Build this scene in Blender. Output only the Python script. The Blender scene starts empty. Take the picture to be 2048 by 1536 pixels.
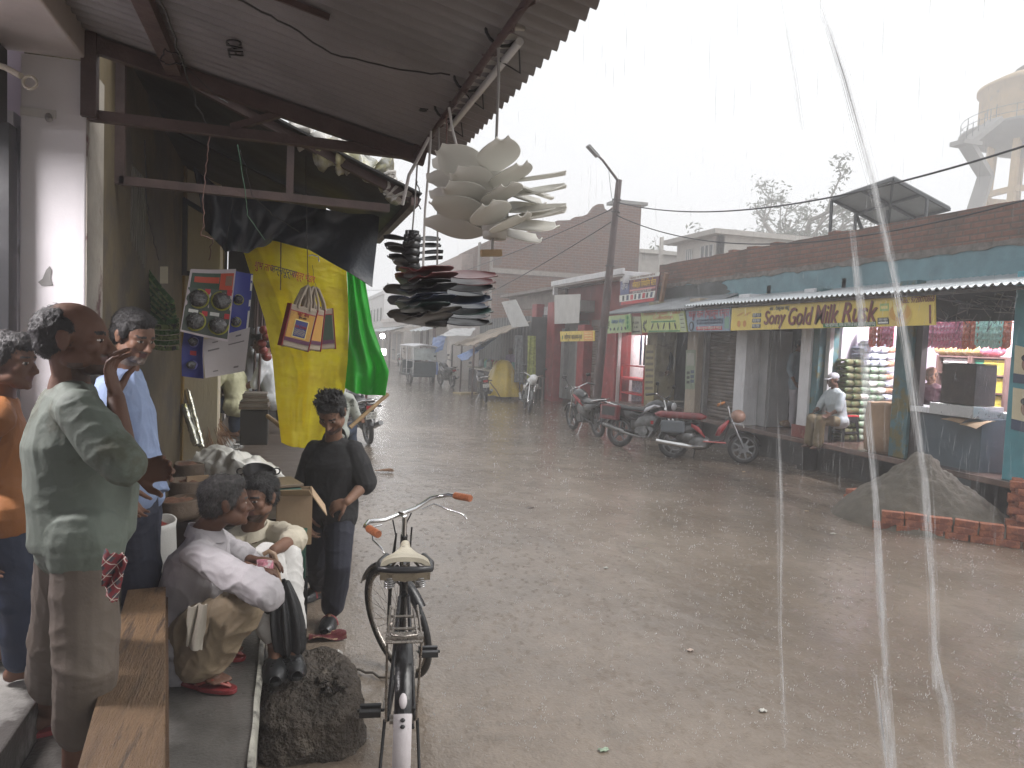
HAZE=.0074
import bpy, bmesh, math, random
from mathutils import Vector as V, Matrix as MX, Quaternion, noise as NZ
random.seed(7)
S=bpy.context.scene; COL=S.collection
PI=math.pi; R=math.radians
# ---------------------------------------------------------------- camera model
F=1480.;PITCH=R(3.3);ROLL=R(2.33);YAW=R(16.8);H=2.0
sy,cy=math.sin(YAW),math.cos(YAW);sp,cp=math.sin(PITCH),math.cos(PITCH);sr,cr=math.sin(ROLL),math.cos(ROLL)
FW=V((sy*cp,cy*cp,-sp));R0=V((cy,-sy,0));U0=V((sy*sp,cy*sp,cp))
RT=cr*R0+sr*U0;UP=-sr*R0+cr*U0;CAM=V((0,0,H))
def ray(u,v): return FW+RT*((u-1024)/F)-UP*((v-768)/F)
def W(u,v,d): return CAM+ray(u,v)*d
def onZ(u,v,z): r=ray(u,v);return CAM+r*((z-H)/r.z)
def onX(u,v,x): r=ray(u,v);return CAM+r*(x/r.x)
def onY(u,v,y): r=ray(u,v);return CAM+r*(y/r.y)
def dep(p): return (V(p)-CAM).dot(FW)
cam=bpy.data.cameras.new('camera');co=bpy.data.objects.new('camera',cam);COL.objects.link(co)
cam.sensor_fit='HORIZONTAL';cam.sensor_width=36;cam.lens=F/2048*36;cam.clip_end=2000;cam.clip_start=.02
co.matrix_world=MX(((RT.x,UP.x,-FW.x,CAM.x),(RT.y,UP.y,-FW.y,CAM.y),(RT.z,UP.z,-FW.z,CAM.z),(0,0,0,1)))
S.camera=co
# ---------------------------------------------------------------- materials
MATS={}
def lin(c):
    return tuple((x/12.92 if x<=.04045 else ((x+.055)/1.055)**2.4) for x in c)
def rgb(r,g,b): return lin((r/255,g/255,b/255))
class NT:
    def __init__(s,name):
        s.m=bpy.data.materials.new(name);s.m.use_nodes=True;s.t=s.m.node_tree;s.t.nodes.clear()
        s.out=s.n('ShaderNodeOutputMaterial')
    def n(s,typ,**k):
        o=s.t.nodes.new(typ)
        for a,b in k.items():
            if a.startswith('i_'): o.inputs[a[2:].replace('_',' ')].default_value=b
            else: setattr(o,a,b)
        return o
    def l(s,a,b): s.t.links.new(a,b)
    def noise(s,scale,detail=4,vec=None,stretch=None,rough=.6,coord='Object'):
        o=s.n('ShaderNodeTexNoise');o.inputs['Scale'].default_value=scale;o.inputs['Detail'].default_value=detail;o.inputs['Roughness'].default_value=rough
        if vec is None:
            tc=s.n('ShaderNodeTexCoord');vec=tc.outputs[coord]
        if stretch:
            mp=s.n('ShaderNodeMapping');mp.inputs['Scale'].default_value=stretch;s.l(vec,mp.inputs[0]);vec=mp.outputs[0]
        s.l(vec,o.inputs['Vector']);return o
    def ramp(s,fac,stops):
        r=s.n('ShaderNodeValToRGB');e=r.color_ramp.elements
        while len(e)<len(stops): e.new(.5)
        for x,(p,c) in zip(e,stops): x.position=p;x.color=(*c,1) if len(c)==3 else c
        s.l(fac,r.inputs[0]);return r.outputs[0]
    def mix(s,fac,a,b):
        m=s.n('ShaderNodeMix');m.data_type='RGBA'
        for sock,val in ((m.inputs[0],fac),(m.inputs[6],a),(m.inputs[7],b)):
            if hasattr(val,'links') or isinstance(val,bpy.types.NodeSocket): s.l(val,sock)
            elif isinstance(val,(int,float)): sock.default_value=val
            else: sock.default_value=(*val,1)
        return m.outputs[2]
    def bump(s,h,strength,dist=.02,nrm=None):
        b=s.n('ShaderNodeBump');b.inputs['Strength'].default_value=strength;b.inputs['Distance'].default_value=dist
        s.l(h,b.inputs['Height'])
        if nrm is not None: s.l(nrm,b.inputs['Normal'])
        return b.outputs[0]
    def bsdf(s,col,rough=.6,metal=0,nrm=None,trans=0,alpha=None,spec=.5,emit=None,estr=0,coat=0):
        b=s.n('ShaderNodeBsdfPrincipled')
        for k,val in (('Base Color',col),('Roughness',rough),('Metallic',metal),('Specular IOR Level',spec)):
            if isinstance(val,bpy.types.NodeSocket): s.l(val,b.inputs[k])
            elif isinstance(val,(int,float)): b.inputs[k].default_value=val
            else: b.inputs[k].default_value=(*val,1)
        if nrm is not None: s.l(nrm,b.inputs['Normal'])
        b.inputs['Transmission Weight'].default_value=trans
        b.inputs['Coat Weight'].default_value=coat
        if alpha is not None:
            if isinstance(alpha,bpy.types.NodeSocket): s.l(alpha,b.inputs['Alpha'])
            else: b.inputs['Alpha'].default_value=alpha
        if emit is not None:
            b.inputs['Emission Color'].default_value=(*emit,1);b.inputs['Emission Strength'].default_value=estr
        s.l(b.outputs[0],s.out.inputs[0]);return b
def M(name,col,rough=.6,var=.25,scale=6,bump=.15,bscale=40,metal=0,stain=None,stretch=None,spec=.5,coat=0,trl=0,bd=.01):
    """plain surface: colour varied by noise, optional stains (col,scale,threshold), fine bump"""
    if name in MATS: return MATS[name]
    t=NT(name);col=tuple(col)
    n1=t.noise(scale,5,stretch=stretch)
    a=tuple(max(0,c*(1-var)) for c in col);b=tuple(min(1,c*(1+var)) for c in col)
    c=t.ramp(n1.outputs[0],[(.3,a),(.7,b)])
    if stain:
        n2=t.noise(stain[1],6,rough=.7,stretch=stretch)
        f=t.ramp(n2.outputs[0],[(stain[2],(0,0,0)),(min(1,stain[2]+.08),(1,1,1))])
        c=t.mix(f,c,stain[0])
    nb=t.noise(bscale,3,stretch=stretch)
    nr=t.bump(nb.outputs[0],bump,bd)
    n3=t.noise(scale*2.3,3)
    rr=t.n('ShaderNodeMapRange');rr.inputs['To Min'].default_value=max(.02,rough-.12);rr.inputs['To Max'].default_value=min(1,rough+.12);t.l(n3.outputs[0],rr.inputs['Value'])
    bs=t.bsdf(c,rr.outputs[0],metal,nr,spec=spec,coat=coat)
    if trl:
        tr=t.n('ShaderNodeBsdfTranslucent');t.l(c,tr.inputs[0]);ms=t.n('ShaderNodeMixShader');ms.inputs[0].default_value=trl
        t.l(bs.outputs[0],ms.inputs[1]);t.l(tr.outputs[0],ms.inputs[2]);t.l(ms.outputs[0],t.out.inputs[0])
    MATS[name]=t.m;return t.m
def EM(name,col,st):
    if name in MATS: return MATS[name]
    t=NT(name);t.bsdf(col,.4,emit=col,estr=st);MATS[name]=t.m;return t.m
def brickmat(name,c1,c2,mort,axis='yz',bw=.23,bh=.075,ms=.012,stain=None,rough=.85,bump=.6):
    if name in MATS: return MATS[name]
    t=NT(name);tc=t.n('ShaderNodeTexCoord');sx=t.n('ShaderNodeSeparateXYZ');t.l(tc.outputs['Object'],sx.inputs[0]);cx=t.n('ShaderNodeCombineXYZ')
    t.l(sx.outputs[0 if axis[0]=='x' else 1],cx.inputs[0]);t.l(sx.outputs[2],cx.inputs[1])
    nw=t.noise(9,2);ad=t.n('ShaderNodeVectorMath',operation='MULTIPLY_ADD');t.l(nw.outputs['Color'],ad.inputs[0]);ad.inputs[1].default_value=(.015,.012,0);t.l(cx.outputs[0],ad.inputs[2])
    b=t.n('ShaderNodeTexBrick');t.l(ad.outputs[0],b.inputs[0])
    b.inputs['Color1'].default_value=(*c1,1);b.inputs['Color2'].default_value=(*c2,1);b.inputs['Mortar'].default_value=(*mort,1)
    b.inputs['Scale'].default_value=1;b.inputs['Brick Width'].default_value=bw;b.inputs['Row Height'].default_value=bh;b.inputs['Mortar Size'].default_value=ms;b.inputs['Mortar Smooth'].default_value=.3
    n=t.noise(1.3,5);n2=t.noise(14,4)
    c=t.mix(t.ramp(n2.outputs[0],[(.3,(0,0,0)),(.75,(.6,.6,.6))]),b.outputs[0],tuple(x*.55 for x in c1))
    if stain: c=t.mix(t.ramp(n.outputs[0],[(stain[1],(0,0,0)),(stain[1]+.15,(.8,.8,.8))]),c,stain[0])
    inv=t.n('ShaderNodeMath',operation='SUBTRACT');inv.inputs[0].default_value=1;t.l(b.outputs['Fac'],inv.inputs[1])
    ad2=t.n('ShaderNodeMath',operation='MULTIPLY_ADD');t.l(n2.outputs[0],ad2.inputs[0]);ad2.inputs[1].default_value=.5;t.l(inv.outputs[0],ad2.inputs[2])
    t.bsdf(c,rough,nrm=t.bump(ad2.outputs[0],bump,.012));MATS[name]=t.m;return t.m
# ---------------------------------------------------------------- mesh builder
def frame(z,x=None):
    z=V(z).normalized();x=V(x) if x is not None else (V((1,0,0)) if abs(z.x)<.9 else V((0,1,0)))
    y=z.cross(x).normalized();x=y.cross(z).normalized();return x,y,z
class MB:
    def __init__(s): s.v=[];s.f=[];s.mi=[];s.sm=[];s.cm=0
    def add(s,vs,fs,smooth=False):
        o=len(s.v);s.v+=[tuple(p) for p in vs]
        for f in fs: s.f.append(tuple(i+o for i in f));s.mi.append(s.cm);s.sm.append(smooth)
        return s
    def box(s,c,d,rot=None):
        """centre c, full size d, rot = Matrix 3x3 or z angle"""
        c=V(c);h=V(d)*.5;m=MX.Rotation(rot,3,'Z') if isinstance(rot,(int,float)) else rot
        vs=[]
        for x,y,z in ((-1,-1,-1),(1,-1,-1),(1,1,-1),(-1,1,-1),(-1,-1,1),(1,-1,1),(1,1,1),(-1,1,1)):
            p=V((x*h.x,y*h.y,z*h.z))
            if m is not None: p=m@p
            vs.append(c+p)
        return s.add(vs,[(0,3,2,1),(4,5,6,7),(0,1,5,4),(1,2,6,5),(2,3,7,6),(3,0,4,7)])
    def bx(s,x0,x1,y0,y1,z0,z1): return s.box(((x0+x1)/2,(y0+y1)/2,(z0+z1)/2),(abs(x1-x0),abs(y1-y0),abs(z1-z0)))
    def beam(s,a,b,w,h,up=(0,0,1)):
        a=V(a);b=V(b);z=(b-a);L=z.length;z=z/L;x=z.cross(V(up))
        if x.length<1e-4: x=z.cross(V((1,0,0)))
        x.normalize();y=x.cross(z)*-1
        return s.box((a+b)/2,(w,h,L),MX((x,y,z)).transposed())
    def tube(s,pts,r,n=8,cap=True,smooth=True,closed=False):
        pts=[V(p) for p in pts];k=len(pts);rs=r if isinstance(r,(list,tuple)) else [r]*k
        vs=[];px=None
        for i,p in enumerate(pts):
            if closed: t=pts[(i+1)%k]-pts[i-1]
            else: t=pts[min(i+1,k-1)]-pts[max(i-1,0)]
            if t.length<1e-9: t=V((0,0,1))
            t.normalize()
            if px is None: x,y,_=frame(t)
            else:
                x=px-t*px.dot(t)
                if x.length<1e-5: x,_,_=frame(t)
                x.normalize();y=t.cross(x)
            px=x
            for j in range(n):
                a=2*PI*j/n;vs.append(p+(x*math.cos(a)+y*math.sin(a))*rs[i])
        fs=[]
        for i in range(k if closed else k-1):
            i2=(i+1)%k
            for j in range(n): fs.append((i*n+j,i*n+(j+1)%n,i2*n+(j+1)%n,i2*n+j))
        s.add(vs,fs,smooth)
        if cap and not closed:
            s.add(vs[:n],[tuple(range(n-1,-1,-1))]);s.add(vs[-n:],[tuple(range(n))])
        return s
    def cyl(s,a,b,r0,r1=None,n=16,smooth=True): return s.tube([a,b],[r0,r1 if r1 is not None else r0],n,True,smooth)
    def loft(s,secs,n=20,smooth=True,pw=2.):
        """secs: list of (centre, xaxis, yaxis) with axis lengths = radii"""
        vs=[]
        for c,x,y in secs:
            for j in range(n):
                a=2*PI*j/n;ca,sa=math.cos(a),math.sin(a)
                ca=math.copysign(abs(ca)**(2/pw),ca);sa=math.copysign(abs(sa)**(2/pw),sa)
                vs.append(V(c)+V(x)*ca+V(y)*sa)
        fs=[]
        for i in range(len(secs)-1):
            for j in range(n): fs.append((i*n+j,i*n+(j+1)%n,(i+1)*n+(j+1)%n,(i+1)*n+j))
        fs.append(tuple(range(n-1,-1,-1)));fs.append(tuple(range((len(secs)-1)*n,len(secs)*n)))
        return s.add(vs,fs,smooth)
    def lathe(s,prof,c=(0,0,0),ax=(0,0,1),n=24,smooth=True,x=None):
        x,y,z=frame(ax,x);c=V(c);vs=[]
        for r,h in prof:
            for j in range(n):
                a=2*PI*j/n;vs.append(c+z*h+(x*math.cos(a)+y*math.sin(a))*max(r,1e-4))
        fs=[]
        for i in range(len(prof)-1):
            for j in range(n): fs.append((i*n+j,i*n+(j+1)%n,(i+1)*n+(j+1)%n,(i+1)*n+j))
        return s.add(vs,fs,smooth)
    def ell(s,c,r,rot=None,n=14,m=9,smooth=True):
        c=V(c);vs=[];r=V(r) if not isinstance(r,(int,float)) else V((r,r,r))
        for i in range(m+1):
            t=PI*i/m
            for j in range(n):
                a=2*PI*j/n;p=V((r.x*math.sin(t)*math.cos(a),r.y*math.sin(t)*math.sin(a),-r.z*math.cos(t)))
                if rot is not None: p=rot@p
                vs.append(c+p)
        fs=[]
        for i in range(m):
            for j in range(n): fs.append((i*n+j,i*n+(j+1)%n,(i+1)*n+(j+1)%n,(i+1)*n+j))
        return s.add(vs,fs,smooth)
    def torus(s,c,ax,Rr,r,n=32,m=10,smooth=True,sq=1.):
        x,y,z=frame(ax);c=V(c);vs=[]
        for i in range(n):
            a=2*PI*i/n;d=x*math.cos(a)+y*math.sin(a)
            for j in range(m):
                b=2*PI*j/m;vs.append(c+d*(Rr+r*math.cos(b))+z*r*sq*math.sin(b))
        fs=[(i*m+j,((i+1)%n)*m+j,((i+1)%n)*m+(j+1)%m,i*m+(j+1)%m) for i in range(n) for j in range(m)]
        return s.add(vs,fs,smooth)
    def prism(s,poly,off,smooth=False):
        """poly: list of 3D points (planar outline), off: thickness vector"""
        n=len(poly);off=V(off);vs=[V(p) for p in poly]+[V(p)+off for p in poly]
        fs=[tuple(range(n-1,-1,-1)),tuple(range(n,2*n))]+[(i,(i+1)%n,n+(i+1)%n,n+i) for i in range(n)]
        return s.add(vs,fs,smooth)
    def grid(s,fn,nu,nv,th=0,smooth=True,up=None):
        vs=[V(fn(i/nu,j/nv)) for j in range(nv+1) for i in range(nu+1)];k=nu+1
        q=[(j*k+i,j*k+i+1,(j+1)*k+i+1,(j+1)*k+i) for j in range(nv) for i in range(nu)]
        if not th: return s.add(vs,q,smooth)
        nr=[V((0,0,0)) for _ in vs]
        for f in q:
            a=(vs[f[1]]-vs[f[0]]).cross(vs[f[3]]-vs[f[0]])
            for i in f: nr[i]+=a
        N=len(vs);w=[p-(d.normalized() if d.length>0 else V((0,0,1)))*th for p,d in zip(vs,nr)]
        fs=list(q)+[tuple(N+i for i in reversed(f)) for f in q]
        ed=[j*k for j in range(nv+1)];ed2=[j*k+nu for j in range(nv+1)]
        b=[i for i in range(k)];t=[nv*k+i for i in range(k)]
        s.add(vs+w,fs,smooth)
        for L,fl in ((b,0),(t,1),(ed,1),(ed2,0)):
            m=len(L);r_=[vs[i] for i in L]+[w[i] for i in L];s.add(r_,[((i,m+i,m+i+1,i+1) if not fl else (i,i+1,m+i+1,m+i)) for i in range(m-1)],False)
        return s
    def xf(s,m):
        s.v=[tuple(m@V(p)) for p in s.v];return s
    def build(s,name,mat,parent=None,kind=None,bevel=0,loc=None):
        me=bpy.data.meshes.new(name);me.from_pydata(s.v,[],s.f)
        for m in (mat if isinstance(mat,(list,tuple)) else [mat]): me.materials.append(m)
        me.polygons.foreach_set('material_index',s.mi);me.polygons.foreach_set('use_smooth',s.sm);me.update()
        o=bpy.data.objects.new(name,me);COL.objects.link(o)
        if parent is not None:
            o.parent=parent;o.matrix_parent_inverse=pinv(parent)
        if kind: o['kind']=kind
        if loc is not None: o.location=loc
        if bevel:
            b=o.modifiers.new('b','BEVEL');b.width=bevel;b.segments=2;b.limit_method='ANGLE'
        return o
def pinv(o):
    m=MX.LocRotScale(o.location,o.rotation_euler,o.scale) if o.parent is None else (pw(o))
    return m.inverted()
def pw(o):
    m=o.matrix_parent_inverse@MX.LocRotScale(o.location,o.rotation_euler,o.scale)
    while o.parent is not None:
        o=o.parent
        m=(o.matrix_parent_inverse if o.parent else MX.Identity(4))@MX.LocRotScale(o.location,o.rotation_euler,o.scale)@m
    return m
def tag(o,label,cat,group=None,kind=None):
    o['label']=label;o['category']=cat
    if group: o['group']=group
    if kind: o['kind']=kind
    return o
def thing(name,label,cat,loc=(0,0,0),group=None,rz=0):
    o=bpy.data.objects.new(name,None);COL.objects.link(o);o.location=loc;o.rotation_euler=(0,0,rz);o.empty_display_size=.1
    return tag(o,label,cat,group)
def kids(o): return [c for c in bpy.data.objects if c.parent==o]
def dup(o,loc=None,rot=None,label=None,scale=None,parent=None,mat=None):
    c=o.copy();COL.objects.link(c)
    if parent is not None: c.parent=parent
    if loc is not None: c.location=loc
    if rot is not None: c.rotation_euler=rot
    if scale is not None: c.scale=(scale,)*3 if isinstance(scale,(int,float)) else scale
    if label: c['label']=label
    if mat and c.type=='MESH':
        c.data=c.data.copy();c.data.materials[0]=mat
    for k in o.children: dup(k,parent=c,mat=mat)
    return c
def text(name,body,mat,p,xdir,ydir,size,parent=None,width=None,shear=0,fat=0,ext=.002,sx=1,align='CENTER'):
    """flat lettering standing 2 mm proud of a board: centred on p"""
    cu=bpy.data.curves.new(name,'FONT');cu.body=body;cu.align_x=align;cu.align_y='CENTER';cu.size=size;cu.shear=shear;cu.offset=fat;cu.extrude=ext;cu.resolution_u=3
    to=bpy.data.objects.new(name,cu);COL.objects.link(to)
    dg=bpy.context.evaluated_depsgraph_get();me=bpy.data.meshes.new_from_object(to.evaluated_get(dg));bpy.data.objects.remove(to);bpy.data.curves.remove(cu)
    me.name=name
    x=V(xdir).normalized();y=V(ydir);y=(y-x*y.dot(x)).normalized();z=x.cross(y)
    w=max((v.co.x for v in me.vertices),default=1)-min((v.co.x for v in me.vertices),default=0)
    k=sx if width is None else width/max(w,1e-4)
    for v in me.vertices: c=v.co.copy();v.co=V(p)+x*c.x*k+y*c.y+z*(c.z+ext*.5)
    me.materials.append(mat);o=bpy.data.objects.new(name,me);COL.objects.link(o)
    if parent is not None: o.parent=parent;o.matrix_parent_inverse=pinv(parent)
    return o
def rem(mb,vox,smooth=3,disp=None,name='tmp'):
    """voxel-remesh a pile of closed shapes into one skin; returns mesh"""
    me=bpy.data.meshes.new(name);me.from_pydata(mb.v,[],mb.f);o=bpy.data.objects.new(name,me);COL.objects.link(o)
    m=o.modifiers.new('r','REMESH');m.mode='VOXEL';m.voxel_size=vox;m.use_smooth_shade=True
    if smooth:
        q=o.modifiers.new('s','SMOOTH');q.iterations=smooth;q.factor=.5
    dg=bpy.context.evaluated_depsgraph_get();r=bpy.data.meshes.new_from_object(o.evaluated_get(dg))
    bpy.data.objects.remove(o);bpy.data.meshes.remove(me)
    if disp:
        vs=[(v.co.copy(),v.normal.copy()) for v in r.vertices]
        for v,(c,n) in zip(r.vertices,vs): v.co=c+n*disp(c)
    r.name=name
    for p in r.polygons: p.use_smooth=True
    return r
def mobj(name,me,mat,parent=None):
    me.materials.clear()
    for m in (mat if isinstance(mat,(list,tuple)) else [mat]): me.materials.append(m)
    o=bpy.data.objects.new(name,me);COL.objects.link(o)
    if parent is not None: o.parent=parent;o.matrix_parent_inverse=pinv(parent)
    return o
def sag(a,b,s,n=16):
    a=V(a);b=V(b);return [a.lerp(b,i/n)-V((0,0,s*4*(i/n)*(1-i/n))) for i in range(n+1)]
def wob(pts,amp,seed=0):
    return [V(p)+V((NZ.noise(V((i*.7,seed,0))),NZ.noise(V((i*.7,seed,5))),NZ.noise(V((i*.7,seed,9)))*.5))*amp*(0 if i in (0,len(pts)-1) else 1) for i,p in enumerate(pts)]
def lerp(a,b,t): return a+(b-a)*t
# ================================================================= light, air, ground
w=bpy.data.worlds.new('World');S.world=w;w.use_nodes=True;nt=w.node_tree;nt.nodes.clear()
o_=nt.nodes.new('ShaderNodeOutputWorld');bg=nt.nodes.new('ShaderNodeBackground');sk=nt.nodes.new('ShaderNodeTexSky')
sk.sky_type='NISHITA';sk.sun_disc=False;sk.sun_elevation=R(48);sk.sun_rotation=R(107);sk.dust_density=6;sk.air_density=1.5
hs=nt.nodes.new('ShaderNodeHueSaturation');hs.inputs['Saturation'].default_value=.05
mx=nt.nodes.new('ShaderNodeMix');mx.data_type='RGBA';mx.inputs[0].default_value=.86;mx.inputs[7].default_value=(6.3,6.42,6.58,1)
nt.links.new(sk.outputs[0],hs.inputs['Color']);nt.links.new(hs.outputs[0],mx.inputs[6]);nt.links.new(mx.outputs[2],bg.inputs[0]);bg.inputs[1].default_value=.1
nt.links.new(bg.outputs[0],o_.inputs[0])
sun=bpy.data.lights.new('sun','SUN');sun.energy=1.5;sun.angle=R(35);sun.color=(1,.97,.93);so=bpy.data.objects.new('sun',sun);COL.objects.link(so)
so.rotation_euler=V((-1,.3,-1.15)).to_track_quat('-Z','Y').to_euler()
S.view_settings.view_transform='Standard';S.view_settings.look='None';S.view_settings.exposure=.8;S.view_settings.gamma=1
S.cycles.use_denoising=True
try: S.cycles.denoiser='OPENIMAGEDENOISE'
except Exception: pass
S.cycles.max_bounces=10;S.cycles.diffuse_bounces=3;S.cycles.glossy_bounces=3;S.cycles.transmission_bounces=4;S.cycles.transparent_max_bounces=12;S.cycles.volume_bounces=6
S.cycles.sample_clamp_indirect=4;S.cycles.caustics_reflective=False;S.cycles.caustics_refractive=False
S.cycles.use_adaptive_sampling=True;S.cycles.adaptive_threshold=.015
# haze : rain-filled air
h=MB().bx(-30,55,-8,140,-1,27).build('haze',[],kind='stuff')
t=NT('rain_air');pv=t.n('ShaderNodeVolumePrincipled');pv.inputs['Color'].default_value=(.98,.985,1,1);pv.inputs['Density'].default_value=HAZE;pv.inputs['Anisotropy'].default_value=.35
t.l(pv.outputs[0],t.out.inputs['Volume']);h.data.materials.append(t.m)
# wet road
t=NT('wet_road');tc=t.n('ShaderNodeTexCoord')
n1=t.noise(.35,6,rough=.7);n2=t.noise(2.2,5,stretch=(1,.45,1));n3=t.noise(38,3)
c=t.ramp(n1.outputs[0],[(.28,(.092,.068,.047)),(.5,(.165,.127,.093)),(.72,(.27,.22,.172))])
c=t.mix(t.ramp(n2.outputs[0],[(.55,(0,0,0)),(.72,(.55,.55,.55))]),c,(.11,.085,.062))
c=t.mix(t.ramp(n3.outputs[0],[(.62,(0,0,0)),(.7,(.25,.25,.25))]),c,(.25,.195,.145))
wv=t.noise(5,5,stretch=(1.1,.8,1),rough=.7);wv2=t.noise(34,3,stretch=(1.1,.9,1))
# rings of rain drops
vo=t.n('ShaderNodeTexVoronoi');vo.inputs['Scale'].default_value=13;t.l(tc.outputs['Object'],vo.inputs['Vector'])
sn=t.n('ShaderNodeMath',operation='MULTIPLY');t.l(vo.outputs['Distance'],sn.inputs[0]);sn.inputs[1].default_value=34
s2=t.n('ShaderNodeMath',operation='SINE');t.l(sn.outputs[0],s2.inputs[0])
fd=t.n('ShaderNodeMapRange');fd.inputs['From Min'].default_value=.12;fd.inputs['From Max'].default_value=.5;fd.inputs['To Min'].default_value=1;fd.inputs['To Max'].default_value=0;t.l(vo.outputs['Distance'],fd.inputs['Value'])
mu=t.n('ShaderNodeMath',operation='MULTIPLY');t.l(s2.outputs[0],mu.inputs[0]);t.l(fd.outputs[0],mu.inputs[1])
b1=t.bump(wv.outputs[0],.5,.04);b2=t.bump(wv2.outputs[0],.6,.014,b1);b3=t.bump(mu.outputs[0],.4,.005,b2)
rr=t.ramp(n1.outputs[0],[(.35,(.03,.03,.03)),(.7,(.2,.2,.2))])
bs=t.bsdf(c,.55,nrm=b2,spec=.3);bs.inputs['Coat Weight'].default_value=1;bs.inputs['Coat IOR'].default_value=1.38;t.l(rr,bs.inputs['Coat Roughness'])
wl=t.noise(3.2,4,stretch=(1,.7,1),rough=.6);c1=t.bump(wl.outputs[0],.5,.03);c2=t.bump(wv2.outputs[0],.4,.006,c1);c3=t.bump(mu.outputs[0],.3,.004,c2);t.l(c3,bs.inputs['Coat Normal']);ROAD=t.m
MB().add([(-60,-24,0),(100,-24,0),(100,188,0),(-60,188,0)],[(0,1,2,3)]).build('road',ROAD,kind='structure')
CONC=M('wet_concrete',(.10,.095,.088),.32,.35,3,.35,60,stain=((.05,.047,.042),1.1,.52))
CONC_E=M('worn_concrete_edge',(.3,.29,.25),.5,.35,7,.5,40,stain=((.09,.085,.075),5,.5))
b=MB();b.bx(-.9,-.1,-3,11.9,-.05,.396)
b.build('pavement',CONC,kind='structure',bevel=.012)
b=MB();b.grid(lambda u,v:(-.113+.02*v+.006*NZ.noise(V((u*60,0,v*3))),-3+14.9*u,.405-.05*max(0,v-.5)),300,2,.006)
b.build('kerb',CONC_E,kind='structure')
b=MB();b.bx(-3.5,-.9,-3,3.69,.0,.55);b.bx(-1.9,-.9,-3,3.69,-.02,.53);b.build('shop_floor',M('grey_shop_step',(.23,.225,.21),.4,.3,5,.3,50,stain=((.07,.065,.06),2,.5)),kind='structure',bevel=.01)
# ================================================================= right row: blue shop building
PX=8.45
def yx(u,v=760,x=PX): return onX(u,v,x).y
def hz(u,v,x): return onX(u,v,x).z
BLUE=M('blue_painted_plaster',(.115,.215,.25),.45,.25,2.5,.25,30,stain=((.07,.12,.135),1.2,.62))
TEAL=M('teal_painted_pillar',(.06,.135,.15),.5,.3,4,.3,30,stain=((.13,.11,.035),2.6,.5))
DARKPL=M('dark_stained_plaster',(.07,.075,.075),.6,.4,1.6,.4,20)
WHITEP=M('white_plaster_pillar',(.62,.62,.64),.55,.12,3,.15,30,stain=((.4,.39,.38),2,.68))
GREYP=M('grey_cement',(.2,.195,.19),.6,.25,3,.3,30)
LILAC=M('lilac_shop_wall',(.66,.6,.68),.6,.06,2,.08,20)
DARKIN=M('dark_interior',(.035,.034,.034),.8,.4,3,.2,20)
PAR=brickmat('old_brick_parapet',(.20,.10,.075),(.26,.135,.10),(.14,.115,.1),'yz',.24,.085,.014,stain=((.085,.07,.06),.5))
SHUT=M('brown_roller_shutter',(.115,.09,.075),.5,.3,3,.3,60,metal=.3)
ZINC=M('zinc_sheet',(.42,.45,.47),.35,.18,4,.15,50,metal=.55,stain=((.2,.2,.2),1.7,.62))
SLAB=M('stone_slab',(.13,.085,.07),.22,.4,3,.2,60)
REDT=M('red_floor_paint',(.20,.055,.045),.25,.3,4,.2,50)
Y0,Y1=5.6,17.25
bl=thing('shop_building','long blue plastered shop row with brick parapet and tin awning','building',(9,11.4,0))
b=MB();b.bx(9,9.22,Y0,Y1,3.0,3.56);b.bx(9.0,9.06,Y0,Y1,2.55,3.0);b.build('wall',[BLUE],bl)
# brick parapet with a ragged top
b=MB();n=120
def ptop(y): return 4.1+.035*NZ.noise(V((y*2.1,3,0)))+(.045 if NZ.noise(V((math.floor(y/.24)*7.3,1,0)))>.25 else 0)
poly=[(9.03,Y0,3.5)]+[(9.03,lerp(Y0,Y1,i/n),ptop(lerp(Y0,Y1,i/n))) for i in range(n+1)]+[(9.03,Y1,3.5)]
for i in range(n):
    ya,yb=lerp(Y0,Y1,i/n),lerp(Y0,Y1,(i+1)/n);q=ptop((ya+yb)/2)
    b.bx(9.03,9.25,ya,yb,3.5,q)
b.build('parapet',PAR,bl)
# ragged cement skirt between brick and blue paint
b=MB();b.grid(lambda u,v:(8.985-.012*NZ.noise(V((u*50,v*3,2))),lerp(Y1,Y0,u),lerp(3.5+.05*NZ.noise(V((u*26,0,0)))+.02*NZ.noise(V((u*90,0,0))),3.6+.04*NZ.noise(V((u*31,5,0))),v)),200,3,.03)
b.build('cement_band',M('crumbling_cement',(.16,.14,.125),.8,.4,8,.7,30),bl)
# dark weathered stretch of the band at the far end
b=MB();b.grid(lambda u,v:(8.992,lerp(Y1-.05,14.1+.5*NZ.noise(V((v*5,2,0)))+.25*NZ.noise(V((v*17,3,0))),u),lerp(3.02,3.5+.03*NZ.noise(V((u*30,1,0))),v)),60,24,.006)
b.build('weathered_patch',DARKPL,bl)
b=MB();b.bx(9.2,14,Y0,Y1,3.44,3.56);b.build('roof',GREYP,bl)
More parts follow.
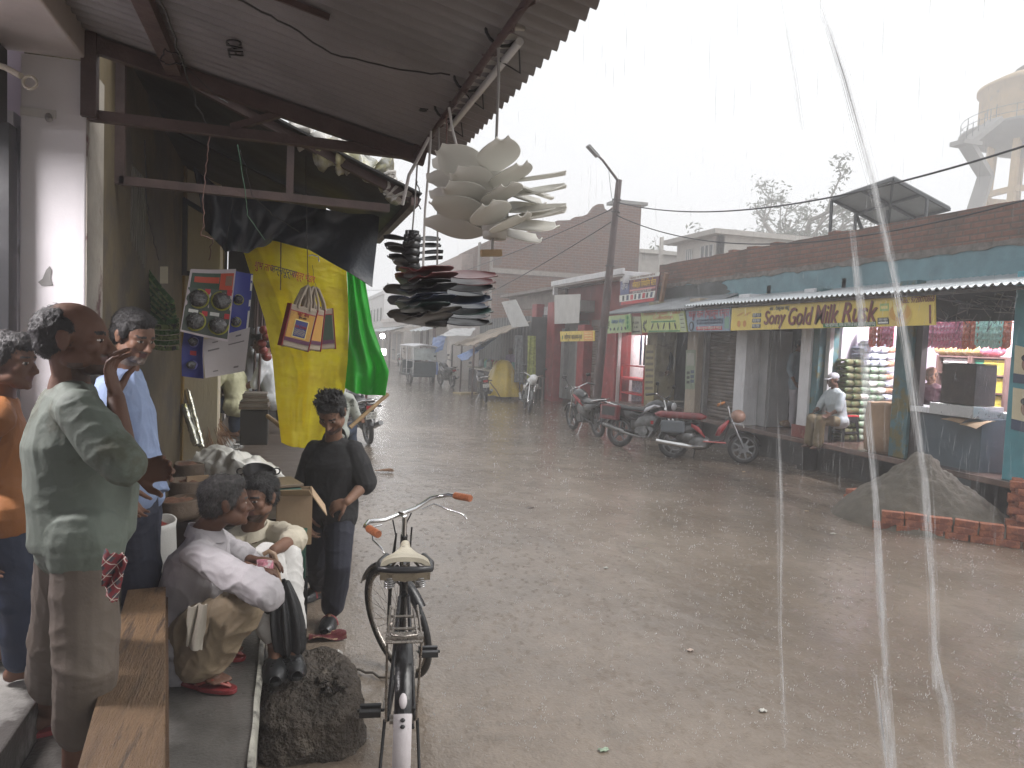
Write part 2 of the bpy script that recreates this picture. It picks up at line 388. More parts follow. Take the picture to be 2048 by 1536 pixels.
# corrugated awning
def awn(u,v,y0,y1,xe,ze,xw,zw,per=.11,am=.018):
    y=lerp(y1,y0,u);return (lerp(xe,xw,v),y,lerp(ze,zw,v)+am*math.sin(2*PI*y/per)+.02*NZ.noise(V((y*.8,v*2,0))))
EA=[onX(1370,612,7.75).y,Y0]
nu=int((EA[0]-EA[1])/.11*8)
aw=MB().grid(lambda u,v:awn(u,v,EA[1],EA[0],7.72,2.87,9.0,3.13),nu,4,.006).build('awning',ZINC,bl)
YB=onX(1205,640,7.75).y
b=MB().grid(lambda u,v:awn(u,v,EA[0]+.02,YB,7.78,2.8-.12*(1-u)*0,9.0,3.2),int((YB-EA[0])/.11*8),4,.006)
b.build('awning',M('grey_tin',(.2,.21,.22),.4,.3,3,.2,40,metal=.5),bl)
b=MB()
for y in (6.2,7.7,9.3,10.9,12.5,13.9,15.5):
    b.beam((7.8,y,2.81),(8.98,y,3.0),.035,.03)
    b.beam((8.98,y,2.7),(7.95,y,2.8),.025,.025)
b.beam((7.82,Y0,2.83),(7.82,YB,2.8),.04,.04)
b.build('awning_frame',M('dark_iron',(.05,.04,.036),.55,.4,6,.3,50),bl)
# plinth
b=MB();b.bx(8.34,12,Y0,YB,.47,.55);b.build('plinth_slab',SLAB,bl,bevel=.008)
b=MB();b.bx(8.75,12,Y0,YB,-.02,.47)
for y in (7.2,8.9,10.6,12.4,14.3,16.2): b.bx(8.45,8.78,y,y+.14,-.02,.47)
b.build('plinth',M('black_wet_masonry',(.03,.028,.026),.35,.5,4,.4,30),bl)
# pillars: (u left, u right of street face, base v, material, street-face depth to back)
def pillar(u0,u1,mat,x0=PX,x1=9.0,z1=3.1,z0=.55,base=None,v=760):
    ya,yb=yx(u1,v,x0),yx(u0,v,x0)
    o=MB().bx(x0,x1,ya,yb,z0,z1).build('pillar',mat,bl,bevel=.008);return ya,yb
# street faces white, return faces grey plaster come from real shading
pw1=pillar(1468,1489,WHITEP);pw2=pillar(1597,1617,WHITEP)
pt=pillar(1786,1820,TEAL,x1=8.62);pt0=pillar(1621,1634,TEAL,x0=8.5,x1=8.9)
pe=pillar(2018,2070,M('blue_pillar',(.075,.27,.32),.45,.2,3,.15,30,stain=((.05,.1,.11),2,.62)),x1=9.1)
pk1=pillar(1371,1391,M('cream_pillar',(.36,.30,.235),.55,.2,3,.2,30));pk2=pillar(1290,1309,M('khaki_pillar',(.27,.235,.15),.6,.3,4,.3,30,stain=((.12,.1,.07),3,.55)))
b=MB();b.bx(PX-.01,PX+.35,pw2[0]-.01,pw2[1]+.1,.55,.76);b.build('pillar_tile',REDT,bl)
# shop partitions, rear walls, ceilings
b=MB()
for ya,yb in (pw1,pk1,pk2): b.bx(9.0,11.4,(ya+yb)/2-.06,(ya+yb)/2+.06,.55,3.3)
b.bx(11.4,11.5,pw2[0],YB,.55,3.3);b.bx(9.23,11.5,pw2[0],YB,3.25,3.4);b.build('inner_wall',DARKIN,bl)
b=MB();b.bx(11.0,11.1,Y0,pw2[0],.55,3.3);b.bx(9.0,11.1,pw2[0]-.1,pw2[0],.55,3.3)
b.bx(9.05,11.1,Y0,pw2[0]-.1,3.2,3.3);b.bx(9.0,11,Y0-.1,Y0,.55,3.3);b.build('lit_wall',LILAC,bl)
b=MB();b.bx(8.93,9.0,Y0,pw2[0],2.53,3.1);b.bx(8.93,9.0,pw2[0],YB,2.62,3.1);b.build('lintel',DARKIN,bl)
# roller shutter in the shop with the pink lettered sign
def shutter(ya,yb,x,mat,par,z0=.56,z1=2.6,step=.075):
    n=int((z1-z0)/step);
    def fn(u,v):
        k=v*n*4;ph=(k%4)/4;return (x-.018*math.sin(PI*ph),lerp(yb,ya,u),lerp(z0,z1,v))
    return MB().grid(fn,2,n*4,.004,smooth=False).build('shutter',mat,par)
shutter(pw1[1]+.02,pk1[0]-.02,8.72,SHUT,bl)
b=MB();b.bx(8.6,8.76,pw1[1]+.0,pw1[1]+.1,.56,2.6);b.bx(8.6,8.76,pk1[0]-.1,pk1[0],.56,2.6);b.build('shutter_rail',GREYP,bl)
# doorway: folded grey door leaves, half-wall, yellow carton
b=MB();b.bx(8.75,8.8,pw1[0]-.28,pw1[0]-.02,.56,2.4);b.bx(8.8,9.25,pw1[0]-.31,pw1[0]-.27,.56,2.4);b.build('door',M('grey_door',(.33,.33,.335),.5,.15,3,.2,30),bl)
# posts around the rusk shop
b=MB();b.bx(8.5,8.6,pt[0]-.12,pt[0]-.003,.55,2.55);b.build('door_post',M('dark_brown_wood',(.03,.022,.02),.5,.3,6,.3,40),bl)
b=MB();b.bx(8.62,8.7,pt0[0]-.11,pt0[0]-.02,.55,2.6);b.build('door_post',M('pale_grey_frame',(.5,.5,.5),.5,.12),bl)
# fluorescent lamps lighting the rusk shop
def lamp(name,p,q,label,watt,par=None,col=(1,.95,.98)):
    p=V(p);q=V(q);t_=thing(name,label,'tube light',(p+q)/2)
    MB().cyl(p,q,.014,n=10).build('tube',EM('lit_tube',(1,.97,1),14),t_)
    MB().beam(p+V((0,0,.035)),q+V((0,0,.035)),.05,.04).build('batten',M('white_metal',(.7,.7,.7),.4,.05),t_)
    l=bpy.data.lights.new('tube_glow','AREA');l.shape='RECTANGLE';l.size=(q-p).length;l.size_y=.06;l.energy=watt;l.color=col
    lo=bpy.data.objects.new('tube_glow',l);COL.objects.link(lo);lo.location=(p+q)/2-V((0,0,.03))
    d=(q-p).normalized();x=d;z=V((0,0,1));y=z.cross(x)
    lo.matrix_world=MX(((x.x,y.x,z.x,lo.location.x),(x.y,y.y,z.y,lo.location.y),(x.z,y.z,z.z,lo.location.z),(0,0,0,1)))
    lo.parent=t_;lo.matrix_parent_inverse=pinv(t_);return t_
ym=pt[0]
lamp('tube_light',(9.7,ym-1.6,3.1),(9.7,ym-.4,3.1),'lit tube on ceiling of the right part of the rusk shop',110)
lamp('tube_light',(9.5,ym+.4,3.1),(9.5,ym+1.3,3.1),'lit tube on ceiling above the stacked rusk packets',80)
# ================================================================= signs
def board(name,label,px,X,mat,th=.03,parent=None,dx=0):
    P=[onX(u,v,X) for u,v in px]   # TL TR BR BL
    t_=thing(name,label,'sign',((P[2]+P[3])/2))
    MB().prism([p+V((dx,0,0)) for p in P],(th,0,0)).build('panel',mat,t_)
    ZL,ZR=dep((P[0]+P[3])/2),dep((P[1]+P[2])/2)
    def at(s,q,off=-.004):
        s=at.t(s)
        a=P[0].lerp(P[1],s);b_=P[3].lerp(P[2],s);return a.lerp(b_,q)+V((off+dx,0,0))
    at.t=lambda s:s*ZL/((1-s)*ZR+s*ZL)
    xd=(P[1]-P[0]+P[2]-P[3]).normalized()
    return t_,at,xd,((P[1]-P[0]).length+(P[2]-P[3]).length)/2,((P[0]-P[3]).length+(P[1]-P[2]).length)/2
def patch(at,s0,q0,s1,q1,mat,par,name='printed_patch',off=-.004):
    return MB().prism([at(s0,q0,off),at(s1,q0,off),at(s1,q1,off),at(s0,q1,off)],(.003,0,0)).build(name,mat,par)
def disc(at,s,q,rx,ry,w_,h_,mat,par,name='printed_patch',off=-.006,rot=0,n=20):
    c=at(s,q,off);pts=[]
    for i in range(n):
        a=2*PI*i/n;x,y=rx*math.cos(a),ry*math.sin(a);x,y=x*math.cos(rot)-y*math.sin(rot),x*math.sin(rot)+y*math.cos(rot)
        pts.append(c+V((0,-x,y)))
    return MB().prism(pts,(.002,0,0)).build(name,mat,par)
def P_(name,r,g,b_,rough=.4,var=.12): c=rgb(r,g,b_);return M(name,c,rough,var,2.5,.08,30,stain=(tuple(x*.62 for x in c),1.7,.6))
YEL=P_('sign_yellow',214,190,92);MAR=P_('sign_maroon',112,38,30);SHD=P_('sign_shadow_brown',92,66,40);GRN=P_('sign_green',30,116,66);NAV=P_('sign_navy',52,66,92)
WHT=P_('sign_white',215,215,210);TAN=P_('rusk_tan',196,150,70);BLK=P_('sign_black',30,32,34);CRM=P_('sign_cream',222,206,130);RED=P_('sign_red',186,40,48)
t_,at,xd,bw,bh=board('shop_sign','long yellow rusk shop signboard with maroon script lettering','sign' and [(1464,616),(1868,587),(1869,650),(1461,661)],7.86,YEL)
UPZ=V((0,0,1))
def tx(body,s,q,size,mat,off=-.006,width=None,**k):
    if width is not None: f_=width/bw;width=bw*(at.t(min(1,s+f_/2))-at.t(max(0,s-f_/2)))
    return text('lettering',body,mat,at(s,q,off),xd,UPZ,size,t_,width,**k)
for off,mt,ds,dq in ((-.005,SHD,.003,.03),(-.009,MAR,0,0)):
    tx('Sony',.21+ds,.53+dq,.33,mt,off,bw*.105,shear=.25,fat=.002);tx('Gold',.334+ds,.54+dq,.40,mt,off,bw*.118,shear=.25,fat=.002)
    tx('Milk',.464+ds,.52+dq,.42,mt,off,bw*.115,shear=.25,fat=.002);tx('Rusk',.624+ds,.49+dq,.42,mt,off,bw*.172,shear=.25,fat=.002)
tx('नया - देवकुमार साहू',.235,.16,.085,NAV,width=bw*.1);tx('Mob.: 9720070868',.915,.17,.11,MAR,width=bw*.175,off=-.006,shear=.1)
for i,s_ in enumerate(('सूजी रस्क','मिल्क रस्क','मीठा रस्क')):
    patch(at,.105,.3+.23*i,.147,.46+.23*i,NAV,t_);tx(s_,.126,.38+.23*i,.07,WHT,-.008,bw*.034)
patch(at,.455,.83,.715,.985,GRN,t_);tx('पता: स्टेशन रोड, पार्क की टीपी के पास, पटियाली (कासगंज)',.585,.905,.075,WHT,-.008,bw*.245)
patch(at,.722,.7,.778,.93,BLK,t_);tx('उच्च रस्क',.75,.77,.055,WHT,-.008,bw*.045);patch(at,.727,.84,.773,.9,WHT,t_,off=-.006)
patch(at,.733,.22,.777,.48,P_('sign_pale_green',150,176,110),t_);patch(at,.738,.3,.772,.4,CRM,t_,off=-.006)
disc(at,.832,.62,.2,.165,0,0,P_('plate_tan',206,176,96),t_);disc(at,.832,.56,.18,.12,0,0,TAN,t_,off=-.008)
for s_,r_ in ((.815,.5),(.845,-.5),(.832,0)): disc(at,s_,.5,.035,.1,0,0,CRM,t_,off=-.011,rot=r_)
for s_ in (.04,.068): disc(at,s_,.72,.05,.06,0,0,P_('sign_ochre',190,130,60),t_,off=-.006)
for s_ in (.045,.08): disc(at,s_,.3,.11,.018,0,0,TAN,t_,off=-.006,rot=.3)
patch(at,.975,.35,.985,.95,MAR,t_)
# narrow strip of the next hoarding
HB=P_('sign_pale_blue',118,138,158);
t_,at,xd,bw,bh=board('shop_sign','pale blue handloom banner with red Hindi lettering','x' and [(1371,619),(1461,611),(1459,662),(1377,663)],7.88,HB)
tx('मंजूर खान हैण्डलूम सेन्टर',.5,.27,.2,P_('sign_crimson',176,48,60),width=bw*.94,off=-.006)
for q in (.54,.66): tx('नये डिजाइन के कम्बल गद्दे रजाई तकिया यहाँ मिलते हैं',.52,q,.06,NAV,width=bw*.6)
patch(at,.2,.8,.82,.95,RED,t_);tx('थोक व फुटकर विक्रेता मो. 97200',.51,.875,.07,WHT,-.008,width=bw*.55);disc(at,.09,.77,.1,.1,0,0,BLK,t_);disc(at,.09,.77,.05,.07,0,0,HB,t_,off=-.008)
patch(at,.88,.45,.98,.9,P_('sign_teal_green',110,150,130),t_)
GY=P_('sign_green_yellow',172,182,112)
t_,at,xd,bw,bh=board('shop_sign','greenish yellow collection banner with tool pictures hanging from awning','x' and [(1281,622),(1367,616),(1374,664),(1285,665)],7.87,GY)
tx('Roshni Anam Tailor',.48,.15,.12,P_('sign_faded_red',190,112,84),width=bw*.84);tx('Collection',.5,.34,.12,P_('sign_faded_red',190,112,84),width=bw*.44)
patch(at,.22,.5,.78,.56,GRN,t_);patch(at,.14,.92,.85,.98,GRN,t_)
for i in range(5): disc(at,.24+.13*i,.73,.03,.085,0,0,BLK,t_,rot=(-.5,.5,-.4,.2,.6)[i])
for i in range(7):
    a=PI*.5+i*.45;c0=(.02+.1*math.cos(a+PI)*0+.09+.07*math.cos(a),.72-.2*math.sin(a));disc(at,c0[0],c0[1],.025,.045,0,0,BLK,t_,rot=a-PI/2)
patch(at,.87,.2,.99,.97,P_('sign_grey_green',160,170,140),t_)
for i in range(4): patch(at,.89,.28+.17*i,.97,.31+.17*i,BLK,t_,off=-.006)
t_,at,xd,bw,bh=board('shop_sign','narrow grey end board beside the collection banner','x' and [(1262,633),(1281,633),(1282,668),(1263,670)],7.86,P_('sign_dull_grey',150,152,132))
tx('PLAZA',.5,.35,.08,BLK,width=bw*.6);tx('A K',.5,.6,.08,BLK,width=bw*.4);patch(at,.1,.8,.9,.88,BLK,t_)
PG=P_('sign_pale_green2',168,190,140)
t_,at,xd,bw,bh=board('shop_sign','pale green banner with blue line and black Hindi word above red shop','x' and [(1201,634),(1261,628),(1261,664),(1202,668)],7.8,PG)
tx('यामोश',.17,.45,.2,P_('sign_dark_olive',60,66,30),width=bw*.27);tx('मोबाइल सेन्टर',.58,.36,.13,P_('sign_blue',52,110,170),width=bw*.44)
patch(at,.83,.05,.99,.9,P_('sign_leaf',130,170,110),t_)
for i in range(7): disc(at,.08+.125*i,.77,.035,.05,0,0,(BLK,GRN,NAV)[i%3],t_,rot=i*.7)
for i in range(3): disc(at,.91,.2+.25*i,.045,.05,0,0,GRN,t_,off=-.008,rot=i)
YO=P_('sign_lemon',216,190,86)
t_,at,xd,bw,bh=board('shop_sign','small lemon yellow board with orange end panel below grey tin','x' and [(1120,663),(1188,661),(1188,682),(1121,683)],7.75,YO)
tx('शौएब बालमन्स',.38,.6,.2,P_('sign_brown_black',60,44,36),width=bw*.52);patch(at,.7,.04,.97,.96,P_('sign_orange',214,150,80),t_)
for i in range(3): patch(at,.73,.2+.25*i,.94,.27+.25*i,CRM,t_,off=-.006)
disc(at,.07,.6,.04,.06,0,0,GRN,t_)
t_,at,xd,bw,bh=board('shop_sign','tilted mobile repair board with yellow Hindi lettering on dark ground','x' and [(1250,557),(1331,545),(1320,603),(1249,612)],8.75,P_('sign_maroon_dark',98,48,60),dx=-.15)
tx('मोबाइल िरपेयिरंग सेंटर',.63,.33,.22,P_('sign_bright_yellow',236,196,60),width=bw*.62);patch(at,.02,.12,.25,.62,P_('sign_indigo',84,92,138),t_);tx('जैन',.13,.36,.22,WHT,-.008,width=bw*.17)
patch(at,0,.0,1,.13,WHT,t_);tx('सिम कार्ड व मोबाइल फोन',.5,.065,.07,MAR,-.008,width=bw*.8)
patch(at,.0,.63,.97,.87,WHT,t_)
for i in range(8): patch(at,.08+.11*i,.66,.13+.11*i+(i%3)*.012,.84,(BLK,NAV,RED)[i%3],t_,off=-.006)
patch(at,.05,.88,.97,.99,RED,t_);patch(at,.27,.48,.95,.54,P_('sign_pink',206,140,140),t_);tx('चार्जर कवर बैटरी मेमोरी',.6,.585,.07,WHT,-.008,width=bw*.5)
PB=onX(1326,575,8.75);MB().beam(onX(1333,546,8.7),onX(1322,604,8.7),.08,.1).build('frame_edge',M('raw_wood',(.22,.13,.08),.6,.3),t_)
# ================================================================= right row: goods in the rusk shop
PKA=M('packet_white_blue',(.55,.58,.66),.25,.3,9,.3,60,stain=((.16,.2,.36),6,.55))
PKB=M('packet_green_yellow',(.15,.15,.075),.3,.35,9,.3,60,stain=((.1,.14,.06),6,.5))
PKC=M('packet_brown_rusk',(.36,.2,.13),.3,.35,12,.3,60,stain=((.6,.55,.5),7,.58))
PKG=M('packet_pale_green',(.27,.32,.26),.3,.3,9,.3,60,stain=((.14,.24,.14),6,.52))
PKW=M('packet_white',(.68,.68,.66),.3,.2,9,.3,60,stain=((.3,.34,.3),12,.58))
PKY=M('packet_yellow',(.62,.52,.09),.3,.2,9,.3,60,stain=((.7,.66,.4),10,.6))
PKE=M('packet_emerald',(.02,.2,.12),.3,.2,9,.3,60)
PKP=M('packet_pink',(.66,.16,.22),.25,.3,14,.4,60,stain=((.75,.5,.5),16,.55))
PKO=M('packet_orange_red',(.56,.12,.06),.25,.3,14,.4,60,stain=((.7,.4,.3),16,.56))
PKGW=M('packet_green_white',(.5,.56,.46),.25,.3,14,.4,60,stain=((.12,.26,.12),16,.55))
def pkt(dx,dy,dz,name='rusk_packet'):
    """pillow packet with crimped ends"""
    def fn(u,v):
        a=2*PI*u;e=min(1,min(v,1-v)*7);r=.35+.65*math.sqrt(max(0,e));x=math.copysign(abs(math.cos(a))**.55,math.cos(a));z=math.copysign(abs(math.sin(a))**.55,math.sin(a))
        return (x*dx/2,(v-.5)*dy,z*dz/2*r)
    return MB().grid(fn,14,9)
def stack(proto,base,ys,x,z0,n,dz,mats,label,grp,rows=1,jit=.01):
    pass
first={}
def put(key,mb,name,mat,label,cat,grp,loc,rot=(0,0,0)):
    if key not in first:
        o=mb().build(name,mat);first[key]=o;tag(o,label,cat,grp);o.location=loc;o.rotation_euler=rot;return o
    c=first[key].copy();COL.objects.link(c);c.location=loc;c.rotation_euler=rot;c['label']=label
    if grp: c['group']=grp
    if mat is not None and c.data.materials[0]!=mat:
        k2=(key,mat.name)
        if k2 not in first: d=c.data.copy();d.materials[0]=mat;first[k2]=d
        c.data=first[k2]
    return c
rnd=random.Random(3)
# wall of packets behind the capped man : columns along Y at X ~ 9.9
ncol=7;wy=.165;yS=pw2[0]-.1-.16
for c_ in range(ncol):
    xc=8.86+(c_+.5)*wy
    top=(1.98,2.0,2.28,2.3,2.36,2.36,1.62)[c_];nrow=int((top-.56)/.115)
    for r_ in range(nrow):
        z=.615+r_*.115
        if c_<2: m=PKB;lb='khaki green rusk packet in the leftmost stack behind the capped man'
        elif c_<5: m=(PKG if rnd.random()<.8 else PKW) if z<1.85 else PKA;lb=('pale green' if m==PKG else 'white')+' rusk packet in the stack behind the capped man' if z<1.85 else 'white and blue rusk packet near the top of the stack behind the capped man'
        else: m=(PKA,PKC)[r_%2] if c_>4 or z>2 else PKW;lb={PKA:'white and blue rusk packet in the right stack behind the sack',PKC:'brown rusk packet in the right stack behind the sack',PKW:'white rusk packet in the middle stack behind the sack'}[m]
        put('rk',lambda: pkt(.3,wy*.96,.112),'rusk_packet',m,lb,'packet','stacked rusk packets',(xc+rnd.uniform(-.012,.012),yS+rnd.uniform(-.025,.02),z),(rnd.uniform(-.05,.05),rnd.uniform(-.05,.05),PI/2+rnd.uniform(-.09,.09)))
# hanging strips of small packets at the top of both openings
def strip():
    def fn(u,v):
        zz=-.36*v;k=(v*4)%1
        return (.012+.03*math.sin(PI*k)*math.sin(PI*u)**.6+.015*math.sin(u*9),(u-.5)*.105,zz-(.05*abs(u-.5)*-2+.05 if v>.99 else 0)*1)
    b=MB().grid(fn,6,20,.008);return b
u_=1693;i=0
def strips(u0,u1,n,top,mats,X,where):
    for i in range(n):
        u=lerp(u0,u1,(i+.5)/n);p=onX(u,690,X);m=mats[int(i*len(mats)/n)]
        nm={'packet_pink':'pink','packet_orange_red':'orange red','packet_green_white':'green and white'}[m.name]
        put('st',strip,'packet_strip',m,'%s snack packet strip hanging from the ceiling %s'%(nm,where),'packet strip','hanging snack packet strips',(X+rnd.uniform(-.02,.02),p.y,top+rnd.uniform(-.015,.015)),(0,0,rnd.uniform(-.12,.12)))
strips(1733,1784,6,2.56,[PKO,PKP],9.3,'beside the teal pillar')
strips(1688,1712,2,2.6,[PKP],9.3,'above the packet stack')
strips(1842,1948,14,2.56,[PKP,PKP,PKP,PKO],9.3,'over the shopkeeper');strips(1949,2016,8,2.57,[PKGW,PKGW,PKGW,PKO],9.3,'over the counter end')
# shelf rack with packets
X=10.35
ya,yb=onX(1884,760,X).y,onX(2022,760,X).y
rk=thing('shelf_rack','brown wooden wall rack full of packets behind the counter','rack',(X+.15,(ya+yb)/2,.55))
zt=onX(1950,712,X).z;zs=[zt-.02-.27*i for i in range(5)]
b=MB()
for z in zs: b.bx(X-.12,X+.25,yb,ya,z-.012,z+.012)
for i in range(4):
    y=lerp(ya,yb,(0,.48,.52,1)[i]);b.bx(X-.13,X+.25,y-.02,y+.02,.56,zs[0]+.02)
b.bx(X+.25,X+.27,yb,ya,.56,zs[0]+.02);b.build('frame',M('rack_wood',(.13,.075,.065),.5,.25,4,.2,40),rk)
def box6():
    b=MB();b.box((0,0,0),(.15,.13,.22));b.box((-.077,0,.02),(.004,.1,.06));b.box((-.077,0,-.06),(.004,.08,.03));return b
for r_ in range(4):
    for k in range(12):
        y=lerp(ya-.09,yb+.05,(k+.5)/12.3);z=zs[r_+1]+.125
        if z<1.15: continue
        m=(PKW if k<6 else ((PKE if k<8 else PKY) if r_==0 else (PKW if k<8 else PKY) if r_<3 else PKC)) if not (r_==1 and k==2) else PKP
        nm={PKW:'white',PKE:'emerald green',PKY:'yellow',PKC:'brown',PKP:'pink'}[m]
        put('bx',box6,'goods_packet',m,'%s packet on the %s shelf of the brown rack'%(nm,('top','second','third','lowest')[r_]),'packet','packets on the wall rack',(X+.0,y,z),(0,0,rnd.uniform(-.05,.05)))
def puff(): 
    b=MB();b.ell((0,0,0),(.16,.2,.12),n=16,m=10);b.v=[tuple(V(p)*(1+.12*NZ.noise(V(p)*14))) for p in b.v];b.ell((0,.2,.02),(.03,.05,.03));return b
SNK=M('snack_bag_gold',(.5,.33,.14),.2,.4,18,.5,50,stain=((.7,.6,.45),18,.55))
for k in range(6):
    y=lerp(ya-.05,yb+.35,k/5.);put('pf',puff,'snack_bag',SNK if k<5 else PKP,('clear bag of golden fried snacks lying on top of the rack' if k<5 else 'pink bag of snacks at the near end of the rack top'),'bag','snack bags on the rack',(X,y,zs[0]+.12),(0,0,.2*math.sin(k*3)))
# counter with white top, steel tray, dark tin box, cardboard
CX=8.55
ca,cb=onX(1812,850,CX).y,onX(1960,900,CX).y
ct=thing('shop_counter','blue grey shop counter with white marble top','counter',(8.9,(ca+cb)/2,.3))
b=MB();b.bx(CX,9.15,cb,ca,.3,1.24);b.build('body',M('slate_blue_panel',(.06,.085,.105),.4,.2,2,.1,30),ct,bevel=.006)
b=MB();b.bx(CX-.06,9.25,cb+.32,ca+.06,1.243,1.32);b.bx(9.0,9.25,cb-.75,cb+.32,1.243,1.32);b.build('top',M('white_marble',(.68,.69,.72),.25,.1,3),ct,bevel=.006)
q=onX(1945,860,8.55)
tr=thing('steel_tray','wide grey steel tray under the dark tin box on counter','tray',(8.72,cb+.15,1.24))
MB().bx(8.43,8.95,cb+.04,cb+.72,1.245,1.40).build('body',M('brushed_steel',(.42,.42,.42),.3,.1,3,metal=.6),tr,bevel=.006)
TINB=M('rusty_dark_tin',(.035,.025,.02),.45,.5,5,.3,40,stain=((.12,.07,.03),4,.62),metal=.3)
tb=thing('tin_box','tall dark rusty tin box standing on the steel tray','tin box',(8.72,cb+.15,1.41))
b=MB();b.bx(8.5,8.86,cb+.1,cb+.62,1.404,1.94);b.build('body',TINB,tb,bevel=.008)
b=MB();b.bx(8.49,8.87,cb+.09,cb+.63,1.942,1.955);b.build('lid',TINB,tb)
CARD=M('cardboard',(.32,.22,.135),.7,.2,3,.2,30)
def sheet(): return MB().grid(lambda u,v:((u-.5)*.3,(v-.5)*.26,.02*math.sin(u*3+v*2)),8,6,.006)
put('cs',sheet,'cardboard_sheet',CARD,'flattened cardboard sheet sticking out under the steel tray','cardboard',None,(8.5,cb+.32,1.215),(.05,-.25,.2))
put('cs',sheet,'cardboard_sheet',CARD,'lower flattened cardboard sheet hanging at the counter corner','cardboard',None,(8.5,cb+.02,1.19),(.05,-.35,-.1))
# sack on plinth, black stool, stuff by the door
JUTE=M('jute_sack',(.33,.225,.15),.85,.2,4,.5,120)
def sack(r,h,name,label,loc,mat,top=None,group=None,tilt=0):
    t_=thing(name,label,'sack',loc,group)
    prof=[(r*.8,0),(r*1.0,.06*h),(r*1.06,.35*h),(r*1.02,.7*h),(r*.97,.93*h),(r*.99,h),(r*.9,h),(r*.86,.93*h),(.01,.9*h)]
    b=MB().lathe(prof,loc,n=36);b.v=[tuple(V(p)+(V(p)-V((loc[0],loc[1],p[2])))*(.07*NZ.noise(V(p)*5+V((3,0,0)))+.05*NZ.noise(V((p[0]*2,p[1]*2,p[2]*14)))) +V((0,0,.02*NZ.noise(V(p)*6)))) for p in b.v]
    b.build('bag',mat,t_)
    if top: b=MB().lathe([(.01,.97*h),(r*.5,.96*h),(r*.88,.9*h)],loc,n=24);b.v=[tuple(V(p)+V((0,0,.03*NZ.noise(V(p)*20)))) for p in b.v];b.build('contents',top,t_)
    return t_
p=onZ(1745,905,.55);sack(.27,.76,'jute_sack','big brown jute sack between packet stack and teal pillar',(p.x+.2,p.y,.55),JUTE)
def stool(loc,label,sm,lm,h=.45):
    t_=thing('stool',label,'stool',loc);x,y,z=loc
    b=MB().box((x,y,z+h-.015),(.3,.3,.03));b.build('seat',sm,t_,bevel=.01)
    for sx in (-1,1):
        for s2 in (-1,1): MB().beam((x+.16*sx,y+.16*s2,z),(x+.12*sx,y+.12*s2,z+h-.03),.04,.04).build('leg',lm,t_)
    b=MB()
    for s_ in (-1,1):
        b.box((x+.13*s_,y,z+h-.07),(.025,.24,.08));b.box((x,y+.13*s_,z+h-.07),(.24,.025,.08))
        b.box((x+.145*s_,y,z+.16),(.02,.28,.03));b.box((x,y+.145*s_,z+.16),(.28,.02,.03))
    b.build('apron',lm,t_);return t_
ps=onZ(1678,882,.55);BLKPL=M('black_plastic',(.018,.018,.02),.35,.2,4,.1,30)
stool((ps.x+.1,ps.y,.55),'black plastic stool with red seat under the capped man',M('red_plastic',(.42,.03,.04),.35,.12,4,.05),BLKPL)
# doorway next door: rolled bundle on the sill, yellow carton, dark goods
p=onZ(1525,850,.55)
b=MB()
for k in range(7): b.ell((p.x+.25+.06*math.sin(k*2),p.y-.12*k+.3,.62+.02*math.cos(k*3)),(.14,.12,.07),n=12,m=8)
b.v=[tuple(V(q)+V((0,0,.02*NZ.noise(V(q)*12)))) for q in b.v]
tag(b.build('cloth_bundle',M('brown_patterned_cloth',(.22,.13,.075),.8,.4,14,.5,50,stain=((.4,.33,.22),10,.55))),'brown bundled cloth lying on the door sill of the next shop','bundle')
YCART=M('yellow_carton',(.42,.36,.03),.6,.2)
q=onX(1548,745,10.2);t_=thing('carton','yellow carton on the ledge inside the dark doorway','carton',q);MB().box(q,(.3,.42,.3)).build('box',YCART,t_);MB().box(q-V((.152,0,-.02)),(.004,.3,.12)).build('label_patch',P_('label_dull',140,120,60),t_)
b=MB();ya,yb=pw1[0]-.33,pw2[1]+.02;b.bx(10.0,10.6,yb,ya,.55,1.62);b.build('inner_ledge',M('mauve_wall',(.16,.135,.15),.6,.2),bl)
b=MB();
for k in range(5): b.bx(9.5,9.9,yb+.35+.02*k,ya-.25-.03*k,.62+.12*k,.72+.12*k)
tag(b.build('crate_of_goods',M('dark_red_goods',(.06,.028,.028),.6,.5,12,.3)),'dark stacked crate of goods inside the doorway','crate')
# khaki shop between pillars: dark interior, wooden rack
ya,yb=pk2[0],pk1[1]
t_=thing('wooden_rack','tan wooden rack with bags in the dark shop behind the standing man','rack',(9.3,yb+.35,.55))
b=MB();b.bx(9.2,9.24,yb+.05,yb+.75,.55,1.9)
for z in (.75,1.05,1.35,1.65): b.bx(8.95,9.24,yb+.05,yb+.75,z,z+.03)
b.bx(8.95,9.24,yb+.03,yb+.06,.55,1.9);b.bx(8.95,9.24,yb+.74,yb+.77,.55,1.9);b.build('frame',M('tan_wood',(.26,.17,.1),.6,.3),t_)
for k,(dy,z,m) in enumerate(((.2,1.42,PKP),(.45,1.42,PKW),(.55,1.1,PKW),(.25,1.1,PKC))):
    put('wb',lambda:pkt(.2,.22,.16),'goods_bag',m,'%s bag on the tan wooden rack, %s shelf'%({PKP:'pink',PKW:'white',PKC:'brown'}[m]+(' nearer' if k==1 else ''),'upper' if z>1.3 else 'lower'),'bag','bags on the wooden rack',(9.08,yb+dy,z),(0,0,0))
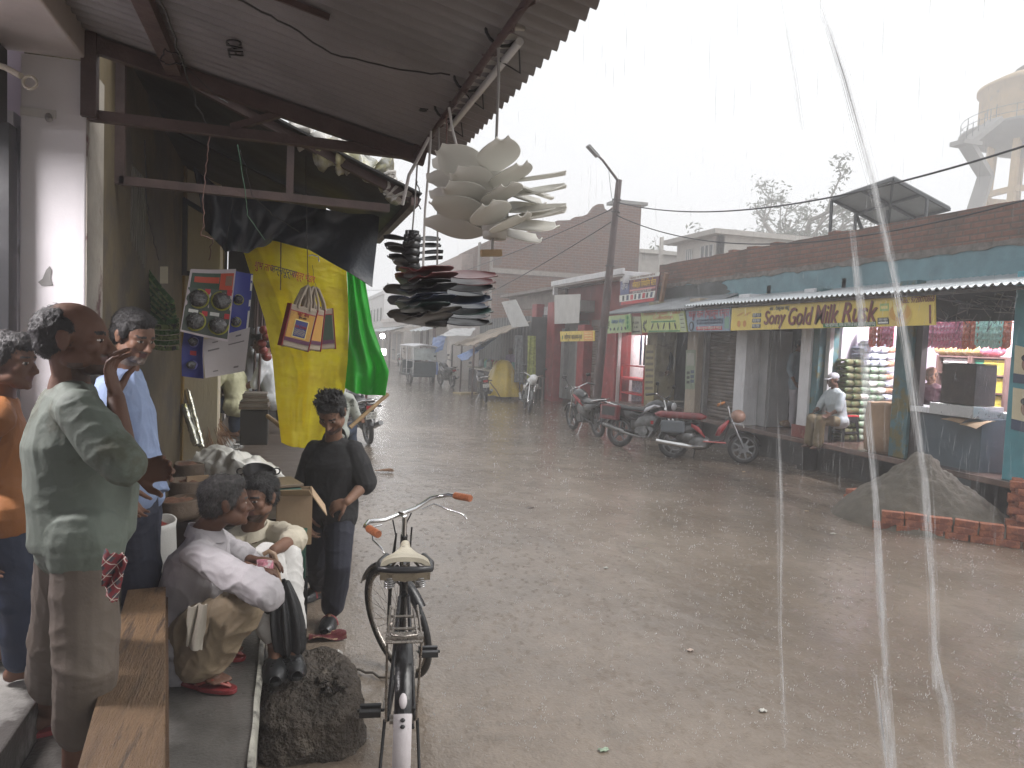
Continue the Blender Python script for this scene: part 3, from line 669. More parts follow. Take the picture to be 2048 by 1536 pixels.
# posters on the cream pillars
def poster(px,X,mat,label,extra=()):
    t_,at,xd_,w_,h_=board('poster',label,px,X,mat,.006);tag(t_,label,'poster')
    for (s0,q0,s1,q1,m) in extra: patch(at,s0,q0,s1,q1,m,t_,off=-.003)
    return t_,at,xd_,w_
poster([(1372,700),(1391,700),(1389,778),(1370,778)],PX-.01,P_('poster_green',130,142,120),'tall grey green notice poster on the cream pillar',[(.15,.55+.12*i,.45,.62+.12*i,BLK) for i in range(3)]+[(.55,.52+.12*i,.9,.6+.12*i,NAV) for i in range(3)]+[(.1,.08,.9,.4,P_('poster_grey',160,160,150))])
poster([(1291,690),(1309,690),(1307,800),(1288,800)],PX-.01,P_('poster_tan',150,138,96),'peeling tan posters covering the khaki pillar beside the red shop',[(.1,.1+.11*i,.9,.15+.11*i,P_('poster_dark',90,80,60)) for i in range(8)])
# election posters on the near blue pillar
for px,lab in (([(2030,690),(2070,700),(2070,770),(2026,765)],'upper portrait poster on the near blue pillar'),([(2026,775),(2070,782),(2070,870),(2022,858)],'lower portrait poster on the near blue pillar')):
    t_,at,xd_,w_=poster(px,PX-.015,P_('poster_cream',205,195,165),lab,[(.0,.75,1,1,NAV)])
    disc(at,.6,.45,.06,.085,0,0,M('print_skin',(.25,.14,.09),.5,.1),t_,off=-.004);disc(at,.6,.28,.065,.045,0,0,BLK,t_,off=-.006)
# tangled tin scraps under the awning over the counter
b=MB()
for k in range(22):
    y=lerp(cb-.2,ca,rnd.random());x=8.9+rnd.uniform(-.05,.05);z=2.66+rnd.uniform(-.1,.25);b.tube(wob([(x,y,z),(x,y+rnd.uniform(-.3,.3),z-rnd.uniform(.05,.25)),(x-.05,y+rnd.uniform(-.4,.4),z-rnd.uniform(0,.15))],.02,k),.006,5)
tag(b.build('wire_tangle',M('dull_wire',(.16,.13,.12),.6,.4)),'tangle of old wires and rods under the awning above the counter','wires')
# ================================================================= red building
RX=9.0
REDW=M('dusty_red_plaster',(.19,.042,.04),.6,.3,2.2,.3,30,stain=((.14,.05,.045),1.5,.58))
GREYN=M('grey_stained_wall',(.13,.13,.125),.6,.3,2,.3,20,stain=((.06,.06,.06),1.2,.55))
rb=thing('red_building','dusty red plastered shop building with white cornice and shutters','building',(9.5,21,0))
def ry(u,v=720,x=8.6): return onX(u,v,x).y
RY0,RY1=17.27,ry(1058)
b=MB();b.bx(9.0,9.2,RY0,RY1,2.6,3.85);b.bx(9.2,14,RY0,RY1,3.6,3.8);b.bx(9.8,10,RY0,RY1,0,3.7);b.bx(9.0,9.9,RY1-.1,RY1,0,3.8);b.build('wall',REDW,rb)
b=MB();y0,y1=ry(1252,560,8.5),ry(1108,580,8.5)
b.bx(8.45,9.2,y0,y1,3.86,3.98);b.bx(8.38,8.46,y0,y1,3.9,4.06);b.bx(8.45,8.6,y1-.12,y1,3.62,3.86);b.bx(8.45,8.6,y0,y0+.12,3.66,3.86);b.build('cornice',WHITEP,rb,bevel=.01)
b=MB();b.bx(8.5,9.3,y1,RY1+4,3.82,3.93);b.bx(8.9,9.2,y1,RY1+4,3.3,3.82);b.build('cornice',M('soiled_cement',(.2,.17,.155),.7,.3,3,.3),rb)
def rpost(u0,u1,z1,mat=REDW,x=8.6,name='pillar'): return MB().bx(x,9.02,ry(u1),ry(u0),0,z1).build(name,mat,rb,bevel=.006)
REDP=M('chipped_red_pillar',(.27,.032,.034),.5,.3,3,.3,30,stain=((.5,.46,.43),5,.66))
rpost(1205,1233,2.6,REDP,8.55);rpost(1153,1166,2.6,REDP);rpost(1091,1106,3.4,REDP);rpost(1060,1069,3.4,REDP)
b=MB();b.bx(8.95,9.0,ry(1152),ry(1107),.15,2.75);b.build('recess',GREYN,rb)
b=MB();b.bx(8.8,8.95,ry(1148),ry(1138),.15,2.5);b.bx(8.8,8.95,ry(1116),ry(1110),.15,2.5);b.build('jamb',M('grey_jamb',(.2,.2,.2),.5,.2),rb)
d=MB().bx(8.85,8.9,ry(1091)+.05,ry(1071),.2,2.55).build('door',M('old_brown_door',(.085,.048,.04),.5,.3,3,.2,40,stretch=(1,1,.2)),rb)
MB().bx(8.82,8.86,ry(1074),ry(1071),.1,2.6).build('frame',GREYP,d)
MB().bx(8.86,8.9,ry(1091),ry(1070),2.62,3.3).build('transom',M('dusty_white_panel',(.45,.45,.46),.5,.2,4,.1),rb)
t_,at,xd_,w_=poster([(1109,590),(1161,588),(1158,646),(1109,648)],8.5,M('blank_white_board',(.5,.49,.47),.5,.12,3,.1,stain=((.2,.18,.16),6,.72)),'blank white box board fixed on the red building wall')
tag(t_,'blank white box board fixed on the red building wall','board');MB().bx(8.52,8.98,onX(1161,600,8.5).y,onX(1109,600,8.5).y,3.0,3.35).build('bracket_box',GREYP,t_)
b=shutter(ry(1207),ry(1172),8.8,SHUT,rb,.25,2.6)
MB().bx(8.83,9.0,ry(1207),ry(1166),2.55,2.75).build('shutter_box',SHUT,rb)
# lit red mobile shop (between red pillar and khaki pillar)
ya,yb=onX(1236,760,8.7).y,onX(1289,760,8.7).y
b=MB();b.bx(10.3,10.4,yb,ya,.3,3.0);b.bx(8.95,10.3,ya-.02,ya+.06,.3,3.0);b.bx(8.9,10.4,yb,ya,2.55,2.62);b.build('lit_wall',M('white_shop_wall',(.6,.58,.58),.5,.1),rb)
MB().bx(8.62,8.7,ya-.1,ya+.03,.3,2.5).build('frame',M('white_frame',(.7,.7,.7),.4,.05),rb)
MB().bx(8.9,8.95,yb,ya,2.3,2.6).build('lintel',M('bright_red_band',(.5,.02,.025),.4,.1),rb)
cr=thing('display_counter','red framed glass display counter in the lit shop behind motorcycles','counter',(8.9,(ya+yb)/2,.3))
b=MB();b.bx(8.7,9.1,yb+.05,ya-.15,.3,.36);b.bx(8.7,9.1,yb+.05,ya-.15,1.1,1.16);b.bx(8.7,8.74,yb+.05,yb+.1,.3,1.5);b.bx(8.7,8.74,ya-.2,ya-.15,.3,1.5);b.bx(8.7,9.1,yb+.05,ya-.15,.72,.76);b.bx(8.7,8.74,yb+.05,ya-.15,1.46,1.5);b.build('frame',M('red_metal',(.5,.03,.035),.4,.1),cr)
MB().bx(9.05,9.08,yb+.06,ya-.16,.36,1.1).build('goods_backing',M('blue_white_goods',(.3,.33,.45),.4,.6,25,.2,stain=((.6,.6,.62),18,.5)),cr)
for k in range(6):
    y=lerp(yb+.15,ya-.3,k/5);m=(BLK,PKO,TAN,TAN,BLK,NAV)[k]
    nm={BLK:'black',PKO:'orange red',TAN:'tan',NAV:'navy'}[m]
    b=MB().tube([(9.2,y,2.5),(9.2,y,2.1),(9.21,y+.02,1.5)],[.012,.035,.03],6)
    tag(b.build('hanging_strap',m),'%s strap %s hanging in the lit red shop'%(nm,('at the near end','second','third','fourth','fifth','nearest the white frame')[k]),'strap','straps hanging in the red shop')
lamp('tube_light',(9.6,yb+.2,2.5),(9.6,ya-.3,2.5),'lit tube on ceiling of the red shop',30)
# ================================================================= street pole and cables
IRON=M('rusty_pole_paint',(.065,.038,.036),.5,.35,3,.3,30,stain=((.14,.09,.08),4,.62))
A=onZ(1187,850,0);B=W(1238,360,18.3)
pl=thing('street_light_pole','leaning rusty street light pole in front of the shutter','street light',A)
MB().tube([A,A.lerp(B,.5),B],[.125,.1,.075],14).build('pole',IRON,pl)
L=W(1178,294,17.9)
MB().tube([B-V((0,0,.05)),B.lerp(L,.55)+V((0,0,.04)),L],[.035,.03,.025],8).build('arm',IRON,pl)
dL=(L-B).normalized();MB().beam(L-dL*.32,L+dL*.05,.14,.06).build('lamp_head',M('grey_lamp_casing',(.2,.2,.2),.4,.1),pl)
b=MB();b.tube(sag(B.lerp(L,.35),B-V((0,.1,.75)),.35),.006,5)
for t1 in (.08,.13,.35,.6): 
    c=B.lerp(A,t1);b.torus(c,(B-A),.1+.04*t1,.012,16,6)
b.build('clamps',BLKPL,pl)
CAB=M('black_cable',(.02,.02,.022),.5,.2)
def cable(pts,r,label):
    return tag(MB().tube(pts,r,6).build('cable',CAB),label,'cable',None)
cable(sag(B.lerp(A,.09),W(2250,225,7.5),.55,40),.014,'thick twisted cable running from pole up to the water tower side')
cable(sag(B.lerp(A,.14),W(2250,340,7.8),.75,40),.012,'lower cable sagging along the brick parapet from the pole')
cable(sag(B.lerp(A,.11),W(700,575,60),.9,40),.014,'upper thin cable from pole across the brick gable')
cable(sag(B.lerp(A,.16),W(760,655,48),.7,40),.014,'lower thin cable from pole across the brick gable')
cable(wob(sag(onX(1255,552,8.7),W(985,588,34),.15,20),.1,3),.018,'old cable drooping along the red building cornice')
# poster on the pole foot region
# ================================================================= brick gable house behind
BRK=brickmat('far_red_brick',(.115,.040,.022),(.17,.072,.042),(.17,.14,.115),'xz',.34,.13,.02,stain=((.09,.07,.06),.5))
BRKY=brickmat('far_red_brick_side',(.115,.040,.022),(.17,.072,.042),(.17,.14,.115),'yz',.34,.13,.02,stain=((.2,.15,.13),.52))
gb=thing('brick_house','tall unplastered brick house with stepped gable top behind red building','house',(13,34,0))
GY=34.
out=[(988,472),(1045,465),(1112,450),(1115,441),(1142,440),(1150,434),(1166,432),(1180,426),(1190,412),(1196,408),(1207,408),(1210,418),(1218,422),(1226,415),(1232,410),(1240,408),(1283,411)]
pts=[onY(u,v,GY) for u,v in out];st=[]
for a,c in zip(pts,pts[1:]): st+= [(a.x,a.z),(c.x,a.z if abs(c.z-a.z)<.25 and c.x-a.x>.4 else a.z)]
st.append((pts[-1].x,pts[-1].z))
xs,xe=pts[0].x,pts[-1].x
poly=[V((xs,GY,0))]+[p for p in pts]+[V((xe,GY,0))]
MB().prism(poly,(0,.35,0)).build('gable_wall',BRK,gb)
zt=pts[0].z
b=MB();b.bx(xs,xs+.3,GY+.35,onX(918,500,xs).y,0,zt-.1);b.build('side_wall',BRKY,gb)
b=MB();b.bx(xs-.02,xe,GY-.05,GY,5.2,5.42)
for u in (960,985): b.bx(*(lambda y:(xs-.06,xs,y-.2,y+.2))(onX(u,500,xs).y),0,zt)
b.build('band_course',M('cement_band_far',(.25,.22,.2),.8,.2),gb)
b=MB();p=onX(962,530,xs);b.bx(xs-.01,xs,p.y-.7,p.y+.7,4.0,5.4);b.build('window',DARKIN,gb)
b=MB();p=W(1262,408,37);b.bx(p.x-1,p.x+.8,GY-.02,GY+1,p.z-.05,p.z+.1);b.build('coping',GREYP,gb)
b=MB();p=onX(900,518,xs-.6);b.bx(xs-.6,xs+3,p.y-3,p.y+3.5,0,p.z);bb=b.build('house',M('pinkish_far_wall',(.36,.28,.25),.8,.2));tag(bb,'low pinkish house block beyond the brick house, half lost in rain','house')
# white house, low grey house
wh=thing('white_house','pale two storey house with flat roof slab and windows behind the parapet','house',W(1440,520,33)-V((0,0,5)))
C0=W(1440,470,33);hx,hy=C0.x,C0.y;fy=onX(1355,480,hx).y
WHM=M('pale_house_wall',(.52,.5,.46),.7,.12,2)
b=MB();b.bx(hx,hx+9,hy,hy+.25,0,C0.z);b.bx(hx,hx+.25,hy,fy,0,C0.z);b.bx(hx+8.7,hx+9,hy,fy,0,C0.z);b.build('wall',WHM,wh)
MB().bx(hx-.5,hx+9.3,hy-.4,fy+.5,C0.z,C0.z+.22).build('roof',M('pale_slab',(.42,.4,.37),.7,.15),wh)
for u0,u1 in ((1403,1428),(1374,1386)):
    y0,y1=onX(u1,490,hx).y,onX(u0,490,hx).y
    f=MB().bx(hx-.02,hx,y0,y1,C0.z-1.5,C0.z-.35).build('window',M('grey_window',(.16,.18,.19),.2,.2),wh)
    b=MB()
    for k in range(4): y=lerp(y0,y1,k/3);b.bx(hx-.05,hx-.02,y-.04,y+.04,C0.z-1.5,C0.z-.35)
    b.bx(hx-.05,hx-.02,y0,y1,C0.z-.95,C0.z-.88);b.build('frame',M('white_window_frame',(.6,.6,.58),.5,.1),f)
g=W(1284,506,40);b=MB();b.bx(g.x,g.x+9,g.y,g.y+5,0,g.z);b.bx(g.x-.2,g.x+9,g.y-.2,g.y+5.2,g.z,g.z+.2)
q=W(1322,510,38);b.bx(q.x-.08,q.x+.08,q.y-.08,q.y+.08,3,q.z+.9)
tag(b.build('house',WHM),'low pale flat roofed house between brick house and white house','house')
# solar panel on roof
sp_=thing('solar_panel','solar panel on tilted frame seen from below on the shop roof','solar panel',W(1760,450,13.8))
A_,B_,C_=W(1665,397,14.8),W(1787,355,13.3),W(1900,416,13.7);D_=A_+C_-B_;nn=(B_-A_).cross(C_-B_).normalized()
if nn.z<0: nn=-nn
MB().prism([A_,B_,C_,D_],nn*.03).build('panel',M('panel_backsheet',(.27,.28,.28),.4,.1),sp_)
AL=M('dark_galvanised',(.09,.095,.1),.45,.2,metal=.5);b=MB()
for a,c in ((A_,B_),(B_,C_),(C_,D_),(D_,A_),(A_.lerp(B_,.5),D_.lerp(C_,.5)),(A_.lerp(D_,.5),B_.lerp(C_,.5))): b.beam(a-nn*.03,c-nn*.03,.05,.05)
b.build('frame',AL,sp_);b=MB()
for a in (A_,A_.lerp(D_,.45),B_.lerp(C_,.6),B_.lerp(D_,.6)):
    MB().beam(a-nn*.05,V((a.x,a.y,3.56)),.045,.045).build('leg',AL,sp_)
b.beam(D_.lerp(A_,.55)-nn*.06,V((D_.x,D_.y,3.6)),.05,.05);b.beam(B_-nn*.06,V(((B_.x+D_.x)/2,(B_.y+D_.y)/2,3.6)),.04,.04);b.build('brace',AL,sp_)
# water tower
wt=thing('water_tower','tall concrete overhead water tank with gallery and outside stair, faded by rain','water tower',(W(2080,400,56).x,W(2080,400,56).y,0))
T=W(2082,240,56);tx_,ty_=T.x,T.y;zg=W(1940,235,53).z
TCON=M('tower_cream',(.50,.36,.20),.7,.2,1,.2,20,stain=((.3,.24,.19),.8,.6));TG=M('tower_grey',(.2,.19,.18),.7,.2,1,.2)
MB().lathe([(4.1,0),(4.1,3.1),(4.3,3.1),(4.3,3.35),(3.2,3.9),(1.6,4.2),(.01,4.25)],(tx_,ty_,zg+.15),n=48).build('tank',TCON,wt)
MB().lathe([(1.6,0),(1.6,.55),(1.9,.55),(1.4,.9),(.01,1.0)],(tx_,ty_,zg+4.3),n=24).build('cupola',TG,wt)
MB().lathe([(.01,-1.25),(3.0,-1.15),(4.0,-.6),(5.35,-.12),(5.35,.12),(4.0,.14)],(tx_,ty_,zg),n=48).build('gallery',TG,wt)
b=MB()
for k in range(16):
    a=2*PI*k/16;b.cyl((tx_+5.2*math.cos(a),ty_+5.2*math.sin(a),zg),(tx_+5.2*math.cos(a),ty_+5.2*math.sin(a),zg+1.1),.03,n=6)
for z in (.55,1.08): b.tube([(tx_+5.2*math.cos(2*PI*k/48),ty_+5.2*math.sin(2*PI*k/48),zg+z) for k in range(48)],.025,5,closed=True)
b.build('railing',AL,wt)
for k in range(8):
    a=2*PI*k/8+.25;MB().beam((tx_+4.3*math.cos(a),ty_+4.3*math.sin(a),0),(tx_+3.2*math.cos(a),ty_+3.2*math.sin(a),zg-.8),.42,.42).build('leg',TCON,wt)
b=MB()
for z,rr_ in ((zg-4.6,3.4),(zg-8.2,3.6),(zg-12.2,3.85),(3,4.2)):
    q=[(tx_+rr_*math.cos(2*PI*k/8+.25),ty_+rr_*math.sin(2*PI*k/8+.25),z) for k in range(8)]
    b=MB()
    for k in range(8): b.beam(q[k],q[(k+1)%8],.28,.42)
    b.build('ring_beam',TCON,wt)
b=MB();P0=W(1992,240,52);P1=W(1932,288,51);P2=W(1972,352,52)
b.beam(P0,P1,1.0,.35);b.beam(P1,P2,1.0,.35);b.box(P1,(1.6,1.2,.3));b.beam(P2,W(1950,420,51.5),1.0,.35);b.build('stair',TG,wt)
b=MB();
for k in range(6):
    q=P0.lerp(P1,k/5);b.cyl(q,q+V((0,0,1.1)),.03,n=5)
b.build('stair_rail',AL,wt)
# ================================================================= trees behind the houses
LEAF=M('hazy_leaf',(.12,.135,.10),.6,.5,1.2,.2,20,trl=.25);BARK=M('grey_bark',(.16,.14,.12),.8,.3,5,.5,30)
def tree(name,label,base,h,spread,seed,nleaf,lean=0,leafsize=.16):
    rn=random.Random(seed);t_=thing(name,label,'tree',base);b=MB();tips=[]
    def br(p,d,L,r,k):
        pts=[p];q=p;dd=d
        for i in range(4):
            dd=(dd+V((rn.gauss(0,.16)+lean*.1,rn.gauss(0,.16),rn.gauss(0,.1)+.03))).normalized();q=q+dd*L/4;pts.append(q)
        b.tube(pts,[lerp(r,r*.55,i/4) for i in range(5)],6 if k else 9)
        if k>=4 or r<.012:
            tips.extend(pts[1:]);return
        for j in range(3 if k<3 else 2):
            a=rn.uniform(0,2*PI);u_,v_,w_=frame(dd);nd=(dd*.75+(u_*math.cos(a)+v_*math.sin(a))*rn.uniform(.55,1.0)*spread+V((lean*.35,0,.05))).normalized()
            br(pts[rn.choice((2,3,4))],nd,L*rn.uniform(.62,.85),r*.55,k+1)
        if k>=2: tips.extend(pts[2:])
    br(V(base),V((lean*.2,0,1)),h*.42,h*.028,0)
    b.build('trunk',BARK,t_)
    c=MB();
    for _ in range(nleaf):
        p=rn.choice(tips)+V((rn.gauss(0,.28),rn.gauss(0,.28),rn.gauss(0,.18)));s_=leafsize*rn.uniform(.5,1.2)
        a=V((rn.gauss(0,1),rn.gauss(0,1),rn.gauss(0,.6))).normalized()*s_;e=a.cross(V((rn.gauss(0,1),rn.gauss(0,1),1))).normalized()*s_*.35
        c.add([p-a,p+e,p+a,p-e],[(0,1,2,3)])
    c.build('crown',LEAF,t_);return t_
g=W(1500,640,60);tree('acacia_tree','wide sparse acacia tree rising behind the pale house',V((g.x,g.y,0)),16.5,1.25,11,5200,.5,.26)
g=W(1600,640,56);tree('acacia_tree','wind bent thin acacia tree standing left of the solar panel',V((g.x,g.y,0)),18.5,1.1,5,3000,.7,.22)
g=W(1700,640,58);tree('acacia_tree','bushy tree partly hidden behind the solar panel',V((g.x,g.y,0)),16,1.2,23,4000,.3,.26)
g=W(1348,640,44);tree('acacia_tree','small faint tree crown between the two pale houses',V((g.x,g.y,0)),9.5,.9,31,1200,0)
# ================================================================= sand and bricks
SAND=M('grey_wet_sand',(.125,.11,.088),.85,.22,5,.9,70,stain=((.14,.12,.1),2.2,.6))
sc=V((7.5,7.12,0))
def sandf(u,v):
    a=2*PI*u;r=.98*v;rr=r*(1+.10*math.cos(2*(a-2.4)));h=.88*max(0,1-v)**.92*(1-.12*math.cos(a))
    if v<.12: h=.88*(1-.12)**.92-.9*(v-.12)**2*2-.012*0+.02
    x,y=rr*math.cos(a),rr*math.sin(a);n=NZ.noise(V((x*2.2,y*2.2,1)))*.07+NZ.noise(V((x*7,y*7,h*5)))*.05+NZ.noise(V((x*17,y*17,3)))*.03+NZ.noise(V((x*40,y*40,3)))*.012
    return (sc.x+x,sc.y+y,max(-.02,h*1.0-.02+n*(1-v)**.3*(1 if v<.97 else 0)))
tag(MB().grid(sandf,180,90).build('sand_pile',SAND),'conical heap of wet grey sand beside the road','sand pile')
SBR=brick_m=M('new_orange_brick',(.36,.13,.07),.8,.35,9,.35,60,stain=((.2,.07,.045),5,.5))
rb_=random.Random(5)
def bk(): 
    b=MB().box((0,0,0),(.225,.108,.072));return b
bk0={}
def brick(p,rz,label,grp,mt=None):
    o=put('brick',bk,'brick',SBR,label,'brick',grp,p,(rb_.uniform(-.02,.02),rb_.uniform(-.02,.02),rz+rb_.uniform(-.09,.09)))
    if 'bv' not in bk0:
        m=o.modifiers.new('b','BEVEL');m.width=.006;m.segments=2;bk0['bv']=1
    return o
a0,a1=onZ(1742,1056,0),onZ(2062,1101,0);dv=(a1-a0);Lw=dv.length;dv.normalize();rz=math.atan2(dv.y,dv.x);nv=V((-dv.y,dv.x,0))
if nv.x<0: nv=-nv
nb=int(Lw/.243)
for r_ in range(3):
    for k in range(nb+1-(r_>0)):
        p=a0+dv*(.12+.243*k+(0 if r_==0 else .09)+rb_.uniform(-.01,.01))+nv*(.06+rb_.uniform(-.022,.022))
        brick((p.x,p.y,.037+.0735*r_),rz,'orange brick in the %s course of the low loose wall before the sand'%('bottom','middle','top')[r_],'bricks of the low wall')
c0=a1+nv*.0
for r_ in range(9):
    for k in range(3):
        ang=rz+(PI/2 if (r_+k)%2 else 0);p=onZ(2032,1085,0)+nv*(.16+.24*(k%2))+dv*(.02+.24*(k//2))
        brick((p.x+rb_.uniform(-.02,.02)+.05*(r_%2),p.y+rb_.uniform(-.02,.02),.037+.0735*r_),ang if r_%2 else rz+PI/2*(k%2),'orange brick in the taller stack at the right end of the low wall','bricks of the tall stack')
p0=onZ(1700,1012,0)
for r_ in range(3):
    for k in range(3):
        p=p0+V((.2*k+.05*r_,-.06*k+.02*r_,0));brick((p.x,p.y,.037+.0735*r_),.1+.15*k,'orange brick in the small heap behind the left foot of the sand','bricks of the small heap')
# ================================================================= two-wheelers
TYRE=M('tyre_rubber',(.018,.018,.018),.55,.3,20,.3,80);ALLOY=M('alloy_grey',(.17,.17,.175),.3,.15,5,metal=.8);CHR=M('chrome',(.62,.62,.62),.12,.06,5,.02,metal=1)
ENG=M('engine_metal',(.15,.15,.15),.4,.4,12,.3,30,metal=.7);VIN=M('wet_black_vinyl',(.02,.02,.021),.22,.2,5,.15,60);BPNT=M('black_paint',(.014,.014,.016),.18,.2,4,.03,20,coat=.4)
PLATE=M('number_plate',(.62,.62,.58),.4,.08);LENS=M('lamp_glass',(.45,.46,.47),.08,.1,coat=.5);TAIL=M('red_lens',(.35,.01,.012),.15,.1)
def wheel(par,x,r,name='wheel',spokes=5,rim=ALLOY,tw=.05,nsp=0):
    o=MB().torus((x,0,r),(0,1,0),r-tw*.9,tw,36,10,sq=.85).build(name,TYRE,par)
    b=MB().torus((x,0,r),(0,1,0),r-tw*1.9,.017,32,8,sq=1.6);b.cyl((x,-.05,r),(x,.05,r),.05,n=14);b.cyl((x,.03,r),(x,.06,r),.09,n=18)
    for k in range(spokes):
        a=2*PI*k/spokes+.3
        if nsp: 
            b.cyl((x,.03*(-1)**k,r),(x+(r-tw*2)*math.cos(a),0,r+(r-tw*2)*math.sin(a)),.0035,n=4)
        else: b.beam((x+.04*math.cos(a),0,r+.04*math.sin(a)),(x+(r-tw*1.9)*math.cos(a),0,r+(r-tw*1.9)*math.sin(a)),.03,.03,up=(0,1,0))
    b.build('rim',rim,o);return o
def guard(par,x,r,a0,a1,mat,w=.06,name='mudguard',rr=.035):
    def fn(u,v):
        a=lerp(a0,a1,u);q=(v-.5)*2;R_=r+rr-.03*q*q;return (x+R_*math.cos(a),q*w,r+R_*math.sin(a))
    return MB().grid(fn,14,6,.006).build(name,mat,par)
def motorcycle(label,rear,front,tank=BPNT,accent=None,box=None,fair=None,steer=.15,lean=.12,plate='UP 87',group='parked motorcycles',mud=BPNT,name='motorcycle'):
    rear=V(rear);front=V(front);d=front-rear;rz=math.atan2(d.y,d.x)
    t_=thing(name,label,'motorcycle',(0,0,0),group);wb=1.27;r=.305
    wheel(t_,0,r);
    fr=thing_part=MB()
    # front end steered about the head
    hd=V((wb-.32,0,.86))
    fw=wheel(t_,wb,r);
    b=MB()
    for s_ in (-1,1):
        b.tube([(wb,.075*s_,r),(wb-.2,.075*s_,.72)],[.026,.02],8);b.tube([(wb-.2,.075*s_,.72),(wb-.31,.075*s_,1.0)],.017,8)
    b.box((wb-.25,0,.84),(.05,.2,.04));b.build('fork',CHR,t_)
    guard(t_,wb,r,.35,2.3,mud,.055)
    guard(t_,0,r,.6,2.9,mud,.07)
    b=MB();b.ell((wb-.2,0,.9),(.1,.095,.1));b.build('headlight',BPNT if fair is None else fair,t_)
    MB().ell((wb-.135,0,.9),(.05,.078,.078)).build('headlight_lens',LENS,t_)
    if fair is not None: 
        b=MB();b.loft([((wb-.3,0,.98),(0,.09,0),(0,0,.1)),((wb-.18,0,.98),(0,.12,0),(0,0,.12)),((wb-.06,0,.93),(0,.07,0),(0,0,.07))],14);b.build('headlight_cowl',fair,t_)
        for s_ in (-1,1): MB().loft([((.95,.12*s_,.82),(.02,0,0),(0,0,.02)),((.82,.17*s_,.72),(.1,0,0),(0,.02,.11)),((.66,.13*s_,.6),(.03,0,0),(0,0,.03))],10).build('tank_shroud',fair,t_)
    b=MB();b.tube([(wb-.52,.36,1.06),(wb-.38,.25,1.1),(wb-.31,.06,1.02),(wb-.31,-.06,1.02),(wb-.38,-.25,1.1),(wb-.52,-.36,1.06)],.012,8)
    b.build('handlebar',CHR,t_)
    for s_ in (-1,1):
        MB().tube([(wb-.4,.26*s_,1.1),(wb-.54,.37*s_,1.055)],.019,8).build('grip',BLKPL,t_)
        b=MB().tube([(wb-.38,.22*s_,1.1),(wb-.36,.28*s_,1.26)],.006,5);b.ell((wb-.36,.3*s_,1.29),(.02,.06,.04));b.build('mirror',BLKPL,t_)
    # frame, engine
    b=MB()
    b.tube([(wb-.3,0,.8),(wb-.36,0,.55),(.75,0,.3),(.45,0,.28),(.3,0,.4),(.2,.0,.68)],.02,8);b.tube([(wb-.3,0,.85),(.6,0,.72),(.1,0,.72),(-.2,0,.75)],.022,8)
    for s_ in (-1,1): b.tube([(0,.1*s_,r),(.45,.1*s_,.36)],.018,8);b.tube([(0,.12*s_,r+.02),(-.02,.12*s_,.68)],.028,8)
    b.build('frame',M('frame_black',(.02,.02,.02),.4,.2),t_)
    b=MB();b.ell((.62,0,.38),(.2,.13,.14));b.cyl((.62,-.16,.37),(.62,.16,.37),.1,n=20);b.cyl((.5,-.14,.36),(.5,.14,.36),.08,n=20)
    for k in range(7): b.box((.72+.012*k,0,.48+.02*k),(.17,.16,.01),MX.Rotation(-.5,3,'Y'))
    b.loft([((.28,0,.5),(.0,.1,0),(0,0,.15)),((.45,0,.52),(0,.125,0),(0,0,.2)),((.62,0,.55),(0,.12,0),(0,0,.2)),((.8,0,.58),(0,.08,0),(0,0,.14))],12)
    b.build('engine',ENG,t_)
    MB().loft([((.53,0,.83),(0,.07,0),(0,0,.05)),((.62,0,.86),(0,.12,0),(0,0,.09)),((.8,0,.9),(0,.145,0),(0,0,.11)),((.93,0,.88),(0,.11,0),(0,0,.09)),((.99,0,.86),(0,.05,0),(0,0,.05))],18).build('tank',tank,t_)
    if accent: 
        for s_ in (-1,1): MB().loft([((.5,.1*s_,.66),(.02,0,.0),(0,0,.02)),((.62,.14*s_,.78),(0,.014,0),(0,0,.055)),((.8,.152*s_,.86),(0,.01,0),(0,0,.04)),((.92,.12*s_,.87),(0,.008,0),(0,0,.015))],10).build('tank_stripe',accent,t_)
    def seat(u,v):
        a=PI*u;x=lerp(-.28,.58,v);w=.11+.035*math.sin(PI*v)-.04*max(0,v-.75)*3;return (x,w*math.cos(a)*1.0,.76+.02*(1-v)*2*0+.05*(v<.45)*(.45-v)*2+ .075*math.sin(a))
    MB().grid(seat,12,18,.05).build('seat',VIN,t_)
    for s_ in (-1,1): MB().loft([((.5,.1*s_,.62),(.01,0,0),(0,0,.06)),((.3,.13*s_,.64),(0,.02,0),(0,0,.09)),((.0,.13*s_,.68),(0,.025,0),(0,0,.06)),((-.3,.08*s_,.76),(0,.015,0),(0,0,.03))],10).build('side_panel',tank,t_)
    MB().tube([(.8,-.1,.4),(.74,-.13,.26),(.5,-.15,.25),(.2,-.16,.29),(.18,-.165,.3),(-.3,-.18,.42)],[.022,.022,.022,.026,.052,.044],10).build('exhaust',M('exhaust_steel',(.22,.22,.22),.3,.3,6,metal=.8),t_)
    b=MB();b.box((-.33,0,.72),(.06,.14,.07));b.build('tail_light',TAIL,t_)
    b=MB();b.box((-.36,0,.58),(.012,.2,.12));pl=b.build('number_plate',PLATE,t_)
    for i,(tt,zz) in enumerate(((plate,.605),('AC 4215',.555))): text('plate_text',tt,BLK,V((-.368,0,zz)),V((0,-1,0)),V((0,0,1)),.05,pl,width=.16)
    b=MB().tube([(-.02,.14,.8),(-.36,.13,.86),(-.42,0,.86),(-.36,-.13,.86),(-.02,-.14,.8)],.012,8);b.build('grab_rail',CHR,t_)
    MB().tube([(.48,.12,.3),(.46,.28,.02)],.012,6).build('side_stand',CHR,t_)
    for s_ in (-1,1): MB().tube([(.5,.1*s_,.3),(.5,.28*s_,.3)],.015,6).build('footrest',BLKPL,t_);MB().tube([(-.34,.1*s_,.74),(-.37,.2*s_,.73)],.02,6).build('indicator',BLKPL,t_)
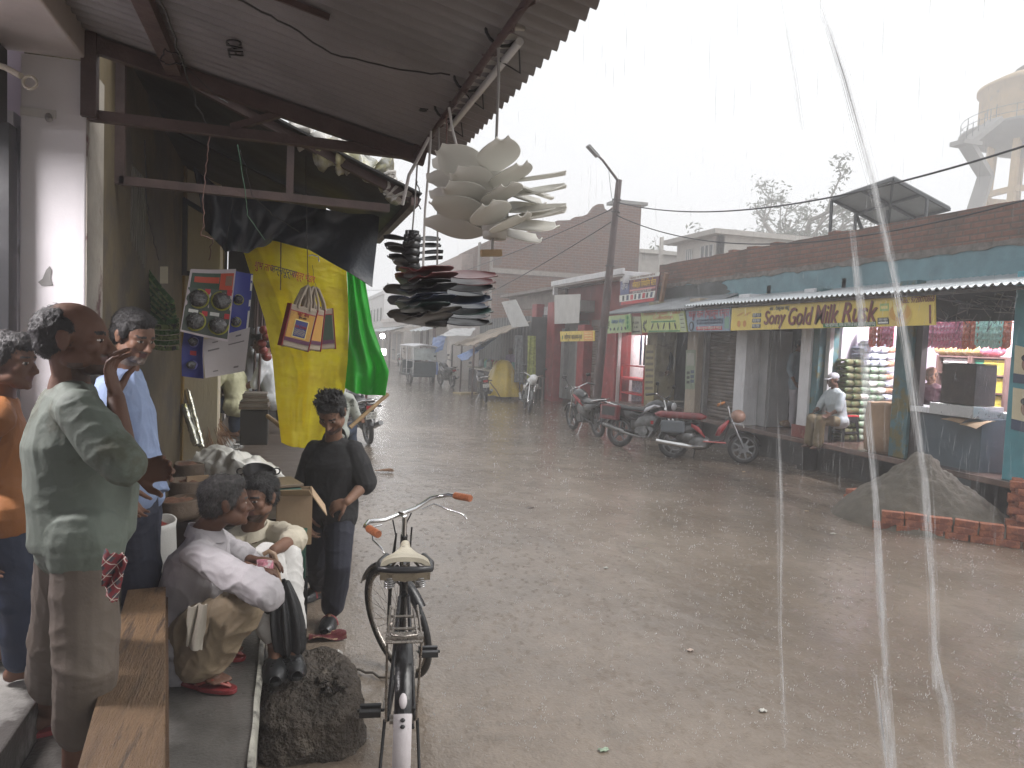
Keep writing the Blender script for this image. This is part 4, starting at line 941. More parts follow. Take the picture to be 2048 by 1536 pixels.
    if box:
        b=MB();b.box((-.14,-.22,.66),(.42,.13,.3));o=b.build('saddle_box',box,t_,bevel=.03)
        MB().box((-.14,-.288,.68),(.3,.006,.17)).build('box_panel',BLKPL,o)
        b=MB();b.box((-.16,.2,.66),(.4,.12,.3));b.build('saddle_box',box,t_,bevel=.03)
    t_.location=(rear.x,rear.y,0);t_.rotation_euler=(-lean,0,rz);return t_
SILV=M('silver_stripe',(.4,.4,.42),.2,.1,metal=.7);RSAD=M('red_saddle_box',(.14,.017,.02),.3,.2,4,.1);WPN=M('white_paint',(.62,.62,.62),.2,.06,coat=.4);REDPN=M('red_paint',(.3,.015,.02),.2,.15,coat=.4)
g1,g2=onZ(1237,893,0),onZ(1335,908,0);motorcycle('black motorcycle with silver striped tank and red saddle boxes',g1,g2,BPNT,SILV,RSAD)
g1,g2=onZ(1197,874,0),onZ(1152,861,0);motorcycle('black motorcycle seen from behind beside the street pole',g1,g2,BPNT,REDPN)
g1,g2=onZ(1049,818,0),onZ(1064,833,0);motorcycle('white and black motorcycle facing the camera beside red post',g1,g2,WPN,None,fair=WPN)
g1,g2=onZ(972,806,0),onZ(946,788,0);motorcycle('dark motorcycle with plate facing us beside the yellow tarp',g1,g2,BPNT,SILV)
g1,g2=onZ(905,775,0),onZ(868,768,0);motorcycle('dark motorcycle parked beside the battery rickshaw',g1,g2,BPNT,SILV)
g1,g2=onZ(802,742,0),onZ(796,735,0);motorcycle('faint motorcycle far up the street beyond the rickshaw',g1,g2,BPNT)
g1,g2=onZ(738,889,0),onZ(700,868,0);motorcycle('black motorcycle behind the green cloth and bamboo stick',g1,g2,BPNT,SILV)
# moped
def moped(label,rear,front):
    rear=V(rear);front=V(front);d=front-rear;rz=math.atan2(d.y,d.x);t_=thing('moped',label,'moped',(0,0,0));r=.27;wb=1.22
    wheel(t_,0,r,tw=.042,spokes=6);wheel(t_,wb,r,tw=.038,spokes=8)
    for s_ in (-1,1): MB().tube([(wb,.06*s_,r),(wb-.24,.06*s_,.78)],[.024,.018],8).build('fork',ALLOY,t_)
    guard(t_,wb,r,.2,2.6,BPNT,.05);guard(t_,0,r,.3,2.8,BPNT,.06)
    b=MB().tube([(wb-.25,0,.8),(wb-.36,0,.4),(.62,0,.3),(.4,0,.34),(.1,0,.55)],.032,8);b.build('frame',BPNT,t_)
    b=MB().tube([(wb-.24,0,.78),(wb-.3,0,1.0),],.02,8);b.tube([(wb-.45,.33,1.02),(wb-.36,.2,1.06),(wb-.3,0,1.0),(wb-.36,-.2,1.06),(wb-.45,-.33,1.02)],.013,8);b.build('handlebar',CHR,t_)
    for s_ in (-1,1): MB().tube([(wb-.37,.22*s_,1.06),(wb-.48,.35*s_,1.01)],.02,8).build('grip',M('orange_grip',(.5,.2,.06),.5,.2),t_)
    MB().ell((wb-.12,0,.83),(.13,.12,.12)).build('headlight',M('brown_plastic_wrap',(.34,.2,.15),.25,.2,6,.4,20),t_)
    b=MB();b.box((wb-.02,0,.67),(.012,.22,.08),MX.Rotation(-.2,3,'Y'));p=b.build('number_plate',PLATE,t_);text('plate_text','UP 82 K 9042',BLK,V((wb-.012,0,.67)),V((0,1,0)),V((0,0,1)),.05,p,width=.19)
    def pad(u,v):
        a=2*PI*u;return (lerp(-.36,.56,v),.16*math.copysign(abs(math.cos(a))**.6,math.cos(a))*min(1,.6+6*min(v,1-v)),.78+.07*math.copysign(abs(math.sin(a))**.6,math.sin(a))*min(1,.3+6*min(v,1-v))+.012*NZ.noise(V((v*14,u*9,0))))
    MB().grid(pad,22,26).build('seat_cover',M('wet_red_seat_cover',(.17,.018,.021),.2,.35,7,.5,18,coat=.4),t_)
    b=MB();b.box((-.02,-.2,.57),(.42,.1,.22));b.box((-.02,.2,.57),(.42,.1,.22));b.build('side_bag',M('grey_side_bag',(.1,.115,.13),.4,.2,4,.2),t_,bevel=.03)
    b=MB();b.loft([((.45,0,.62),(0,.1,0),(0,0,.06)),((.3,0,.55),(0,.13,0),(0,0,.12)),((.0,0,.5),(0,.13,0),(0,0,.14)),((-.25,0,.55),(0,.08,0),(0,0,.08))],12);b.build('body_panel',BPNT,t_)
    for s_ in (-1,1): MB().loft([((.3,.135*s_,.62),(0,.01,0),(0,0,.03)),((.44,.13*s_,.54),(0,.012,0),(0,0,.05)),((.55,.1*s_,.42),(0,.01,0),(0,0,.02))],8).build('side_flash',REDPN,t_)
    b=MB();b.loft([((wb-.28,0,.75),(.03,0,0),(0,.06,0)),((wb-.38,0,.62),(.07,0,0),(0,.13,.0)),((wb-.46,0,.46),(.05,0,0),(0,.1,0))],12);b.build('leg_shield',REDPN,t_)
    b=MB();b.bx(.52,.92,-.14,.14,.33,.355);b.build('foot_board',M('red_white_board',(.42,.1,.09),.3,.4,9,.1),t_,bevel=.01)
    b=MB();b.ell((.45,0,.32),(.22,.13,.14));b.ell((.2,0,.42),(.2,.12,.14));b.cyl((.5,-.13,.3),(.5,.13,.3),.07,n=14);b.build('engine',ENG,t_)
    MB().tube([(.55,-.1,.26),(.34,-.16,.24),(.3,-.165,.24),(-.3,-.175,.30)],[.02,.025,.052,.05],12).build('exhaust',CHR,t_)
    MB().tube([(.4,.1,.26),(.36,.18,.02),(.3,.18,.01)],.012,6).build('stand',BPNT,t_)
    MB().box((-.4,0,.62),(.05,.12,.06)).build('tail_light',TAIL,t_)
    t_.location=(rear.x,rear.y,0);t_.rotation_euler=(-.1,0,rz);return t_
moped('red seated moped with wrapped headlight parked nearest on the right',onZ(1345,916,0),onZ(1484,927,0))
# ---------------------------------------------------------------- bicycle
BTY=M('bicycle_tyre',(.02,.02,.021),.4,.3,20,.3,80);BFR=M('black_bicycle_enamel',(.012,.012,.013),.22,.4,9,.15,50,stain=((.07,.045,.03),7,.68));RUST=M('rusty_chrome',(.32,.29,.26),.28,.3,12,.3,60,metal=.8,stain=((.13,.06,.03),9,.6))
def bicycle(name,label,rear,heading,steer,wt=True,lean=0,full=True,cat='bicycle'):
    t_=thing(name,label,cat,(0,0,0));r=.34;wb=1.13
    def bw(par,x,y=0):
        o=MB().torus((x,0,r),(0,1,0),r-.018,.019,56,10).build('wheel',BTY,par)
        b=MB().torus((x,0,r),(0,1,0),r-.042,.011,56,8,sq=1.3);b.build('rim',RUST,o)
        b=MB();b.cyl((x,-.05,r),(x,.05,r),.02,n=12);b.cyl((x,-.035,r),(x,-.03,r),.034,n=14);b.cyl((x,.03,r),(x,.035,r),.034,n=14)
        for k in range(36):
            a=2*PI*k/36;s_=.03*(-1)**k;h_=a+(.5 if (k//2)%2 else -.5)
            b.tube([(x+.03*math.cos(h_),s_,r+.03*math.sin(h_)),(x+(r-.045)*math.cos(a),0,r+(r-.045)*math.sin(a))],.0014,4,cap=False)
        b.build('spokes',RUST,o);return o
    bw(t_,0)
    b=MB();bb=V((.46,0,.3));st=V((.27,0,.86));hd0=V((wb-.27,0,.92));hd1=V((wb-.2,0,.74))
    b.tube([bb,st],.016,10);b.tube([bb,hd1],.017,10);b.tube([st-V((0,0,.06)),hd0-V((0,0,.03))],.015,10);b.tube([hd0,hd1],.02,10)
    for s_ in (-1,1): b.tube([(0,.058*s_,r),bb+V((0,.03*s_,0))],.010,8);b.tube([(0,.058*s_,r),st+V((0,.02*s_,-.07))],.009,8)
    b.cyl(bb-V((0,.045,0)),bb+V((0,.045,0)),.024,n=14);b.build('frame',BFR,t_)
    # saddle on coil springs
    def sad(u,v):
        x=lerp(.12,.4,v);w=.115*(1-.0*v) if v<.35 else lerp(.115,.026,min(1,(v-.35)/.5)**.8);a=PI*u;return (x,w*math.cos(a),.985+.035*math.sin(a)**.7-.012*math.sin(PI*v)-.02*abs(math.cos(a))**6)
    o=MB().grid(sad,18,22,.02).build('saddle',M('worn_cream_saddle',(.44,.40,.31),.45,.18,9,.3,40,stain=((.05,.045,.04),7,.6)),t_)
    def rim_(u,v):
        x0=.115+.0*v;a=PI*u;return (.125-.018*math.sin(a)*0+ .10*(1-abs(math.cos(a)))*-.12,.118*math.cos(a),.985-.035*v-.0)
    MB().tube([(.30,-.085,.972),(.2,-.116,.968),(.125,-.112,.966),(.108,-.05,.966),(.108,.05,.966),(.125,.112,.966),(.2,.116,.968),(.30,.085,.972)],.016,8).build('saddle_band',BLKPL,o)
    MB().grid(lambda u,v:(.118+.03*v,lerp(-.112,.112,u),.95-.05*v*(1-.3*abs(u-.5))),10,3,.006).build('saddle_back',M('torn_cream_vinyl',(.36,.31,.23),.5,.3,12,.4,40,stain=((.04,.035,.03),9,.55)),o)
    for s_ in (-1,1):
        MB().tube([(.16+.022*math.cos(k*.8),.07*s_+.022*math.sin(k*.8),.87+k*.0013) for k in range(64)],.0035,5).build('spring',M('spring_steel',(.5,.5,.5),.25,.1,metal=.9),o)
    b=MB();b.tube([st,st+V((.0,0,.08))],.012,8);b.tube([(.16,.07,.87),(.28,.02,.88),(.28,-.02,.88),(.16,-.07,.87)],.008,6);b.tube([(.16,.07,.955),(.38,.015,.955)],.006,6);b.tube([(.16,-.07,.955),(.38,-.015,.955)],.006,6);b.build('seat_post',RUST,t_)
    # rear mudguard, white painted tail
    def mg(a0,a1,rr,w):
        def fn(u,v):
            a=lerp(a0,a1,u);q=(v-.5)*2;R_=r+rr-.014*q*q;return (R_*math.cos(a),q*w,r+R_*math.sin(a))
        return fn
    MB().grid(mg(.9,PI+.25,.022,.032),30,6,.003).build('mudguard',BFR,t_)
    if wt:
        WFL=M('white_mudguard_flap',(.56,.52,.53),.4,.1,6,.2,40,stain=((.22,.12,.07),16,.63))
        o=MB().grid(mg(PI*.83,PI*1.06,.028,.034),14,6,.003).build('mudguard_flap',WFL,t_)
        for a in (PI*.85,PI*.87): MB().ell(((r+.032)*math.cos(a),0,r+(r+.032)*math.sin(a)),(.008,.01,.008)).build('bolt',BLKPL,o)
        a=PI*.79;MB().ell(((r+.026)*math.cos(a),0,r+(r+.026)*math.sin(a)),(.012,.016,.03),MX.Rotation(.5,3,'Y')).build('reflector_base',WFL,t_)
    # carrier
    b=MB()
    for s_ in (-1,1): b.tube([(.17,.06*s_,.78),(-.2,.07*s_,.765)],.006,6);b.tube([(-.17,.07*s_,.765),(-.01,.065*s_,r)],.006,6)
    for x in (-.2,-.06,.08): b.tube([(x,-.075,.766),(x,.075,.766)],.006,6)
    b.box((-.16,0,.775),(.05,.155,.014));b.tube([(.1,.04,.79),(-.19,.05,.79),(-.2,0,.79),(-.19,-.05,.79),(.1,-.04,.79)],.005,6);b.build('carrier',RUST,t_)
    # chain guard, crank, pedals
    b=MB();b.cyl(bb+V((0,-.055,0)),bb+V((0,-.05,0)),.095,n=24);b.tube([(0,-.052,r+.04),bb+V((0,-.052,.09))],.008,6);b.tube([(0,-.052,r-.04),bb+V((0,-.052,-.09))],.008,6);b.build('chain_guard',BFR,t_)
    for s_,a in ((-1,.45),(1,.45+PI)):
        e=bb+V((.17*math.cos(a),.075*s_,.17*math.sin(a)));b=MB().beam(bb+V((0,.06*s_,0)),e,.02,.012);b.build('crank',RUST,t_)
        b=MB();
        for dx in (-.032,.032): b.box(e+V((dx,.065*s_,0)),(.025,.1,.03))
        b.cyl(e,e+V((0,.125*s_,0)),.008,n=8)
        for dy in (.018,.112): b.box(e+V((0,dy*s_,0)),(.08,.006,.02))
        b.build('pedal',BLKPL,t_,bevel=.003)
    # stand
    b=MB()
    for s_ in (-1,1): b.tube([(0,.07*s_,r),(-.05,.09*s_,.05),(-.1,.1*s_,.02)],.008,6)
    b.build('stand',BFR,t_)
    # steered front end : rotate about head axis
    ax=(hd0-hd1).normalized();Rm=MX.Translation(hd0)@MX.Rotation(steer,4,ax)@MX.Translation(-hd0)
    def st_(mb,name,mat,par=t_): return mb.xf(Rm).build(name,mat,par)
    o=st_(MB().torus((wb,0,r),(0,1,0),r-.018,.019,56,10),'wheel',BTY)
    st_(MB().torus((wb,0,r),(0,1,0),r-.042,.011,56,8,sq=1.3),'rim',RUST,o)
    b=MB();b.cyl((wb,-.05,r),(wb,.05,r),.018,n=12)
    for k in range(32):
        a=2*PI*k/32;s_=.028*(-1)**k;h_=a+(.5 if (k//2)%2 else -.5);b.tube([(wb+.025*math.cos(h_),s_,r+.025*math.sin(h_)),(wb+(r-.045)*math.cos(a),0,r+(r-.045)*math.sin(a))],.0014,4,cap=False)
    st_(b,'spokes',RUST,o)
    b=MB()
    for s_ in (-1,1): b.tube([(wb,.055*s_,r),(wb-.13,.05*s_,.68),(hd1.x,.035*s_,.74)],.011,8);b.tube([(wb,.06*s_,r),(wb-.28,.05*s_,.95)],.005,6)
    b.tube([hd1,hd0+ax*.02],.012,8);st_(b,'fork',BFR)
    def fg(u,v):
        a=lerp(.55,2.65,u);q=(v-.5)*2;R_=r+.022-.014*q*q;return (wb+R_*math.cos(a),q*.032,r+R_*math.sin(a))
    st_(MB().grid(fg,24,6,.003),'mudguard',BFR)
    b=MB();q=hd0+ax*.13;b.tube([hd0,q],.014,8);b.tube([q+V((0,0,.0)),q+V((.05,.0,.005))],.013,8)
    b.tube([q+V((.05,0,0)),q+V((.05,.1,.0)),q+V((.03,.2,.03)),q+V((-.05,.265,.04)),q+V((-.2,.285,.035))],.0115,10);b.tube([q+V((.05,0,0)),q+V((.05,-.1,.0)),q+V((.03,-.2,.03)),q+V((-.05,-.265,.04)),q+V((-.2,-.285,.035))],.0115,10)
    st_(b,'handlebar',CHR)
    for s_ in (-1,1):
        b=MB();p0=q+V((-.1,.273*s_,.039));p1=q+V((-.22,.288*s_,.034));b.tube([p0.lerp(p1,i/14) for i in range(15)],[.018+.0025*(i%2) for i in range(15)],12);st_(b,'grip',M('orange_brown_grip',(.33,.1,.035),.35,.3,60,.6,150))
        b=MB();b.tube([q+V((.03,.13*s_,-.012)),q+V((.01,.2*s_,-.0)),q+V((-.07,.245*s_,-.04)),q+V((-.17,.26*s_,-.055)),q+V((-.19,.262*s_,-.08))],.005,8);st_(b,'brake_lever',CHR)
    b=MB();b.tube(wob([q+V((.03,.06,-.01)),q+V((.1,.02,-.12)),hd1+V((.07,.03,.02)),hd1+V((.06,.03,-.1))],.015,2),.004,5);b.tube(wob([q+V((.03,-.06,-.01)),q+V((.08,-.03,-.1)),hd1+V((.06,-.02,.05)),hd1+V((.05,-.03,-.12))],.015,4),.004,5);st_(b,'brake_cable',BLKPL)
    t_.location=(rear[0],rear[1],0);t_.rotation_euler=(lean,0,heading);return t_
bicycle('bicycle','old black roadster bicycle standing in road water in the foreground',(.50,3.12),R(82),R(34))
g=onZ(1360,872,0);bicycle('bicycle','bicycle parked behind the red moped, only saddle and handlebar showing',(g.x,g.y+.1),R(-32),R(10),wt=False)
# ================================================================= battery rickshaw far up the street
def rickshaw(label,p,rz):
    t_=thing('battery_rickshaw',label,'rickshaw',(0,0,0));RB=M('rickshaw_dark_green',(.03,.05,.06),.35,.3,3)
    for x,y in ((0,.48),(0,-.48)): 
        o=MB().torus((x,y,.24),(0,1,0),.19,.06,24,8).build('wheel',TYRE,t_);MB().cyl((x,y-.05,.24),(x,y+.05,.24),.14,n=14).build('rim',ALLOY,o)
    o=MB().torus((1.9,0,.24),(0,1,0),.19,.06,24,8).build('wheel',TYRE,t_);MB().cyl((1.9,-.05,.24),(1.9,.05,.24),.14,n=14).build('rim',ALLOY,o)
    b=MB();b.bx(-.45,1.5,-.5,.5,.32,.42);b.bx(-.45,-.38,-.5,.5,.42,.95);b.bx(-.4,.1,-.48,.48,.42,.62);b.bx(.85,1.2,-.48,.48,.42,.62);b.bx(1.5,1.62,-.4,.4,.42,1.0);b.build('body',RB,t_,bevel=.02)
    b=MB()
    for x in (-.42,.55,1.55):
        for s_ in (-1,1): b.tube([(x,.5*s_,.42),(x,.5*s_,1.62)],.022,8)
    for s_ in (-1,1): b.tube([(-.45,.5*s_,1.0),(.5,.5*s_,1.0)],.018,6)
    b.build('frame',CHR,t_)
    MB().grid(lambda u,v:(lerp(-.55,1.75,u),lerp(-.55,.55,v),1.62+.1*math.sin(PI*v)+.02*math.sin(PI*u)),14,10,.05).build('canopy',M('rickshaw_canopy',(.4,.4,.42),.4,.2,2),t_)
    MB().grid(lambda u,v:(-.44+.01*math.sin(v*9),lerp(-.48,.48,u),lerp(1.05,1.55,v)),8,6,.008).build('rear_curtain',M('clear_plastic',(.38,.42,.42),.2,.2),t_)
    MB().grid(lambda u,v:(lerp(-.5,.1,u),-.53-.05*math.sin(4*u+v*3),lerp(1.0,.5,v)*(1-.25*v*abs(u-.5))),10,8,.01).build('blue_sheet',M('blue_polythene',(.03,.12,.42),.25,.2,3),t_)
    b=MB();b.bx(-.4,.15,-.46,.46,.62,.7);b.bx(-.43,-.33,-.46,.46,.7,1.0);b.build('seat',VIN,t_,bevel=.03)
    t_.location=(p.x,p.y,0);t_.rotation_euler=(0,0,rz)
rickshaw('dark battery rickshaw with pale canopy and blue sheet parked by the stalls',onZ(842,768,0),R(98))
# ================================================================= stalls beyond the red building
STW=M('dark_tin_wall',(.075,.078,.08),.5,.4,2,.3,20,metal=.3);STA=M('brown_patched_awning',(.23,.185,.14),.7,.35,2,.4,20,stain=((.12,.1,.085),1.4,.55))
BLT=M('blue_tarpaulin',(.10,.20,.46),.3,.2,2,.4,14,trl=.3)
st1=thing('market_stall','dark tin market stall with brown patched awning next to the red building','stall',(7.8,29,0))
b=MB();b.grid(lambda u,v:(8.85+.02*math.sin(u*150),lerp(25.1,35,u),lerp(0,3.0,v)),160,1,.01,smooth=False);b.bx(8.2,8.9,25.05,25.15,0,2.9);b.build('wall',STW,st1)
a_,b_,c_,d_=W(1062,643,25.2),W(948,692,24.6),W(905,690,32),W(1000,655,33)
def quad(a,b,c,d,nu,nv,th,nz=.0,seed=0,sg=0):
    return MB().grid(lambda u,v:a.lerp(b,u).lerp(d.lerp(c,u),v)+V((0,0,nz*NZ.noise(V((u*6,v*6,seed)))-sg*4*u*(1-u)*v))+V((nz*.6*NZ.noise(V((u*7,v*7,seed+4))),nz*.6*NZ.noise(V((u*7,v*7,seed+8))),0)),nu,nv,th)
quad(a_,b_,c_,d_,24,16,.03,.09,1).build('awning',STA,st1)
for q in (b_,c_,b_.lerp(c_,.5)): MB().cyl((q.x,q.y,0),q,.035,n=8).build('post',IRON,st1)
b=MB();MB().bx(7.2,8.8,25.9,30.5,.82,.88).build('table_top',M('pale_plank',(.36,.33,.27),.6,.2),st1)
b=MB();b.bx(7.25,8.7,26,30.4,.0,.82);b.build('table_skirt',M('patched_cloth',(.10,.095,.1),.8,.6,4),st1)
rnd2=random.Random(9)
cols=[(.5,.5,.45),(.12,.35,.3),(.5,.35,.05),(.4,.06,.06),(.15,.2,.4),(.45,.45,.48),(.3,.38,.1)]
nmz=['white','teal','ochre','red','blue','grey white','lime']
for k in range(14):
    c_i=k%7;m=M('stall_goods_'+nmz[c_i].replace(' ','_'),cols[c_i],.5,.3,8,.2)
    y=26.2+.31*k;h_=rnd2.uniform(.18,.4)
    put('sg',lambda:MB().lathe([(.01,0),(.1,0),(.12,.1),(.11,.25),(.06,.3),(.05,.34),(.01,.34)],n=12),'stall_jar',m,'%s jar standing on the market stall table, %s'%(nmz[c_i],'nearer half' if k<7 else 'farther half'),'jar','jars on the market stall table',(7.5+rnd2.uniform(0,.6),y,.882))
b1=quad(W(1002,670,26.2),W(985,682,25.2),W(938,716,24.9),W(914,712,26.5),18,14,.008,.05,3,.12).build('blue_tarp',BLT);tag(b1,'blue tarpaulin flap sloping down from the market stall awning','tarpaulin')
b2=quad(W(893,668,31),W(885,700,31),W(862,708,32),W(866,676,33),14,12,.008,.06,5).build('blue_tarp',BLT);tag(b2,'smaller blue tarpaulin hanging farther up near the rickshaw','tarpaulin')
b3=quad(W(952,656,29),W(940,672,28),W(880,672,30),W(905,658,32),14,10,.01,.08,7).build('white_tarp',M('dull_white_sheet',(.5,.5,.5),.4,.15,2,.3,14,trl=.2));tag(b3,'whitish plastic sheet over the farther stalls','tarpaulin')
t_=thing('tin_board','tilted pale grey tin board leaning above the market stall','board',W(1035,628,25))
q4=[W(1003,604,25.2),W(1031,599,24.9),W(1058,652,24.6),W(1024,655,24.9)];n_=(q4[1]-q4[0]).cross(q4[3]-q4[0]).normalized()
MB().prism(q4,n_*.02).build('sheet',M('pale_grey_tin',(.47,.47,.46),.45,.12,3,.1,30,stain=((.25,.25,.25),3,.66)),t_)
FARSH=M('haze_paled_shutter',(.3,.3,.31),.5,.2)
# farther stalls and row houses, wall and shutter colours paled to imitate haze
for k,(y0,y1,x0,h_,lab) in enumerate(((36,41,7.6,2.7,'low grey stall with cloth front beyond the blue tarpaulin'),(42.5,52,8.2,5.2,'plain two storey shop house with walls paled like haze'),(53,66,7.8,3.4,'long low shop block farther up the street'),(67,88,8.0,6.0,'tall faint house block near the street end'),(90,120,7.5,4.5,'last faint house block at the street end'))):
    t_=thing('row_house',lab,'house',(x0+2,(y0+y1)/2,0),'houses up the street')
    b=MB();b.bx(x0,x0+6,y0,y1,0,h_);b.bx(x0-.15,x0+.1,y0-.1,y1+.1,h_-.25,h_+.05);b.build('wall',M('haze_paled_plaster_%d'%(k%2),((.6,.56,.53),(.58,.58,.58))[k%2],.8,.12,1),t_)
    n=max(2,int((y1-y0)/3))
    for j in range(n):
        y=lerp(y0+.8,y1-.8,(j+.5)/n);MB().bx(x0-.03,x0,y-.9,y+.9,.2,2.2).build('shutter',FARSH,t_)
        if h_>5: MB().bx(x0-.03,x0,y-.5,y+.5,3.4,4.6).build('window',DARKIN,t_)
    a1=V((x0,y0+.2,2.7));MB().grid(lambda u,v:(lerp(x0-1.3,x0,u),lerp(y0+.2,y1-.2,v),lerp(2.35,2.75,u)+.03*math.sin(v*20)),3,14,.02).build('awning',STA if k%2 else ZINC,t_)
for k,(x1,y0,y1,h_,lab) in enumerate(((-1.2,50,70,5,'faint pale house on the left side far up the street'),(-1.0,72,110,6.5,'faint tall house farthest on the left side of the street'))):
    t_=thing('row_house',lab,'house',(x1-3,(y0+y1)/2,0),'houses up the street');MB().bx(x1-6,x1,y0,y1,0,h_).build('wall',M('haze_paled_plaster_0',(.6,.56,.53),.8),t_)
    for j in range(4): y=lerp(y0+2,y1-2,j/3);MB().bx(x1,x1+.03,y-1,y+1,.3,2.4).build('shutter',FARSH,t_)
# street end block across the road, in the same haze-paled colours
t_=thing('row_house','hazy building closing the far end of the street','house',(4,128,0),'houses up the street');MB().bx(-14,20,128,136,0,6.5).build('wall',M('haze_paled_plaster_1',(.58,.58,.58),.8),t_)
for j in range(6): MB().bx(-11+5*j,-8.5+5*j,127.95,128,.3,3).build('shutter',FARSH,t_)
# poles far up and lit lamp
for u,d_,hh,lab in ((843,44,6.2,'pale twin pole standing beyond the rickshaw'),(868,33,4.2,'dark iron post between rickshaw and stalls'),(772,70,7,'faint street pole far up in the mist')):
    q=W(u,690,d_);b=MB().cyl((q.x,q.y,0),(q.x,q.y,hh),.1,.07,10)
    if d_==44: b.cyl((q.x+.35,q.y,0),(q.x+.35,q.y,hh),.1,.07,10)
    b.box((q.x,q.y,hh-.4),(.9,.08,.08));tag(b.build('street_pole',IRON),lab,'pole')
q=W(765,672,46);t_=thing('street_lamp','lit white lamp glowing in the mist far up the street','lamp',q);MB().ell(q,.16).build('bulb',EM('lit_lamp',(1,1,1),14),t_);MB().tube([q+V((0,0,.15)),q+V((.3,.2,.35)),V((q.x+.5,q.y+.3,q.z+.3)),V((q.x+.5,q.y+.3,0))],.04,8).build('post',IRON,t_)
q=W(763,704,40);t_=thing('lit_sign','small lit white panel under the far lamp','panel',q);MB().box(q,(.5,.08,.35)).build('screen',EM('lit_panel',(1,1,1),2.2),t_);MB().cyl((q.x,q.y+.06,0),(q.x,q.y+.06,q.z),.04,n=8).build('post',IRON,t_)
# yellow tarp over a parked two-wheeler
YTP=M('yellow_tarpaulin',(.46,.33,.03),.3,.2,2,.5,14)
g=onZ(1010,798,0)
def ytf(u,v):
    a=2*PI*u;r_=lerp(.12,1,v**.75);x=.62*r_*math.cos(a);y=.95*r_*math.sin(a);z=1.22*(1-v**1.7)+.12;fold=.07*math.sin(a*7+v*2)*v;return (g.x+(x)*(1+fold),g.y+.4+y*(1+fold),max(.1 if abs(math.cos(a))<.9 else .02,z+.03*NZ.noise(V((x*4,y*4,z)))))
tag(MB().grid(ytf,60,24).build('yellow_tarp',YTP),'yellow tarpaulin tied over a parked two wheeler','tarpaulin')
MB()
rp=MB().tube([W(980,765,23.2),W(992,780,23.1),W(1003,800,23.2)],.02,6);tag(rp.build('wooden_stick',M('dark_stick',(.08,.05,.03),.7,.2)),'dark stick leaning on the yellow tarpaulin','stick')
q=onZ(1060,800,0);
# small goods near post: crate and bottles, cardboard by rickshaw
t_=thing('wooden_crate','small wooden crate frame standing beside the red post','crate',q);b=MB();b.box(q+V((.25,.4,.4)),(.5,.4,.06));
for dx in (0,.5):
    for dy in (.2,.6): b.box(q+V((dx,dy,.4)),(.05,.05,.8))
b.box(q+V((.25,.4,.78)),(.5,.4,.04));b.build('frame',M('grey_wood',(.2,.18,.16),.7,.3),t_)
for k in range(3): put('btl',lambda:MB().lathe([(.01,0),(.05,0),(.05,.2),(.02,.26),(.02,.32),(.01,.32)],n=10),'bottle',M('yellow_oil',(.45,.3,.02),.15,.2),('yellow oil bottle beside the crate nearest the tarpaulin','yellow oil bottle between two others beside the crate','yellow oil bottle nearest the crate frame')[k],'bottle','oil bottles by the crate',(q.x-.12-.13*k,q.y+.25,.3))
t_=MB().box(q+V((-.28,.3,.15)),(.5,.3,.3)).build('oil_bottle_box',CARD);tag(t_,'low cardboard box under the oil bottles','box')
q=onZ(935,788,0);t_=MB().box(q+V((0,0,.03)),(.9,.6,.05),.3).build('wooden_board',M('wet_yellow_board',(.42,.33,.18),.4,.2));tag(t_,'pale yellow board lying on the road edge near the stalls','board')
# hanging clothes by the door of the red building
q=W(1062,725,25.0)
for k,(m,nm) in enumerate(((M('green_print',(.3,.33,.08),.8,.5,12),'yellow green'),(M('grey_print',(.16,.17,.18),.8,.5,12),'grey'))):
    t_=MB().grid(lambda u,v:(q.x-.35*k+(u-.5)*.3+.04*math.sin(u*12+v*2),q.y+.03*math.cos(u*14)+.3*k,q.z+.9-1.6*v),12,10,.01).build('hanging_cloth',m);tag(t_,'%s printed cloth hanging beside the brown door'%nm,'cloth','cloths hanging by the brown door')
# ================================================================= left side: pillar, wall, tin roof
WPIL=M('white_washed_pillar',(.66,.64,.66),.6,.07,2.5,.12,30,stain=((.5,.47,.46),3.5,.7))
DIRTP=M('dirty_painted_plaster',(.30,.275,.24),.6,.3,4,.3,30,stain=((.10,.045,.045),5,.58))
OCH=M('old_ochre_wall',(.085,.066,.036),.7,.35,2.2,.3,30,stain=((.055,.045,.035),1.8,.52))
ANG=M('rusty_angle_iron',(.085,.055,.05),.6,.35,6,.3,50)
pi_=thing('white_pillar','white washed square pillar with peeling paint at the left shop','pillar',(-1.0,3.85,.4))
b=MB();b.bx(-1.125,-.873,3.7,4.0,.39,3.14);b.build('shaft',WPIL,pi_,bevel=.006)
MB().bx(-.874,-.868,3.703,3.998,.4,3.13).build('painted_side',DIRTP,pi_)
b=MB();c=onY(92,555,3.697)
pts=[(0,.03),(.012,.045),(.02,.03),(.016,.0),(.024,-.03),(-.015,-.034),(-.028,-.02),(-.012,-.005)]
b.prism([c+V((x*1.1,0,y*1.1)) for x,y in pts],(0,.002,0));b.build('peeled_patch',GREYP,pi_)
b=MB();q0,q1=onY(40,212,3.69),onY(111,228,3.69);b.bx(q0.x,q1.x,3.69,3.7,q1.z-.02,q0.z);o=b.build('switch_plate',M('old_white_plate',(.55,.54,.52),.5,.1),pi_)
c=onY(97,235,3.68);b=MB();b.ell(c,(.014,.016,.02));b.ell(c+V((.008,-.008,-.008)),(.01,.012,.012));b.build('knob',M('dull_metal',(.3,.29,.27),.4,.2,metal=.5),o)
lb=thing('lintel_beam','white plastered lintel beam over the left shop front','beam',(-1,1.5,3.14))
b=MB();b.bx(-1.3,-.875,-2.5,3.705,3.143,3.7);b.build('beam',M('lintel_plaster',(.5,.46,.44),.6,.15,2,.2,30,stain=((.33,.27,.23),1.6,.6)),lb,bevel=.008)
